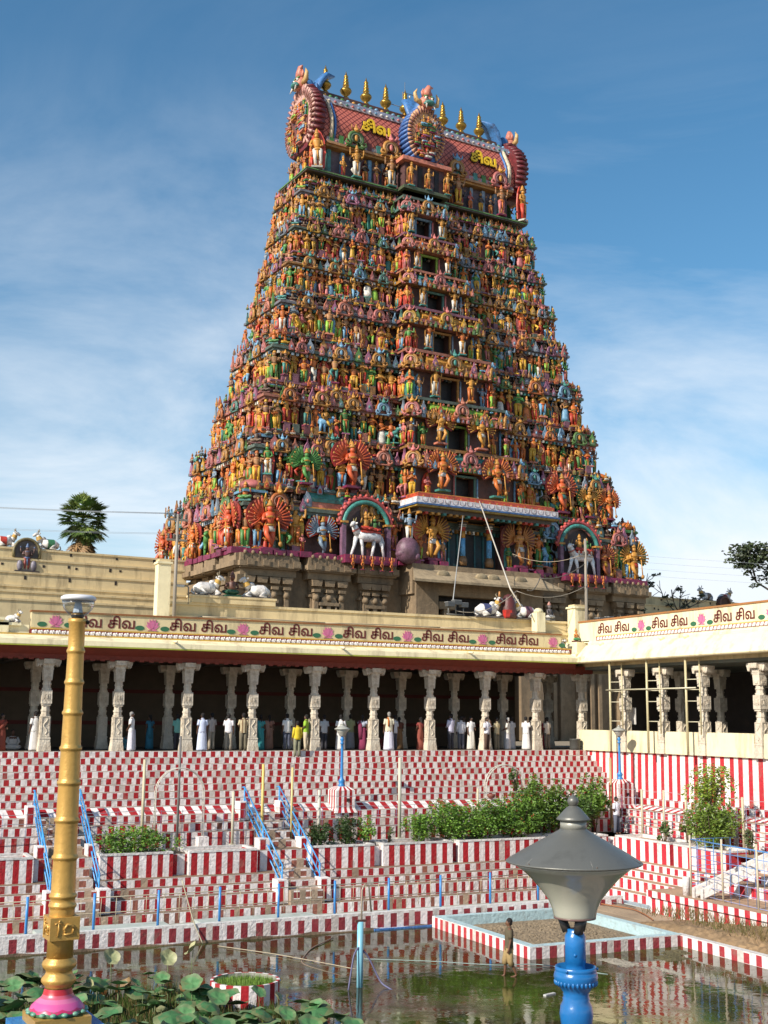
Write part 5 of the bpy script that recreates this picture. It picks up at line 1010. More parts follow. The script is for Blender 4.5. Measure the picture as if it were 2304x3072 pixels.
o = thing('niche_statue', 'dark arched niche with a standing figure, hung on the high wall between two bulls', 'niche', tw(-11.5, 8.9, 10.75), TR_)
m = MB(); P = [(.85 * math.cos(t), 1.35 + .85 * math.sin(t)) for t in np.linspace(0, math.pi, 13)]
m.prism([(.85, .95)] + P + [(-.85, .95)], 0, .5, (.10, .08, .07)); m.tube([(x, -.05, z) for x, z in [(.85, .95)] + P + [(-.85, .95)]], .10, (.20, .17, .08), 6); m.bx(-.8, .8, -.5, .5, -.08, .05, (.05, .04, .04)); m.build('arch', M_STAT, o)
m = MB(); m.add(STAND[3], TM(0, -.18, .05, 1.85, 0, 1.1), [(.14, .08, .07), (.35, .08, .06), (.10, .16, .30), (.1, .1, .1), (.05, .04, .04), (.06, .12, .26)])
for s in (-1, 1): m.ball((s * .45, -.2, .4), (.22, .2, .38), (.22, .20, .24), 7, 5)
m.build('figure', M_STAT, o)
m = MB(); m.prism([(.75 * math.cos(t), .75 * math.sin(t)) for t in np.linspace(0, 6.28, 18)], -.2, .2, (.08, .04, .03)); m.tube([(.6 * math.cos(t), -.22, .6 * math.sin(t)) for t in np.linspace(0, 6.28, 18)], .10, (.15, .08, .06), 5); o = m.build('medallion', M_STAT); o.location = tw(51.9, 8.8, 12.15); o.rotation_euler = (0, 0, TR_); tag(o, 'dark round carved medallion on the far wall between two shaded bulls', 'medallion')

# ------------------------------------------------------------------ poles, lights and cables on the roof
def upole(x, y, z0, z1, label, arms):
    o = thing('utility_pole', label, 'utility pole', (x, y, z0)); m = MB(); m.tube([(0, 0, 0), (0, 0, z1 - z0)], [.10, .075], (.26, .23, .19), 8); m.build('pole', M_GEN, o)
    for dz in arms:
        m = MB(); m.bx(-.50, .50, -.05, .05, z1 - z0 - dz - .05, z1 - z0 - dz + .05, (.20, .17, .14)); m.build('crossarm', M_GEN, o)
        for q in (-.42, -.14, .14, .42): m = MB(); m.lathe([(.03, 0), (.07, .06), (.05, .14), (.07, .18), (.02, .26)], (q, 0, z1 - z0 - dz + .05), (.10, .09, .08), 7); m.build('insulator', M_GEN, o)
    return o
upole(-20.0, 4.85, 5.0, 11.15, 'thin utility pole with two insulator crossarms beside the tall cream pier', (.25, 1.25))
upole(3.95, 4.9, 5.0, 11.7, 'rusty utility pole tangled in cables near the roof corner at right', (1.0,))
def cable(label, P, r=.02, col=(.12, .12, .12), sag=0.0, name='cable'):
    m = MB()
    for a, b in zip(P[:-1], P[1:]):
        a, b = np.array(a, float), np.array(b, float); t = np.linspace(0, 1, 9)[:, None]; q = a * (1 - t) + b * t; q[:, 2] -= (sag * 4 * t * (1 - t))[:, 0]; m.tube(q, r, col, 4)
    tag(m.build(name, M_GEN), label, 'cable')
for i, (q, dz) in enumerate(((-.42, 0), (-.14, .0), (.14, 0), (.42, 0), (-.42, -1.0), (.42, -1.0))):
    cable(('uppermost', 'second', 'third', 'fourth', 'fifth', 'lowest')[i] + ' of the thin power lines crossing the sky left of the tower', [(-20 + q, 4.85, 11.2 + dz), (-52, 8 + q, 11.6 + dz)], .007, (.42, .46, .50), .5)
cable('thick pale stay cable slanting from the tower doorway down to the roof', [tw(17.75, -1.2, 17.1), (-.9, 5.2, 8.6), (-.3, 5.0, 7.6)], .045, (.55, .50, .42))
cable('grey cable hanging from the porch down to the floodlights', [tw(15.5, -2.6, 15.4), (-4.0, 6.2, 7.6)], .03, (.4, .4, .38))
cable('black cable drooping from the rusty pole to the short domed pier', [(3.95, 4.9, 10.3), (1.05, 5.2, 9.3), (.2, 5.2, 8.6)], .03, (.10, .09, .08), .3)
cable('brown bundle of cables looped between the rusty pole and the right roof', [(3.95, 4.8, 10.9), (1.0, 8.0, 11.0), tw(20.5, -2.4, 13.9)], .018, (.35, .28, .2), .5)
cable('loose cable strung from the floodlights past the white bull to the pier', [(-4.0, 5.9, 7.3), (-.5, 5.2, 8.5), (3.9, 4.8, 9.0)], .025, (.25, .22, .18), .5)
cable('thin cable strung from the rusty pole down to the roof edge', [(3.95, 4.8, 11.3), (3.2, 4.0, 6.6)], .02, (.3, .25, .2), .0)
cable('bundle of cables lying along the top of the lettering band', [(-27, .6, 5.2), (-20, .3, 5.86), (-14, .4, 5.84), (-8, .2, 5.86), (-1.5, .3, 5.85)], .035, (.40, .33, .22), -.03)
for i in range(4): cable(('highest', 'second', 'third', 'lowest')[i] + ' of the faint power lines crossing the sky right of the tower', [(6, 30, 15.3 - .5 * i), (60, 12, 13.6 - .55 * i)], .010, (.42, .46, .50), .6)
def flood(x, y, z, rz, label, n=3):
    o = thing('floodlight', label, 'floodlight', (x, y, z), rz)
    m = MB()
    for q in np.linspace(-.5, .5, n): m.tube([(q, 0, 0), (q, 0, .5)], .03, IRON, 5)
    m.tube([(-.6, 0, .06), (.6, 0, .06)], .03, IRON, 5); m.build('stand', M_METAL, o)
    for i, q in enumerate(np.linspace(-.45, .45, n)): m = MB(); m.box((q, -.1, .58 + .12 * (i % 2)), (.42, .30, .22), (.06, .065, .07), top=(1.15, 1)); m.box((q, -.05, .71 + .12 * (i % 2)), (.46, .36, .03), (.22, .22, .22)); m.build('lamp_head', M_METAL, o)
flood(-3.9, 6.0, 7.04, 0.1, 'cluster of three dark floodlights on the roof wall left of the white bull'); flood(5.2, 5.0, 6.5, .3, 'dark floodlight pair on the roof behind the right lettering band', 2)
o = thing('street_light', 'grey street light on a short bent arm beside the tall cream pier', 'street light', (-19.1, 5.6, 6.9)); m = MB(); m.tube([(0, 0, 0), (0, 0, .8), (-.1, 0, .88), (-.3, 0, .9)], .03, IRON, 5); m.build('arm', M_METAL, o); m = MB(); m.box((-.45, 0, .86), (.42, .2, .12), (.55, .55, .52)); m.build('lamp_head', M_METAL, o)

# ------------------------------------------------------------------ golden lamp post in front
GX, GY = -33.50, -39.20
def gz(y): return .662 - (y - 2400) * .003267
gp = thing('lamp_post', 'tall bamboo shaped golden lamp post on a pink lotus base at the left', 'lamp post', (GX, GY, -1.36))
rings = [1947, 2044, 2138, 2246, 2350, 2462, 2572, 2685, 2713]; pr = []
def rad(y): return np.interp(y, [1850, 1900, 2400, 2850], [.083, .081, .109, .129])
pr = [(rad(2870) * 1.0, gz(2870))]
for y in rings[::-1]:
    r_ = rad(y); pr += [(r_ * .985, gz(y + 12)), (r_ * 1.0, gz(y + 7)), (r_ * 1.10, gz(y + 4)), (r_ * 1.12, gz(y)), (r_ * 1.09, gz(y - 4)), (r_, gz(y - 7)), (r_ * .97, gz(y - 12))]
pr += [(rad(1860), gz(1862)), (.092, gz(1858)), (.092, gz(1846)), (.01, gz(1845))]
m = MB(); m.lathe(pr, (0, 0, 1.36), (1, 1, 1), 32)
m.lathe([(.125, gz(2952)), (.128, gz(2945)), (.15, gz(2938)), (.168, gz(2930)), (.165, gz(2922)), (.135, gz(2912)), (.125, gz(2905)), (.130, gz(2898)), (.160, gz(2890)), (.168, gz(2882)), (.160, gz(2874)), (.13, gz(2866)), (.127, gz(2860))], (0, 0, 1.36), (1, 1, 1), 32)
m.build('pole', M_GOLD, gp)
m = MB(); m.box((0, 0, gz(2776) + 1.36), (.29, .29, .215), (1, 1, 1), rz=.05); 
bb = m.build('relief_block', M_GOLD, gp)
m = MB()
for f_ in (0, math.pi / 2, -math.pi / 2):                       # small palm and hut in relief on each face
    for P, r_ in (([(-.07, -.15, -.07), (-.06, -.15, 0), (-.065, -.15, .06)], .008), ([(-.065, -.15, .06), (-.10, -.15, .05)], .007), ([(-.065, -.15, .06), (-.03, -.15, .05)], .007), ([(-.065, -.15, .06), (-.05, -.15, .085)], .007), ([(-.01, -.15, -.01), (.02, -.15, .04), (.07, -.15, .03), (.10, -.15, -.01)], .014), ([(-.01, -.15, -.05), (.09, -.15, -.05)], .010), ([(0, -.15, -.04), (0, -.15, 0)], .008), ([(.08, -.15, -.04), (.08, -.15, 0)], .008)):
        P = np.array(P); a = .05 + f_; P = np.stack([P[:, 0] * math.cos(a) - P[:, 1] * math.sin(a), P[:, 0] * math.sin(a) + P[:, 1] * math.cos(a), P[:, 2] + gz(2776) + 1.36], 1); m.tube(P, r_, (1, 1, 1), 5)
c = m.build('palm_relief', M_GOLD, bb)
m = MB(); n = 40; an = np.arange(n) * 2 * math.pi / n; V = []; prof = [(.130, 2950), (.135, 2956), (.142, 2966), (.160, 2976), (.205, 2986), (.250, 2998), (.262, 3006)]
cols_ = [(.42, .02, .03), (.45, .02, .03), (.55, .10, .16), (.62, .16, .32), (.60, .10, .30), (.50, .03, .12)]
for i, (r_, y) in enumerate(prof):
    sc = 1 + (.035 * np.abs(np.cos(an * 5)) * i / 6); dz = -.02 * np.abs(np.cos(an * 5)) * (i > 4); V.append(np.stack([r_ * sc * np.cos(an), r_ * sc * np.sin(an), gz(y) + 1.36 + dz], 1))
m.raw(np.concatenate(V), [(i * n + j, i * n + (j + 1) % n, (i + 1) * n + (j + 1) % n, (i + 1) * n + j) for i in range(6) for j in range(n)], np.repeat(np.array(cols_), n, 0), True)
m.lathe([(.255, gz(3024) + 1.36), (.270, gz(3014) + 1.36), (.258, gz(3004) + 1.36)], (0, 0, 0), (.05, .16, .10), 32)
for a in np.arange(0, 6.28, .4): m.ball((.268 * math.cos(a), .268 * math.sin(a), gz(3013) + 1.36), (.035, .035, .02), (.15, .34, .24), 6, 4)
m.build('lotus_base', M_METAL, gp)
m = MB(); m.box((0, 0, gz(3036) + 1.36), (.54, .54, .09), (1, 1, 1), rz=.05); m.build('plinth', M_GOLD, gp)
m = MB(); m.box((0, 0, gz(3075) + 1.36), (.80, .80, .17), (.03, .17, .42), rz=.05, top=(.72, .72)); m.box((0, 0, -1.2), (.80, .80, 2.2), (.03, .17, .42), rz=.05); m.build('pedestal', mat('blue_tile', (0.035, .19, .45), rough=.45, noise=.15, nscale=12, bump=.4, bscale=30), gp)
m = MB(); m.lathe([(.10, 2.66), (.165, 2.655), (.180, 2.672), (.178, 2.695), (.15, 2.712), (.01, 2.722)], (0, 0, 1.36), (.66, .66, .68), 28); m.build('lamp_cap', M_METAL, gp)
m = MB(); m.lathe([(.045, 2.46), (.07, 2.50), (.055, 2.53), (.03, 2.54)], (0, 0, 1.36), (.02, .02, .02), 14); m.lathe([(.052, 2.535), (.030, 2.655)], (0, 0, 1.36), (.42, .48, .55), 8, smooth=False); m.build('lamp_core', M_METAL, gp)
M_GLASS = bpy.data.materials.new('clear_globe'); M_GLASS.use_nodes = True; nt = M_GLASS.node_tree; nt.nodes.clear()
tr_ = N(nt, 'ShaderNodeBsdfTransparent'); gl_ = N(nt, 'ShaderNodeBsdfGlossy', Roughness=0.03); lw = N(nt, 'ShaderNodeLayerWeight', Blend=0.25); ms = N(nt, 'ShaderNodeMixShader'); ou = N(nt, 'ShaderNodeOutputMaterial')
nt.links.new(lw.outputs['Facing'], ms.inputs[0]); nt.links.new(tr_.outputs[0], ms.inputs[1]); nt.links.new(gl_.outputs[0], ms.inputs[2]); nt.links.new(ms.outputs[0], ou.inputs[0]); tr_.inputs[0].default_value = (.9, .92, .94, 1)
m = MB(); m.lathe([(.06, 2.50), (.105, 2.525), (.14, 2.565), (.160, 2.61), (.165, 2.655)], (0, 0, 1.36), (1, 1, 1), 28); m.build('glass_bowl', M_GLASS, gp)
m = MB(); m.ball((.10, -.02, 2.44 + 1.36), (.025, .045, .022), (.02, .02, .02), 6, 4); m.tube([(.10, -.05, 2.44 + 1.36), (.10, -.08, 2.455 + 1.36)], [.014, .004], (.02, .02, .02), 5); o = m.build('bird', M_GEN); o.location = (GX, GY, -1.36); tag(o, 'small dark bird perched on the rim of the golden post', 'bird')

# ------------------------------------------------------------------ grey shaded lamp on a blue post in front
bp = thing('lamp_post', 'large grey cone shaded lamp on a bright blue post close to the viewer', 'lamp post', (-31.88, -45.70, -1.5))
K = 1 / 1562.0; B0 = 1.069 + 1.5 + 115 * K * .98
def bz(y): return B0 - y * K * .985
def bl(prof, col, nm, mt, n=40, **kw): m = MB(); m.lathe([(r_ * K, bz(y)) for y, r_ in prof], (0, 0, 0), col, n, **kw); return m.build(nm, mt, bp)
M_SHADE = mat('grey_metal', (.15, .15, .135), rough=.42, metal=.35, noise=.08, nscale=4, bump=.05, bscale=60, dirt=(.08, .08, .07, .5), dscale=6)
sh_ = bl([(752, 500), (738, 612), (728, 622), (720, 612), (640, 480), (560, 340), (490, 215), (440, 128), (430, 124)], (1, 1, 1), 'lamp_shade', M_SHADE, 56)
bl([(432, 120), (360, 120)], (.2, .2, .18), 'vent_collar', mat('pale_metal', (.30, .30, .26), rough=.4, metal=.2), 32); bl([(362, 118), (352, 150), (342, 156), (320, 135), (300, 118), (265, 85), (240, 62), (228, 40), (220, 32)], (1, 1, 1), 'lamp_cap', M_SHADE, 36)
bl([(226, 34), (212, 40), (200, 48), (178, 53), (155, 44), (140, 26), (128, 12), (112, 3)], (1, 1, 1), 'finial', M_SHADE, 20)
m = MB()
for a in np.arange(0.2, 6.28, 1.047):
    m.tube([((128 + 4) * K * math.cos(a), (128 + 4) * K * math.sin(a), bz(447)), (605 * K * math.cos(a), 605 * K * math.sin(a), bz(716))], .0022, (.10, .10, .09), 4)
    m.ball((598 * K * math.cos(a + .06), 598 * K * math.sin(a + .06), bz(712)), (.006, .006, .005), (.10, .07, .05), 6, 4)
m.build('seams', M_METAL, bp)
M_BOWL = mat('milky_bowl', (.40, .40, .33), rough=.16, noise=.06, nscale=3, coat=.6)
bl([(1228, 150), (1218, 186), (1200, 192), (1140, 205), (1060, 240), (960, 320), (870, 400), (800, 480), (745, 560)], (1, 1, 1), 'lamp_bowl', M_BOWL, 48); bl([(1236, 150), (1228, 190), (1216, 192), (1212, 188)], (.15, .09, .08), 'bowl_rim', M_METAL, 36)
m = MB()
for a in (0.3, 2.4, 4.5): m.tube([(118 * K * math.cos(a), 118 * K * math.sin(a), bz(1225)), (95 * K * math.cos(a), 95 * K * math.sin(a), bz(1290)), (72 * K * math.cos(a), 72 * K * math.sin(a), bz(1345))], .030, (.03, .028, .026), 6)
m.build('bracket', M_METAL, bp)
M_BLUE = mat('glossy_blue_paint', (.011, .135, .38), rough=.28, noise=.16, nscale=9, coat=.3, bump=.08, bscale=25)
bl([(3600, 140), (2600, 118), (2350, 112), (2230, 118), (2150, 138), (2060, 150), (1990, 140), (1945, 118), (1925, 122), (1905, 112), (1890, 118), (1878, 112), (1840, 140), (1790, 182), (1740, 198), (1700, 190), (1690, 182), (1682, 186), (1650, 184), (1645, 176), (1700, 160), (1700, 88), (1625, 86), (1618, 94), (1390, 94), (1372, 86), (1350, 76), (1325, 74), (1318, 60)], (1, 1, 1), 'post', M_BLUE, 40)
m = MB()
for a in np.arange(0, 6.28, .21): m.ball((184 * K * math.cos(a), 184 * K * math.sin(a), bz(1785)), (.009, .009, .016), (1, 1, 1), 6, 4)
for a in (-2.6, -.55, 1.2): m.tube([(180 * K * math.cos(a), 180 * K * math.sin(a), bz(1668)), (200 * K * math.cos(a), 200 * K * math.sin(a), bz(1668))], .008, (1, 1, 1), 6)
m.tube([(88 * K * math.cos(-2.2), 88 * K * math.sin(-2.2), bz(1540)), (99 * K * math.cos(-2.2), 99 * K * math.sin(-2.2), bz(1540))], .009, (.01, .03, .08), 8); m.build('beading', M_BLUE, bp)
m = MB(); m.box((0, 0, -.1), (.5, .5, .9), (.03, .17, .42)); m.build('pedestal', MATS['blue_tile'], bp)

# ------------------------------------------------------------------ two lamp posts on striped pedestals
def small_lamp(x, y, z0, zp, zt, label):
    o = thing('lamp_post', label, 'lamp post', (x, y, z0), group='blue lamp posts on the tiers'); hp = zp - z0; H = zt - z0
    m = MB(); w0, w1 = 1.05, .86
    for k in range(4):
        ca, sa = math.cos(k * math.pi / 2), math.sin(k * math.pi / 2); rot = lambda p: (p[0] * ca - p[1] * sa, p[0] * sa + p[1] * ca, p[2])
        n = 7
        for i in range(n):
            a, b = -.5 + i / n, -.5 + (i + 1) / n; c = jit(RED) if i % 2 else jit(WHITE, .05)
            m.quad(rot((a * w0, -w0 / 2, 0)), rot((b * w0, -w0 / 2, 0)), rot((b * w1, -w1 / 2, .18)), rot((a * w1, -w1 / 2, .18)), c)
            m.quad(rot((a * w1, -w1 / 2, .18)), rot((b * w1, -w1 / 2, .18)), rot((b * w1, -w1 / 2, hp * .86)), rot((a * w1, -w1 / 2, hp * .86)), c); m.quad(rot((a * w1, -w1 / 2, hp * .86)), rot((b * w1, -w1 / 2, hp * .86)), rot((b * .45, -.225, hp)), rot((a * .45, -.225, hp)), c)
    m.bx(-.22, .22, -.22, .22, hp - .01, hp + .001, jit(WHITE)); m.bx(.05, .18, -.46, -.40, hp * .42, hp * .42 + .14, (.03, .02, .02)); m.build('pedestal', M_STEP, o)
    h = H - hp; m = MB(); m.lathe([(.14, 0), (.15, .05), (.10, .10), (.13, .18), (.14, .24), (.08, .32), (.065, .4), (.055, h * .60), (.05, h * .66), (.09, h * .665), (.055, h * .69), (.05, h * .71), (.10, h * .735), (.06, h * .76), (.05, h * .79)], (0, 0, hp), (.03, .20, .50), 14); m.build('post', M_METAL, o)
    m = MB(); m.lathe([(.10, h * .785), (.13, h * .80), (.20, h * .85), (.30, h * .895)], (0, 0, hp), (.36, .36, .32), 18); m.build('lamp_bowl', M_METAL, o)
    m = MB(); m.lathe([(.29, h * .892), (.345, h * .897), (.345, h * .902), (.2, h * .935), (.09, h * .955), (.085, h * .97), (.11, h * .972), (.03, h * .985), (.04, h * .992), (.01, h)], (0, 0, hp), (.34, .34, .30), 18); m.build('lamp_shade', M_METAL, o)
small_lamp(-15.0, -4.05, -2.42, -1.37, 1.27, 'slim blue lamp post on a striped pedestal at the middle of the sloping kerb')
small_lamp(-1.15, -4.75, -2.5, -1.22, 1.27, 'slim blue lamp post on a striped pedestal in the right corner of the tiers')

# ------------------------------------------------------------------ handrails, railing, fence posts, arches
def handrail(x, xb, label):
    o = thing('handrail', label, 'handrail', (x, -4.2, -2.33), group='blue handrails of the staircases'); dx = xb - x
    P = lambda t, h: (dx * t, -(8.75 - 4.2) * t, (-4.98 + 2.33) * t + h)
    m = MB()
    for h, t0 in ((1.0, 0), (.62, .0), (.28, .0)): m.tube([P(t0, h), P(.5, h), P(.97, h)], .028, jit((.05, .30, .66), .05), 6)
    m.tube([(0, .30, .62 if False else .98), P(0, 1.0)], .028, (.05, .30, .66), 6); m.build('rails', M_METAL, o)
    for t, h in ((0.0, 1.0), (.5, 1.0), (.97, 1.02)): m = MB(); a = P(t, .15 if t else 0); m.tube([a, P(t, h)], .03, (.05, .30, .66), 6); m.build('post', M_METAL, o)
    m = MB()
    for t in np.arange(.06, .95, .115): m.tube([P(t, .28), P(t + .05, .98)], .014, (.05, .28, .62), 4)
    m.build('bars', M_METAL, o)
handrail(-27.65, -27.75, 'blue handrail left of the golden lamp post'); handrail(-25.95, -26.1, 'blue handrail just right of the golden lamp post')
handrail(-19.35, -19.35, 'left blue handrail of the middle staircase'); handrail(-17.85, -17.85, 'right blue handrail of the middle staircase')
o = thing('railing', 'low railing with blue posts and thin cream bars along the water edge wall', 'railing', (-20, -11.3, -5.3)); m = MB()
for x in [-41.6 + 2.11 * k for k in range(17)]:
    q = MB(); q.tube([(x + 20, 0, -.1), (x + 20, 0, 1.12)], .045, jit((.05, .24, .58), .08), 8); q.build('post', M_METAL, o)
    for i in range(4):
        xx = x + 20 + .2 + .5 * i; m.tube([(xx, 0, .28 + rng.uniform(-.2, .05)), (xx + rng.uniform(-.03, .03), 0, .98)], .011, (.50, .44, .30), 4)
m.tube([(-22, 0, .98), (12.5, 0, .98)], .018, (.50, .45, .33), 5); m.tube([(-22, 0, .50), (12.5, 0, .50)], .018, (.46, .38, .26), 5); m.build('bars', M_METAL, o)
def post(x, y, z0, z1, r_, col, label, cat='post', rx=0.0):
    m = MB(); m.tube([(0, 0, 0), (0, rx, z1 - z0)], r_, col, 6); m.bx(-r_ * 1.6, r_ * 1.6, -r_ * 1.6, r_ * 1.6, -.02, .12, jit(col)); o = m.build('fence_post', M_GEN); o.location = (x, y, z0); tag(o, label, cat, 'posts standing on the planted terrace')
CRP = (.50, .44, .30)
for x, y, z0, z1, r_, col, lb in ((-23.9, -5.7, -3.5, -.15, .06, CRP, 'tall cream post behind the low shrubs'), (-22.55, -5.75, -3.5, .73, .05, (.16, .15, .14), 'dark steel pole taller than the posts around it'), (-20.33, -5.7, -3.5, -1.4, .06, (.52, .48, .36), 'shorter cream post behind the empty planter'),
                     (-19.12, -5.7, -3.6, -.36, .06, (.60, .46, .14), 'yellow post beside the left rail of the middle staircase'), (-17.88, -5.7, -3.5, -.5, .05, (.56, .46, .2), 'thin yellowish post beside the right rail of the middle staircase'), (-16.66, -5.6, -3.5, -1.4, .07, (.52, .50, .42), 'grey cream post left of the striped lamp pedestal'),
                     (-13.08, -5.7, -3.5, -.14, .08, (.46, .45, .36), 'stout grey cream post right of the striped lamp pedestal'), (-9.34, -5.7, -3.5, -1.45, .05, CRP, 'thin cream post rising out of the big bushes'), (-2.3, -5.6, -3.3, -.2, .06, (.40, .29, .14), 'tall brown post in the corner behind the man in a white shirt')):
    post(x, y, z0, z1, r_, col, lb)
for y, z0, z1, r_, lb in ((-7.65, -3.5, -1.5, .06, 'cream post at the start of the sunlit wire fence'), (-9.15, -3.5, -1.45, .05, 'cream post in the middle of the sunlit wire fence'), (-10.6, -3.5, -1.35, .055, 'cream post left of the leafy shrub on the right bank'), (-14.0, -3.5, -1.45, .055, 'cream post right of the leafy shrub on the right bank'), (-15.6, -3.4, .2, .06, 'tall cream pole at the right edge of the view')):
    post(-2.15, y, z0, z1, r_, CRP, lb)
wf = thing('wire_fence', 'sagging wire fence strung along the terrace behind the planters', 'fence', (-20, -5.68, -2.5)); m = MB()
for z in (.85, .42, .05, -.35):
    X = np.linspace(-12, 14, 40); m.tube([(x, 0, z + .03 * math.sin(x * 2.1 + z * 9)) for x in X], .012, (.30, .30, .34), 4)
for x in np.arange(-9, 12, .83): m.tube([(x, .01, -.6), (x + .02, .01, .45)], .008, (.16, .20, .40), 4)
m.build('wires', M_METAL, wf)
wf = thing('wire_fence', 'wire mesh fence in front of the sunlit sloping kerb on the right bank', 'fence', (-2.15, -10, -2.5)); m = MB()
for z in (.95, .6, .28, -.05, -.4, -.75): m.tube([(0, y, z + .02 * math.sin(y * 3)) for y in np.linspace(4.2, -8, 20)], .011, (.38, .38, .42), 4)
for y in np.arange(3.8, -8, -.5): m.tube([(0, y, -.9), (0, y, .7)], .008, (.25, .28, .45), 4)
m.build('wires', M_METAL, wf)
mf = thing('mesh_fence', 'blue wire mesh fence around the stair podium on the right bank', 'fence', (-6.1, -16, -4.78)); m = MB()
for z in (.1, .42, .74, 1.06, 1.38, 1.7, 2.0):
    m.tube([(0, .45, z), (0, -5.5, z - .12)], .014 if z < 1.9 else .03, (.10, .26, .55) if z > 1.3 else (.30, .34, .55), 4); m.tube([(0, .45, z), (2.2, .45, z)], .012, (.08, .24, .52), 4)
for y in np.arange(.45, -5.5, -.42): m.tube([(0, y, 0), (0, y, 1.9)], .010, (.14, .28, .55), 4)
for x in np.arange(.3, 2.3, .4): m.tube([(x, .45, 0), (x, .45, 2.0)], .010, (.08, .24, .52), 4)
m.build('wires', M_METAL, mf)
for y in (.45, -1.25, -3.0, -5.0): m = MB(); m.tube([(0, y, -.05), (0, y, 2.15)], .04, (.50, .44, .32), 6); m.build('post', M_GEN, mf)
m = MB(); m.lathe([(.13, 0), (.14, .6), (.12, .66)], (-6.2, -15.4, -4.78), jit(WHITE), 10); tag(m.build('bollard', M_STEP), 'stubby white round bollard at the corner of the right podium', 'bollard')
def arch(x0, x1, y, z0, z1, label):
    w = (x1 - x0) / 2; xm = (x0 + x1) / 2; m = MB(); H = z1 - z0 - w
    for d in (-.10, .10):
        P = [(xm - w, y + d, z0)] + [(xm - w * math.cos(t), y + d, z0 + H + w * math.sin(t)) for t in np.linspace(0, math.pi, 15)] + [(xm + w, y + d, z0)]; m.tube(P, .022, (.56, .53, .46), 5)
    for t in np.linspace(0, math.pi, 15): m.tube([(xm - w * math.cos(t), y - .1, z0 + H + w * math.sin(t)), (xm - w * math.cos(t), y + .1, z0 + H + w * math.sin(t))], .014, (.54, .50, .42), 4)
    for z in np.arange(z0 + .2, z0 + H, .25):
        for x in (x0, x1): m.tube([(x, y - .1, z), (x, y + .1, z)], .014, (.54, .50, .42), 4)
    tag(m.build('trellis_arch', M_METAL), label, 'trellis arch', 'trellis arches on the terrace')
arch(-23.45, -21.55, -5.75, -3.5, -.48, 'cream metal trellis arch standing bare behind the planters'); arch(-8.55, -6.6, -5.0, -3.3, -.50, 'white metal trellis arch half hidden in green bushes')
m = MB(); m.box((-21.6, -5.9, -3.3), (.4, .4, .5), jit(WHITE)); tag(m.build('footing', M_STEP), 'white concrete footing block at the back of the empty planter', 'block')
# white channel ramp on the right bank
m = MB()
for y in (-15.9, -16.35):
    m.raw([(-6.3, y, -4.75), (-6.3, y - .12, -4.75), (-6.3, y - .12, -4.42), (-6.3, y, -4.42), (-3.0, y - 2.6, -2.6), (-3.0, y - 2.72, -2.6), (-3.0, y - 2.72, -2.3), (-3.0, y - 2.6, -2.3)], [(0, 1, 2, 3), (4, 5, 6, 7), (0, 4, 7, 3), (1, 5, 6, 2), (3, 2, 6, 7), (0, 1, 5, 4)], jit((.62, .58, .55), .04)); m.bx(-6.35, -6.2, y - .13, y + .01, -4.78, -4.42, jit((.62, .58, .55)))
tag(m.build('channel_ramp', M_STEP), 'pair of white sloping channel walls running down the right bank to the podium', 'ramp')

# ------------------------------------------------------------------ scaffold ladders on the right
for i, y in enumerate((-3.4, -6.25, -9.0)):
    o = thing('scaffold_ladder', ('left', 'middle', 'right')[i] + ' one of three bamboo coloured scaffold ladders before the right colonnade', 'scaffold', (-.62, y, 0.0), group='scaffold ladders at the right colonnade')
    for d, z0, z1, r_ in ((0, .02, 4.25, .055), (-.62, .9, 4.2, .035)):
        m = MB(); m.tube([(0 if d == 0 else .25, d, z0), (0 if d == 0 else .25, d, z1)], r_, (.50, .44, .26), 8); m.build('upright', M_METAL, o)
    for z in (1.45, 2.35, 2.85, 3.3): m = MB(); m.tube([(0, 0, z), (.25, -.62, z)], .022, (.52, .48, .34), 5); m.build('rung', M_METAL, o)
m = MB(); m.tube([(-.70, -3.2, 2.92), (-.70, -9.75, 2.92)], .035, (.50, .46, .32), 6); tag(m.build('scaffold_tube', M_METAL), 'long horizontal scaffold tube tying the three ladders together', 'scaffold')
m = MB(); m.box((.5, -3.4, 1.7), (.04, 1.0, .8), (.60, .58, .55)); o = m.build('notice_board', M_GEN); tag(o, 'white paper notice board behind the left scaffold ladder', 'board')
m = MB(); m.lathe([(.24, 0), (.27, .1), (.27, .48), (.29, .50), (.29, .54), (.25, .55)], (0, 0, 0), (.06, .06, .055), 16); m.tube([(.27, 0, .45), (.42, 0, .42), (.42, 0, .2), (.27, 0, .16)], .03, (.06, .06, .055), 6); o = m.build('bin', M_GEN); o.location = (-.55, -.28, 0.0); tag(o, 'dark rubbish bin with a side handle at the top corner of the steps', 'bin')
for i, (x, y, z, c) in enumerate(((-7.6, -3.9, -2.05, (.20, .07, .05)),)):
    m = MB(); m.lathe([(.05, 0), (.16, .10), (.20, .2), (.18, .22)], (x, y, z + .0), c, 12); tag(m.build('hanging_pot', M_GEN), 'dark red clay bowl hanging inside the overgrown trellis arch', 'pot')
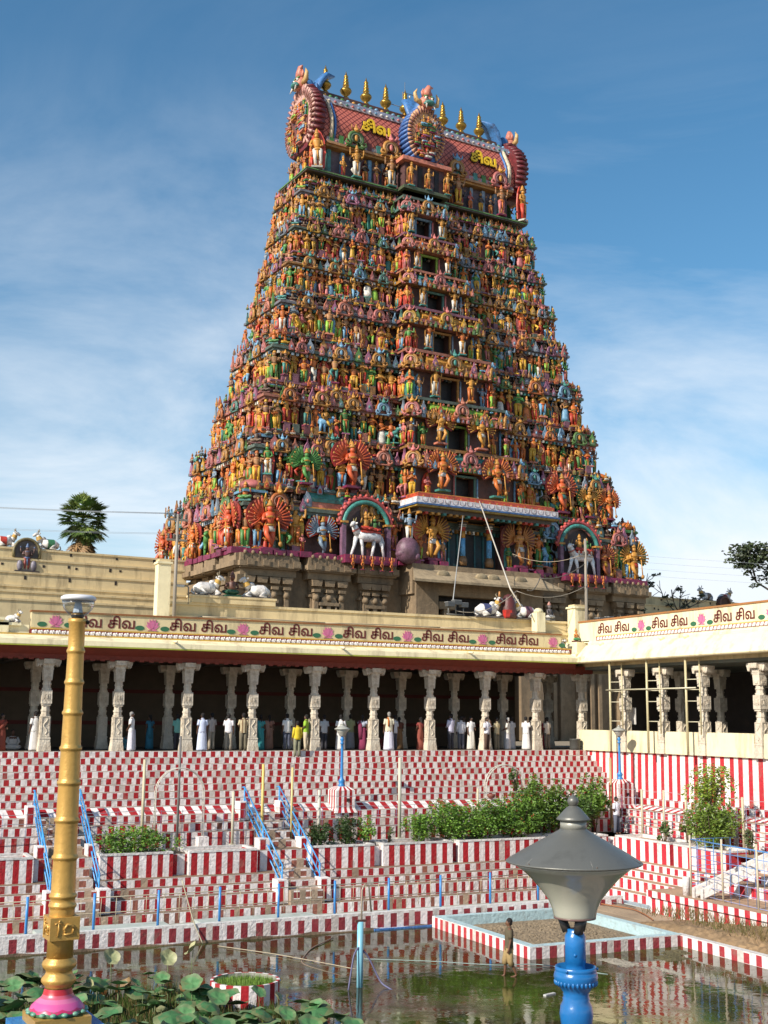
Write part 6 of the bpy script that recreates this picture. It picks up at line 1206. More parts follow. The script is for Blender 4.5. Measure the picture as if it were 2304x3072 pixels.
# ------------------------------------------------------------------ things standing in the water
o = thing('water_pipe', 'upright pale blue plastic pipe standing in the water', 'pipe', (-21.25, -19.68, -6.3)); m = MB(); m.tube([(0, 0, 0), (0, 0, 2.15)], .088, (.22, .50, .62), 14); m.build('pipe', M_METAL, o)
m = MB(); m.tube([(.03, 0, 2.1), (.05, .02, 3.0), (.12, .02, 3.15), (.25, .0, 3.12), (.33, 0, 2.4)], .028, (.34, .28, .22), 6); m.bx(-.16, .18, -.04, .04, 2.14, 2.2, (.12, .05, .04)); m.build('valve', M_METAL, o)
def hose(P, r_, col, label):
    m = MB(); P = np.array(P, float); t = np.linspace(0, len(P) - 1, len(P) * 6); Q = np.stack([np.interp(t, np.arange(len(P)), P[:, k]) for k in range(3)], 1)
    for _ in range(3): Q[1:-1] = (Q[:-2] + 2 * Q[1:-1] + Q[2:]) / 4
    m.tube(Q, r_, col, 5); tag(m.build('hose', M_GEN), label, 'hose')
hose([(-21.7, -19.9, -5.95), (-21.5, -19.8, -5.0), (-21.3, -19.72, -4.8), (-21.0, -19.7, -5.1), (-20.7, -19.9, -5.8), (-20.5, -20.4, -5.95)], .025, (.12, .12, .22), 'dark violet hose looped over the pale blue pipe')
hose([(-21.0, -18.5, -5.92), (-21.6, -16.0, -5.9), (-20.4, -14.0, -5.88), (-19.0, -12.6, -5.86)], .022, (.22, .16, .12), 'brown hose curling on the water between pipe and wall')
hose([(-23.0, -12.4, -5.88), (-21.8, -14.5, -5.86), (-20.8, -16.6, -5.87), (-20.2, -17.6, -5.92)], .014, (.40, .34, .24), 'pale stick floating on the water before the wall')
hose([(-19.5, -16.2, -5.88), (-17.8, -17.4, -5.86), (-16.2, -18.8, -5.86), (-15.0, -19.0, -5.86), (-13.8, -21.0, -5.9)], .013, (.24, .32, .30), 'pale blue green hose lying in the water behind the wading man')
hose([(-6.9, -10.2, -5.55), (-7.3, -11.5, -5.53), (-6.9, -13.2, -5.53), (-7.4, -14.5, -5.5), (-7.9, -15.6, -5.5)], .025, (.30, .12, .05), 'orange brown hose on the earth at the foot of the right bank')
hose([(-6.6, -9.6, -5.52), (-7.0, -10.6, -5.50), (-6.6, -11.9, -5.52), (-6.7, -13.0, -5.5)], .02, (.08, .08, .08), 'black hose tangled below the right bank')
hose([(-23.95, -11.3, -3.9), (-23.6, -11.6, -5.2), (-23.3, -11.75, -5.9)], .022, (.46, .42, .30), 'loose cream stick leaning on the water edge wall')
m = MB(); m.box((0, 0, 0), (.42, .10, .06), (.5, .5, .48)); o = m.build('floating_plank', M_GEN); o.location = (-16.9, -22.6, -5.89); o.rotation_euler = (0, 0, .3); tag(o, 'small white plank floating on the green water', 'plank')
tb_ = thing('round_tub', 'round red and white striped tub with grass standing in the water', 'planter', (-24.7, -19.9, -6.3)); m = MB(); n = 28; r0 = .92
for i in range(n):
    a, b = i * 2 * math.pi / n, (i + 1) * 2 * math.pi / n; c = jit(RED) if i % 2 else jit(WHITE, .06)
    m.quad((r0 * math.cos(a), r0 * math.sin(a), 0), (r0 * math.cos(b), r0 * math.sin(b), 0), (r0 * math.cos(b), r0 * math.sin(b), .93), (r0 * math.cos(a), r0 * math.sin(a), .93), c); m.quad((r0 * math.cos(a), r0 * math.sin(a), .93), (r0 * math.cos(b), r0 * math.sin(b), .93), (.84 * math.cos(b), .84 * math.sin(b), .93), (.84 * math.cos(a), .84 * math.sin(a), .93), c)
    m.quad((.84 * math.cos(a), .84 * math.sin(a), .7), (.84 * math.cos(b), .84 * math.sin(b), .7), (.84 * math.cos(b), .84 * math.sin(b), .93), (.84 * math.cos(a), .84 * math.sin(a), .93), jit((.3, .3, .25)))
m.build('tub', M_STEP, tb_)
m = MB(); m.lathe([(.84, .70), (.6, .76), (.01, .78)], (0, 0, 0), (.06, .09, .02), 20)
for i in range(2600):
    a, r_ = rng.uniform(0, 6.28), .82 * math.sqrt(rng.uniform()); x, y = r_ * math.cos(a), r_ * math.sin(a); d, hh = rng.uniform(-.05, .05, 2), rng.uniform(.10, .24); t = rng.uniform(0, 3.14); w = .014
    m.raw([(x - w * math.cos(t), y - w * math.sin(t), .72), (x + w * math.cos(t), y + w * math.sin(t), .72), (x + d[0], y + d[1], .72 + hh)], [(0, 1, 2)], jit((.13, .23, .03), .3))
m.build('grass', M_LEAF, tb_, kind='stuff')
# ------------------------------------------------------------------ plants
def leaf_cloud(m, c, rad, n, size, dark, light, flat=.5, shell=.35, rr=None, seed_dir=None):
    """n leaf faces through the volume of a lumpy crown"""
    rr = rr or rng; k = max(5, int(n / 90)); lumps = rr.normal(0, 1, (k, 3)); lumps /= np.linalg.norm(lumps, axis=1)[:, None] + 1e-9; lumps *= rr.uniform(.25, .85, (k, 1)) ; lr = rr.uniform(.22, .48, k); tone = rr.uniform(0, 1, k)
    idx = rr.integers(0, k, n); d = rr.normal(0, 1, (n, 3)); d /= np.linalg.norm(d, axis=1)[:, None]; p = lumps[idx] + d * (lr[idx] * rr.uniform(.3, 1.0, n) ** shell)[:, None]
    p = np.array(c) + p * np.array(rad); s = size * rr.uniform(.6, 1.4, n)
    a = rr.normal(0, 1, (n, 3)); a[:, 2] *= flat; a /= np.linalg.norm(a, axis=1)[:, None]; b = np.cross(a, rr.normal(0, 1, (n, 3))); b /= np.linalg.norm(b, axis=1)[:, None] + 1e-9
    a *= s[:, None]; b *= (s * .45)[:, None]
    v = np.stack([p - a, p + b * 1.0, p + a, p - b], 1).reshape(-1, 3); f = np.arange(4 * n).reshape(n, 4)
    t = np.clip(tone[idx] * .6 + rr.uniform(0, .4, n), 0, 1)[:, None]; col = np.array(dark) * (1 - t) + np.array(light) * t; col *= rr.uniform(.8, 1.2, (n, 1))
    m.V.append(v); m.L.append(f.ravel() + m.n); m.Z.append(np.full(n, 4)); m.n += 4 * n; m.C.append(col); m.S.append(np.zeros(n, bool))
def shrub(x, y, z, rx, ry, rz_, n, size, label, dark=(.025, .06, .012), light=(.10, .20, .025), red=0, stems=5):
    o = thing('shrub', label, 'shrub', (x, y, z)); m = MB()
    leaf_cloud(m, (0, 0, rz_ * .9), (rx, ry, rz_), n, size, dark, light)
    if red: leaf_cloud(m, (0, 0, rz_), (rx, ry, rz_), red, size * .7, (.25, .03, .01), (.35, .06, .02))
    m.build('foliage', M_LEAF, o); m = MB()
    for i in range(stems): a = rng.uniform(0, 6.28); m.tube([(rx * .15 * math.cos(a), ry * .15 * math.sin(a), -.05), (rx * .3 * math.cos(a), ry * .3 * math.sin(a), rz_ * .7), (rx * .5 * math.cos(a), ry * .5 * math.sin(a), rz_ * 1.3)], [.03, .02, .008], (.10, .07, .04), 5)
    m.build('stem', M_LEAF, o)
GRN = dict(dark=(.04, .10, .012), light=(.19, .36, .035))
shrub(-24.5, -6.85, -3.65, 1.75, .8, .60, 3400, .055, 'low spreading shrub with tiny white flowers in the planter right of the golden post', **GRN)
m = MB(); leaf_cloud(m, (-24.4, -6.9, -3.1), (1.4, .7, .5), 120, .03, (.6, .6, .55), (.7, .7, .65)); tag(m.build('flowers', M_LEAF), 'sprinkling of tiny white flowers over the low spreading shrub', 'flowers', kind='stuff')
shrub(-17.05, -6.8, -3.55, .62, .6, .55, 2200, .045, 'round dark clipped bush left in the middle planter', dark=(.012, .03, .008), light=(.05, .10, .015))
shrub(-16.0, -6.8, -3.55, .62, .6, .68, 2400, .045, 'taller dark clipped bush at the centre of the middle planter', dark=(.012, .03, .008), light=(.05, .10, .015))
shrub(-15.1, -6.8, -3.5, .45, .5, .65, 900, .05, 'loose light green bush with red flowers at the right end of the middle planter', red=40, **GRN)
shrub(-14.1, -6.8, -3.5, .20, .2, .42, 160, .05, 'single small plant at the left end of the long middle planter', dark=(.05, .07, .02), light=(.14, .2, .05))
shrub(-12.7, -6.8, -3.55, .8, .65, .75, 2200, .05, 'bright green bush at the left end of the overgrown stretch', **GRN)
shrub(-11.2, -6.7, -3.55, 1.3, .85, .98, 5200, .055, 'big rounded green bush spilling over the planter edge', **GRN)
shrub(-9.6, -6.6, -3.6, 1.3, .9, .95, 5000, .055, 'leafy green bush in the middle of the overgrown stretch', dark=(.035, .09, .012), light=(.16, .31, .03), red=60)
shrub(-7.9, -6.5, -3.55, 1.3, .95, 1.0, 5000, .06, 'green bush with scattered red blossoms before the overgrown arch', dark=(.035, .085, .012), light=(.15, .29, .03), red=70)
shrub(-6.4, -5.9, -3.4, 1.35, 1.0, 1.35, 5600, .075, 'tall dark leafed shrub beside the overgrown arch', dark=(.03, .07, .01), light=(.17, .29, .035))
shrub(-4.9, -6.4, -3.5, 1.0, .8, 1.0, 3200, .07, 'dark shrub hidden behind the grey lamp cap', dark=(.02, .05, .01), light=(.09, .17, .025))
shrub(-3.55, -5.9, -3.4, .8, .8, 1.25, 3000, .075, 'upright leafy shrub in the corner beside the brown post', dark=(.03, .075, .012), light=(.17, .30, .035))
shrub(-7.0, -4.95, -1.6, .38, .2, .65, 420, .06, 'creeper climbing over the right side of the trellis arch', dark=(.04, .08, .02), light=(.12, .22, .04))
shrub(-3.0, -10.2, -3.5, .35, .5, .42, 380, .06, 'sparse small plant in the sunlit bare planter', dark=(.04, .07, .02), light=(.10, .17, .04))
shrub(-2.9, -13.0, -3.5, .85, 1.45, 1.05, 5600, .06, 'dense lower shrub behind the blue mesh fence on the right bank', dark=(.045, .09, .012), light=(.19, .28, .03))
shrub(-2.6, -12.6, -2.0, .65, 1.5, .95, 3000, .06, 'airy upper shrub spreading over the striped wall on the right bank', dark=(.09, .15, .015), light=(.28, .38, .035), red=60)
shrub(-2.9, -15.2, -3.5, .4, .45, .6, 420, .055, 'wispy grey green plant at the edge of the right stairs', dark=(.06, .08, .03), light=(.14, .18, .06))
shrub(-2.9, -11.6, -3.5, .4, .5, .55, 420, .05, 'straggly plant at the left end of the leafy right planter', dark=(.06, .09, .02), light=(.16, .2, .04))
# palm
pt = thing('palm_tree', 'fan palm with dense round crown and hanging brown dead fronds behind the left wall', 'palm tree', (-13.8, 58.0, 0)); m = MB(); m.tube([(0, 0, -.1), (0, 0, 10), (.1, 0, 18.3)], [.45, .36, .34], (.12, .085, .06), 10); m.build('trunk', M_LEAF, pt)
m = MB(); dm = MB()
def fan(mm, base, dirv, L_, blades, col, droop):
    dirv = np.array(dirv) / np.linalg.norm(dirv); side = np.cross(dirv, (0, 0, 1)); side /= np.linalg.norm(side) + 1e-6; up = np.cross(side, dirv); tip0 = np.array(base) + dirv * L_ * .56
    mm.tube([base, tip0], .03, np.array(col) * .9, 4)
    for a in np.linspace(-1.9, 1.9, blades):
        d = dirv * math.cos(a) + side * math.sin(a) + up * rng.uniform(-.12, .12); l = L_ * .45 * (1 - .12 * abs(a)) * rng.uniform(.85, 1.1); w = .075; e = tip0 + d * l - np.array((0, 0, droop * l)); mid = tip0 + d * l * .55 - np.array((0, 0, droop * l * .25)); s2 = np.cross(d, up); s2 /= np.linalg.norm(s2) + 1e-6
        c = np.array(col) * rng.uniform(.7, 1.3); mm.raw([tip0 - s2 * .02, mid - s2 * w, e, mid + s2 * w], [(0, 1, 2, 3)], c)
for i in range(72):
    zz = rng.uniform(-.95, .9); a = rng.uniform(0, 6.28); q = math.sqrt(max(0, 1 - zz * zz)); fan(m, (.1, 0, 18.9 + .5 * zz), (q * math.cos(a), q * math.sin(a), zz), rng.uniform(2.1, 2.75), 28, (.095, .16, .035) if rng.uniform() < .65 else (.19, .25, .06), .16)
for i in range(22):
    a = rng.uniform(0, 6.28); fan(dm, (.1, 0, 18.0), (.55 * math.cos(a), .55 * math.sin(a), -1), rng.uniform(2.3, 3.4), 16, (.26, .15, .06), .3)
m.build('crown', M_LEAF, pt); dm.build('dead_fronds', M_LEAF, pt)
def tree(x, y, zt, label, limbs, spread, n, size, dark, light, leaf_r, seed, lean=0.0):
    r = np.random.default_rng(seed); o = thing('tree', label, 'tree', (x, y, 0)); m = MB(); tips = []
    def br(p, d, l, r0, k):
        d = d / np.linalg.norm(d); mid = p + d * l * .5 + r.normal(0, .05 * l, 3); e = p + d * l; m.tube([p, mid, e], [r0, r0 * .8, r0 * .58], (.075, .06, .045), 6 if k < 2 else 4)
        if k >= 4: tips.append(e); return
        if k >= 2: tips.append(e)
        for _ in range(limbs if k else 5): nd = d + r.normal(0, spread, 3); nd[2] += .12; br(e, nd, l * (r.uniform(.32, .45) if k == 0 else r.uniform(.55, .8)), r0 * .55, k + 1)
    br(np.array((0, 0, -.1)), np.array((lean, 0, 1.0)), zt * .50, .42, 0); m.build('trunk', M_LEAF, o)
    m = MB(); T = np.array(tips); T = T[r.permutation(len(T))[:max(8, n)]]
    for t in T: leaf_cloud(m, t, (leaf_r, leaf_r, leaf_r * .6), 80, size, dark, light, rr=r)
    m.build('crown', M_LEAF, o)
tree(46.3, 31.5, 18.2, 'dark spreading tree with bare twigs on top behind the far wall at right', 3, .50, 400, .2, (.02, .03, .012), (.06, .085, .03), 1.3, 3)
tree(33.4, 36.0, 15.2, 'small nearly bare tree beside the right edge of the tower', 3, .55, 60, .12, (.03, .04, .02), (.07, .09, .04), .5, 5)
# lotus plants
def lotus_leaf(col, cup, r0, tilt, edge):
    m = MB(); n = 18; an = np.arange(n) * 2 * math.pi / n; rad = r0 * (1 + .05 * np.cos(3 * an + cup * 5) + .04 * np.sin(7 * an)); V = [(0, 0, 0)]
    for k, f in enumerate((.35, .7, 1.0)): V += [(rad[j] * f * math.cos(an[j]), rad[j] * f * math.sin(an[j]), cup * f * f + .03 * f * math.sin(4 * an[j] + k)) for j in range(n)]
    F = [(0, 1 + j, 1 + (j + 1) % n) for j in range(n)] + [(1 + k * n + j, 1 + (k + 1) * n + j, 1 + (k + 1) * n + (j + 1) % n, 1 + k * n + (j + 1) % n) for k in range(2) for j in range(n)]
    V = np.array(V); c, s = math.cos(tilt), math.sin(tilt); V = V @ np.array([[c, 0, s], [0, 1, 0], [-s, 0, c]]).T
    cs = [jit(col, .12) for _ in range(2 * n)] + [jit(np.array(col) * .6 + np.array(edge) * .4, .15) for _ in range(n)]
    m.raw(V, F, np.array(cs), True); blade = m.mesh('blade', M_LOTUS); m = MB(); m.tube([(0, 0, 0), (.03, .02, -.4), (.0, .05, -1.0)], .012, (.14, .18, .07), 4); return blade, m.mesh('stalk', M_LEAF)
M_LOTUS = mat('lotus_leaf', rough=.5, noise=.2, nscale=5, dirt=(.20, .12, .05, .8), dscale=2.2, dpos=(.55, .72))
VAR = [((.06, .17, .06), .07, .34, .2, (.2, .2, .1), 'round blue green lotus leaf in the dense bed at the bottom left'), ((.085, .21, .075), .05, .28, .6, (.2, .2, .1), 'lotus leaf tilted on edge in the dense bed at the bottom left'), ((.05, .145, .05), -.12, .36, .4, (.25, .18, .08), 'drooping dark lotus leaf with brown edge in the bed at the bottom left'), ((.22, .14, .06), .16, .20, .8, (.3, .2, .1), 'withered brown curled lotus leaf in the bed at the bottom left'), ((.30, .32, .16), .09, .24, .9, (.4, .36, .2), 'pale yellowish funnel shaped lotus leaf standing above the bed')]
VM = [lotus_leaf(*v[:5]) for v in VAR]; first = {}
def put_lotus(x, y, z, k, rz, s):
    o = thing('lotus_leaf', VAR[k][5], 'lotus leaf', (x, y, z), rz, 'lotus leaves in the tank'); o.scale = (s, s, s)
    for nm, me in zip(('blade', 'stalk'), VM[k]): c = bpy.data.objects.new(nm, me); COL.objects.link(c); c.parent = o
for i in range(285):
    for _ in range(50):
        x = rng.uniform(-32, -24.0); y = rng.uniform(-26.5, -17.2)
        edge = np.interp(x, [-32, -29.3, -28, -26.5, -25.6, -24.0], [-17.6, -18.0, -18.0, -18.3, -21.2, -23.5])
        if y < edge and (x + 24.7) ** 2 + (y + 19.9) ** 2 > 1.3: break
    put_lotus(x, y, -5.9 + rng.uniform(.12, .75), int(rng.choice(5, p=(.46, .26, .17, .085, .025))), rng.uniform(0, 6.28), rng.uniform(.55, 1.1))
for x, y, z in ((-27.9, -18.2, -4.9), (-25.75, -18.6, -4.75), (-26.4, -18.4, -5.0)): put_lotus(x, y, z, 4, rng.uniform(0, 6), 1.0)
m = MB()
for i in range(9000):
    x = rng.uniform(-32, -24.3); y = rng.uniform(-26, -18.2); 
    if (x + 24.7) ** 2 + (y + 19.9) ** 2 < 1.0 or (x > -25.7 and y > -21.2): continue
    h_ = rng.uniform(.12, .42); dx, dy = rng.uniform(-.14, .14, 2); w = .018; m.raw([(x - w, y, WZ - .02), (x + w, y, WZ - .02), (x + dx, y + dy, WZ + h_)], [(0, 1, 2)], jit((.07, .12, .02) if rng.uniform() < .6 else (.20, .15, .06), .3))
tag(m.build('water_weeds', M_LEAF), 'tangle of green weeds and brown stalks between the lotus leaves', 'weeds', kind='stuff')
m = MB()
for i in range(2600):
    t = rng.uniform(); x = rng.uniform(-8.4, -6.1); y = rng.uniform(-30, -15.6); h_ = rng.uniform(.05, .22); dx, dy = rng.uniform(-.15, .15, 2); z = -5.06 + rng.uniform(-.12, 0); w = .012
    m.raw([(x - w, y, z - .1), (x + w, y, z - .1), (x + dx, y + dy, z + h_)], [(0, 1, 2)], jit((.24, .18, .07) if rng.uniform() < .75 else (.10, .15, .03), .3))
tag(m.build('dry_grass', M_LEAF), 'dry grass stalks covering the soil heap at the right', 'grass', kind='stuff')

m = MB()
for i in range(700):                                            # scum and dead leaves drifting on the pond
    x, y = rng.uniform(-30, -9), rng.uniform(-27, -12.2); cl = math.sin(x * .9 + 1) * math.cos(y * .7) + rng.uniform(-.6, .6)
    if cl < .25 or (x > -15 and y > -18.4): continue
    s_, a_ = rng.uniform(.015, .06), rng.uniform(0, 6.28); c_, q_ = s_ * math.cos(a_), s_ * math.sin(a_)
    m.raw([(x - c_, y - q_, WZ + .006), (x + q_ * .5, y - c_ * .5, WZ + .006), (x + c_, y + q_, WZ + .012), (x - q_ * .5, y + c_ * .5, WZ + .006)], [(0, 1, 2, 3)], jit((.24, .20, .10) if rng.uniform() < .5 else (.12, .15, .05), .3))
tag(m.build('floating_litter', M_LEAF), 'specks of dead leaves and scum drifting on the green water', 'litter', kind='stuff')
# ------------------------------------------------------------------ people
import bmesh
def body_mesh(key, arms, legs):
    me = bpy.data.meshes.new('person_body'); bm = bmesh.new(); sk = bm.verts.layers.skin.verify()
    def v(p, r, root=False):
        x = bm.verts.new(p); x[sk].radius = r if isinstance(r, tuple) else (r, r); x[sk].use_root = root; return x
    def e(a, b): bm.edges.new((a, b)); return b
    pel = v((0, 0, .90), (.135, .10), True); bel = e(pel, v((0, 0, 1.04), (.125, .09))); ch = e(bel, v((0, .01, 1.24), (.145, .10))); nb = e(ch, v((0, .01, 1.375), (.085, .07))); nk = e(nb, v((0, -.0, 1.45), .048)); jw = e(nk, v((0, -.02, 1.515), (.062, .072))); hd = e(jw, v((0, -.012, 1.585), (.075, .09))); e(hd, v((0, -.005, 1.645), (.045, .05)))
    e(jw, v((0, -.105, 1.545), .012))
    for s in (-1, 1):
        P = arms[0 if s < 0 else 1]; sh = e(nb, v((s * .165, .01, 1.365), .058)); el = e(sh, v((s * P[0][0], P[0][1], P[0][2]), .042)); wr = e(el, v((s * P[1][0], P[1][1], P[1][2]), .029)); w, el_ = np.array(P[1]), np.array(P[0]); d = (w - el_) / np.linalg.norm(w - el_); pal = e(wr, v((s * (w + d * .06)[0], (w + d * .06)[1], (w + d * .06)[2]), (.036, .022)))
        sd_ = np.cross(d, (1, 0, 0)); sd_ /= np.linalg.norm(sd_) + 1e-6
        for k, (off, ln) in enumerate(((-.024, .065), (-.008, .08), (.008, .075), (.024, .055))):
            q = w + d * .105 + sd_ * off; q2 = q + d * ln * .6 + np.array((-.012, 0, 0)); a = e(pal, v((s * q[0], q[1], q[2]), .0095)); e(a, v((s * q2[0], q2[1], q2[2]), .008))
        q = w + d * .05 + sd_ * -.045; q2 = q + d * .035 + sd_ * -.012; a = e(wr, v((s * q[0], q[1], q[2]), .011)); e(a, v((s * q2[0], q2[1], q2[2]), .009))
        L_ = legs[0 if s < 0 else 1]; hp = e(pel, v((s * .085, 0, .84), (.085, .09))); kn = e(hp, v((s * L_[0][0], L_[0][1], L_[0][2]), .055)); cf = e(kn, v((s * (L_[0][0] * .4 + L_[1][0] * .6), L_[0][1] * .4 + L_[1][1] * .6 + .015, L_[0][2] * .45 + L_[1][2] * .55), .05)); an = e(cf, v((s * L_[1][0], L_[1][1], L_[1][2]), .033)); ft = e(an, v((s * L_[1][0], L_[1][1] - .09, L_[1][2] - .05), (.04, .028))); e(ft, v((s * (L_[1][0] + .01), L_[1][1] - .18, L_[1][2] - .058), (.036, .02)))
    bm.to_mesh(me); bm.free(); me.materials.append(M_SKIN); return me
A_D = ((.21, .02, 1.10), (.225, -.04, .87)); A_B = ((.23, .06, 1.11), (.08, .15, .95)); A_F = ((.22, -.02, 1.11), (.12, -.20, 1.04)); A_H = ((.25, -.05, 1.10), (.15, .0, .98)); A_M = ((.24, -.12, 1.17), (.11, -.14, 1.42)); A_U = ((.27, -.08, 1.20), (.18, -.26, 1.34))
L_S = ((.095, -.01, .48), (.10, .02, .075)); L_F = ((.09, -.10, .50), (.09, -.12, .075)); L_K = ((.09, .02, .48), (.09, .20, .10)); L_W = ((.10, -.03, .48), (.13, .0, .075))
POSE = {'down': (A_D, A_D), 'back': (A_B, A_B), 'front': (A_F, A_F), 'hip': (A_H, A_D), 'mouth': (A_H, A_M), 'hold': (A_D, A_F), 'point': (A_D, A_U)}
bodies = {}; M_SK = [mat('skin_%d' % i, c, rough=.5, noise=.05) for i, c in enumerate(((.10, .045, .025), (.14, .065, .035), (.075, .035, .02)))]
def person(x, y, z, face, h, pose, shirt, lower, lcol, label, walk=0, hair=(.012, .01, .01), skin=0, short=True, stripes=None, scarf=None):
    """face: heading in degrees, 0 looks at the viewer's side (-Y), 180 away"""
    key = (pose, walk)
    legs = (L_S, L_S) if walk == 0 else (L_F, L_K) if walk == 1 else (L_W, L_W)
    if key not in bodies: bodies[key] = body_mesh(key, POSE[pose], legs)
    o = thing('person', label, 'person', (x, y, z), R(face), 'people in and around the colonnades'); k = h / 1.66; o.scale = (k, k, k)
    me = bodies[key]; b = bpy.data.objects.new('body', me); COL.objects.link(b); b.parent = o
    b.modifiers.new('skin', 'SKIN').use_smooth_shade = True; ss = b.modifiers.new('sub', 'SUBSURF'); ss.levels = 1; ss.render_levels = 1
    if skin: b.material_slots[0].link = 'OBJECT'; b.material_slots[0].material = M_SK[skin]
    else: b.material_slots[0].link = 'OBJECT'; b.material_slots[0].material = M_SK[0]
    m = MB(); m.ball((0, .022, 1.605), (.088, .095, .088), hair, 10, 6); m.ball((0, .055, 1.55), (.075, .055, .08), hair, 8, 5)
    if lower == 'saree': m.tube([(0, .07, 1.56), (0, .10, 1.4), (0, .10, 1.22)], [.05, .035, .012], hair, 6)
    m.build('hair', M_CLOTH, o)
    for s in (-1, 1):
        m = MB(); m.ball((s * .078, .0, 1.56), (.012, .022, .03), (.10, .045, .025), 6, 4); m.build('ear', M_SKIN, o)
        if abs(face) < 110: m = MB(); m.ball((s * .03, -.098, 1.572), (.014, .008, .009), (.5, .48, .45), 6, 4); m.ball((s * .03, -.105, 1.572), (.007, .004, .007), (.02, .01, .01), 5, 3); m.build('eye', M_SKIN, o)
    if lower == 'saree':
        m = MB(); m.tube([(0, 0, .02), (0, 0, .35), (0, .0, .75), (0, 0, 1.0), (0, 0, 1.06)], [.235, .20, .19, .155, .14], lcol, 14, sq=.8); m.tube([(.16, -.02, 1.38), (.05, -.13, 1.25), (-.12, -.12, 1.05), (-.18, .02, .95)], [.055, .10, .09, .06], lcol, 8, sq=.6); m.tube([(.15, .05, 1.40), (.12, .14, 1.2), (.10, .16, .9), (.10, .18, .55)], [.06, .10, .10, .08], jit(lcol, .25), 8, sq=.5); m.build('saree', M_CLOTH, o)
        m = MB(); m.tube([(0, .005, 1.12), (0, .01, 1.26), (0, .01, 1.36), (0, .01, 1.42)], [.165, .172, .15, .08], shirt, 12, sq=.72)
        for s in (-1, 1): q = POSE[pose][0 if s < 0 else 1][0]; m.tube([(s * .14, .01, 1.37), (s * (.17 + q[0] * .4) * .85, q[1] * .6, 1.24)], [.075, .062], shirt, 8)
        m.build('blouse', M_CLOTH, o); return o
    m = MB(); n = 14
    bot = .80
    rows = [(bot, .185), (.9, .18), (1.05, .172), (1.22, .185), (1.33, .178), (1.40, .12), (1.435, .07)]
    if stripes is not None:
        an = np.arange(n) * 2 * math.pi / n; V = np.concatenate([np.stack([r_ * np.cos(an), .70 * r_ * np.sin(an) + .005, np.full(n, zz)], 1) for zz, r_ in rows]); f = [(i * n + j, i * n + (j + 1) % n, (i + 1) * n + (j + 1) % n, (i + 1) * n + j) for i in range(len(rows) - 1) for j in range(n)]; cs = np.array([shirt if j % 2 else stripes for i in range(len(rows) - 1) for j in range(n)]); m.raw(V, f, cs, True)
    else: m.tube([(0, .005, zz) for zz, _ in rows], [r_ for _, r_ in rows], shirt, n, sq=.70)
    for s in (-1, 1):
        el, wr = POSE[pose][0 if s < 0 else 1]; a = np.array((s * .150, .01, 1.372)); b_ = np.array((s * el[0], el[1], el[2])); c_ = np.array((s * wr[0], wr[1], wr[2]))
        if short: m.tube([a, a * .45 + b_ * .55, a * .12 + b_ * .88], [.075, .068, .072], shirt, 8)
        else: m.tube([a, a * .45 + b_ * .55, b_, b_ * .1 + c_ * .9], [.075, .066, .056, .044], shirt, 8)
    m.tube([(0, .01, 1.415), (0, .005, 1.455)], [.085, .068], np.array(shirt) * .92, 10); m.build('shirt', M_CLOTH, o)
    if scarf is not None: m = MB(); m.tube([(.09, -.09, 1.2), (.09, -.06, 1.38), (.07, .06, 1.44), (.05, .13, 1.32), (.05, .145, 1.05)], [.03, .035, .035, .045, .04], scarf, 6, sq=.5); m.build('shawl', M_CLOTH, o)
    m = MB()
    if lower == 'dhoti':
        m.lathe([(.245, .03), (.235, .12), (.215, .45), (.195, .72), (.172, .90), (.16, .97)], (0, .0, 0), lcol, 28, sy=.72, flute=9, amp=.035); m.tube([(.02, -.15, .92), (.03, -.17, .5), (.05, -.18, .06)], [.03, .05, .07], np.array(lcol) * .95, 6, sq=.4)
    elif lower in ('trousers', 'shorts'):
        m.tube([(0, 0, .80), (0, 0, .90), (0, 0, 1.0)], [.175, .168, .155], lcol, 12, sq=.72)
        for s, L_ in ((-1, legs[0]), (1, legs[1])):
            kn, an_ = np.array((s * L_[0][0], L_[0][1], L_[0][2])), np.array((s * L_[1][0], L_[1][1], L_[1][2])); hp_ = np.array((s * .085, 0, .86))
            if lower == 'trousers': m.tube([hp_, kn, kn * .4 + an_ * .6, an_ + (0, 0, -.03)], [.108, .082, .076, .075], lcol, 10)
            else: m.tube([hp_, kn, kn * .72 + an_ * .28], [.115, .092, .088], lcol, 10)
    m.build('dhoti' if lower == 'dhoti' else lower, M_CLOTH, o); return o
Wc, Lv, Kh, Dk = (.70, .69, .68), (.50, .52, .66), (.26, .21, .13), (.04, .04, .05)
person(-23.1, -.28, 0, 70, 1.62, 'back', Wc, 'dhoti', (.62, .60, .66), 'grey haired man in white shirt and white dhoti leaning beside the second pillar', hair=(.25, .24, .23))
person(-20.0, -.3, 0, 180, 1.60, 'down', (.52, .58, .74), 'dhoti', (.55, .60, .74), 'man in pale blue white shirt and dhoti seen from behind right of the third pillar')
person(-19.2, .9, 0, 200, 1.62, 'down', (.50, .44, .40), 'trousers', (.40, .34, .26), 'man in beige shirt and tan trousers behind the man in pale blue')
person(-20.75, .9, 0, 160, 1.55, 'down', (.18, .46, .40), 'trousers', Dk, 'person in mint green shirt half hidden by the third pillar')
person(-18.05, -.1, 0, 175, 1.62, 'front', (.50, .42, .26), 'trousers', (.14, .12, .08), 'man in brown striped shirt and dark trousers holding something', stripes=(.20, .13, .07))
person(-17.45, .5, 0, 185, 1.60, 'down', (.12, .10, .07), 'trousers', (.42, .35, .22), 'man in dark shirt and tan trousers right of the striped shirt')
person(-16.85, 1.0, 0, 180, 1.55, 'down', (.06, .30, .32), 'saree', (.05, .32, .34), 'woman in a turquoise tunic left of the fourth pillar')
person(-15.75, -.78, -.256, 180, 1.55, 'down', (.66, .50, .03), 'trousers', (.20, .20, .13), 'boy in bright yellow shirt and olive trousers standing one step down', short=False)
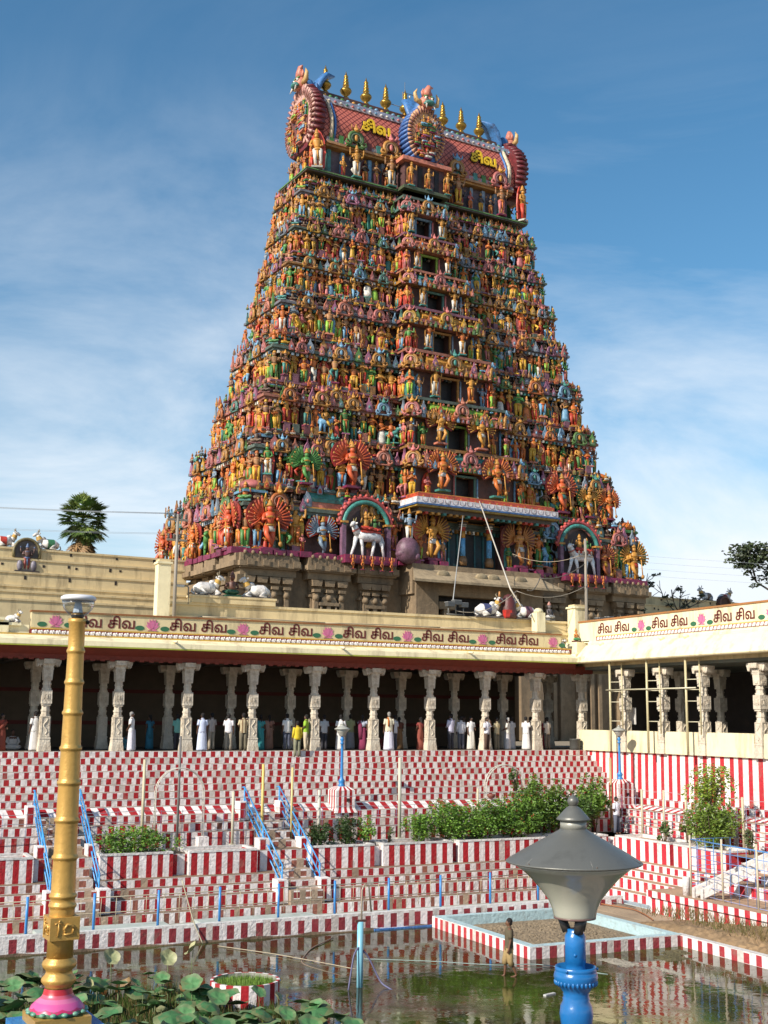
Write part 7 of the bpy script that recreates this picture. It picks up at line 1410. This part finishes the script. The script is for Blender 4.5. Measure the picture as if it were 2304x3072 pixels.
person(-15.75, .5, 0, 180, 1.62, 'hip', Wc, 'trousers', (.08, .09, .13), 'man in white shirt and dark jeans right behind the yellow shirt')
person(-15.05, -.05, 0, 240, 1.58, 'front', (.28, .46, .04), 'trousers', (.52, .44, .32), 'youth in lime green shirt and cream trousers leaning to the fifth pillar')
person(-13.75, .9, 0, 180, 1.58, 'down', (.55, .57, .60), 'trousers', Dk, 'man in pale grey shirt just right of the fifth pillar')
person(-12.05, 1.7, 0, 180, 1.62, 'down', (.40, .40, .20), 'dhoti', (.34, .34, .36), 'man in olive yellow shirt and grey dhoti in the shade behind the thin lamp')
person(-11.95, .5, 0, 150, 1.60, 'down', (.45, .48, .58), 'saree', (.22, .03, .08), 'woman in maroon cloth half hidden left of the sixth pillar')
person(-10.95, -.25, 0, 170, 1.74, 'down', (.62, .57, .42), 'dhoti', (.68, .66, .76), 'tall man in cream shirt with an orange shawl over his shoulder and white dhoti', scarf=(.45, .13, .02), hair=(.25, .24, .22), walk=2)
person(-9.75, 1.1, 0, 150, 1.52, 'front', (.14, .05, .03), 'saree', (.22, .12, .05), 'woman in brown patterned saree right of the tall man')
person(-9.0, .3, 0, 190, 1.52, 'hold', (.22, .03, .03), 'saree', (.24, .06, .04), 'woman in dark red and gold saree left of the seventh pillar')
person(-8.65, 1.0, 0, 190, 1.45, 'down', (.6, .42, .03), 'saree', (.5, .3, .03), 'child in yellow behind the woman in dark red')
person(-7.35, .3, 0, 200, 1.70, 'front', (.55, .54, .68), 'trousers', Dk, 'man in lavender shirt and black trousers right of the seventh pillar', short=False)
person(-6.2, .35, 0, 10, 1.58, 'hold', Wc, 'dhoti', (.62, .59, .52), 'man in white shirt and white dhoti facing out with a cloth bag')
person(-5.75, -.42, 0, 20, 1.55, 'mouth', (.74, .73, .80), 'trousers', (.09, .05, .035), 'man in bright white shirt and brown trousers raising a hand to his face')
person(-5.95, 1.5, 0, 60, 1.60, 'down', (.10, .09, .08), 'trousers', Dk, 'dark clothed man in the shade behind the two white shirts')
person(-4.9, .1, 0, 200, 1.55, 'front', (.56, .47, .28), 'trousers', (.20, .17, .11), 'man in tan shirt and khaki trousers right of the eighth pillar')
person(-4.15, .3, 0, 230, 1.55, 'hold', (.66, .64, .56), 'dhoti', (.56, .54, .54), 'white capped man in white carrying a brown bag', hair=(.6, .58, .54))
person(-3.55, .9, 0, 180, 1.58, 'front', (.64, .62, .62), 'dhoti', (.58, .56, .58), 'man all in white seen from behind left of the last pillar')
person(-21.6, 2.4, 0, 200, 1.5, 'down', (.03, .14, .22), 'saree', (.03, .16, .24), 'woman in dark blue saree deep in the shade between the second and third pillars')
person(-28.3, .4, 0, 30, 1.5, 'hold', (.30, .05, .03), 'saree', (.22, .05, .03), 'woman in dark red saree near the left edge')
person(-29.0, .2, 0, 180, 1.62, 'down', (.6, .58, .55), 'trousers', (.25, .12, .06), 'man in white shirt cut off by the left edge')
person(-16.2, 1.6, 0, 170, 1.55, 'down', (.36, .18, .14), 'saree', (.36, .20, .15), 'woman in faded pink saree right of the fourth pillar')
person(-.9, 1.8, 0, 150, 1.55, 'down', (.4, .04, .05), 'saree', (.38, .04, .06), 'woman in crimson saree in the dark bay by the corner pillar')
person(-1.6, 2.2, 0, 180, 1.6, 'down', (.3, .3, .32), 'trousers', Dk, 'man in grey shirt in the dark bay by the corner pillar')
person(3.0, -11.2, 0, -60, 1.64, 'front', (.60, .56, .50), 'trousers', Dk, 'man in cream shirt behind the low wall of the right colonnade')
person(3.2, -12.0, 0, 120, 1.52, 'hold', (.05, .28, .36), 'saree', (.06, .34, .42), 'woman in turquoise saree behind the low wall of the right colonnade')
person(2.6, -12.9, 0, -80, 1.6, 'down', Wc, 'trousers', Dk, 'man in white shirt behind the last pillar of the right colonnade')
person(-2.75, -6.6, -4.30 + .83, 15, 1.58, 'hip', (.70, .72, .80), 'trousers', (.10, .11, .15), 'man in white shirt and grey trousers standing on the terrace corner behind the grey lamp')
person(-16.62, -20.05, -5.96, -112, 1.66, 'down', (.10, .08, .045), 'shorts', (.30, .21, .09), 'barefoot man in khaki shirt and rolled up trousers wading in the tank', walk=1, skin=1)
person(-27.0, .3, 0, 200, 1.6, 'down', Wc, 'dhoti', (.66, .64, .62), 'man in white shirt and dhoti just right of the second pillar from the left edge', skin=2)
person(-18.65, .15, 0, 150, 1.58, 'hold', (.66, .64, .66), 'trousers', (.30, .26, .2), 'man in off white shirt and brown trousers close to the striped shirt')
person(-13.2, .25, 0, 165, 1.6, 'hip', (.68, .67, .66), 'dhoti', (.62, .6, .58), 'man in white with a dhoti, hand on hip, left of the thin blue lamp')
person(-10.3, .5, 0, 200, 1.6, 'down', (.56, .6, .66), 'trousers', (.08, .08, .1), 'man in pale blue shirt and black trousers right of the tall man with the shawl')
person(-6.65, .55, 0, 170, 1.6, 'down', (.62, .62, .66), 'trousers', (.10, .10, .12), 'man in grey white shirt left of the white clad man with the bag', short=False)
person(-3.2, .1, 0, 120, 1.6, 'front', Wc, 'dhoti', (.66, .64, .62), 'white clad man turned to the right beside the last pillar')
person(-1.9, .2, 0, 190, 1.58, 'down', (.62, .55, .45), 'trousers', (.16, .13, .1), 'man in cream shirt right of the last front pillar')
for i, (x, y, c, lb) in enumerate(((-22.6, 2.2, (.05, .18, .22), 'person in teal sitting on the floor in the shade between the second and third pillars'), (-27.6, 2.0, (.5, .48, .45), 'person in white sitting on the floor left of the golden lamp post'), (-24.9, 2.5, (.20, .10, .08), 'person in brown sitting on the floor behind the second pillar'), (-10.2, 2.4, (.25, .05, .04), 'person in red sitting on the floor right of the sixth pillar'))):
    o = thing('person', lb, 'person', (x, y, 0), 0, 'people in and around the colonnades'); q = MB(); q.tube([(0, 0, .10), (0, 0, .35), (0, 0, .52), (0, 0, .60)], [.20, .17, .18, .07], (.10, .045, .025), 10, sq=.75); q.tube([(0, 0, .58), (0, 0, .66), (0, -.01, .74), (0, 0, .83)], [.05, .05, .085, .04], (.10, .045, .025), 9); q.build('body', M_SKIN, o)
    q = MB(); q.ball((0, -.08, .12), (.36, .30, .14), c, 12, 6); q.tube([(0, 0, .14), (0, 0, .4), (0, 0, .57)], [.24, .20, .13], c, 12, sq=.75)
    for s in (-1, 1): q.tube([(s * .18, 0, .52), (s * .26, -.06, .34), (s * .16, -.22, .24)], [.06, .05, .035], c, 6)
    q.build('clothes', M_CLOTH, o); q = MB(); q.ball((0, .03, .77), (.088, .09, .09), (.012, .01, .01), 8, 5); q.build('hair', M_CLOTH, o)
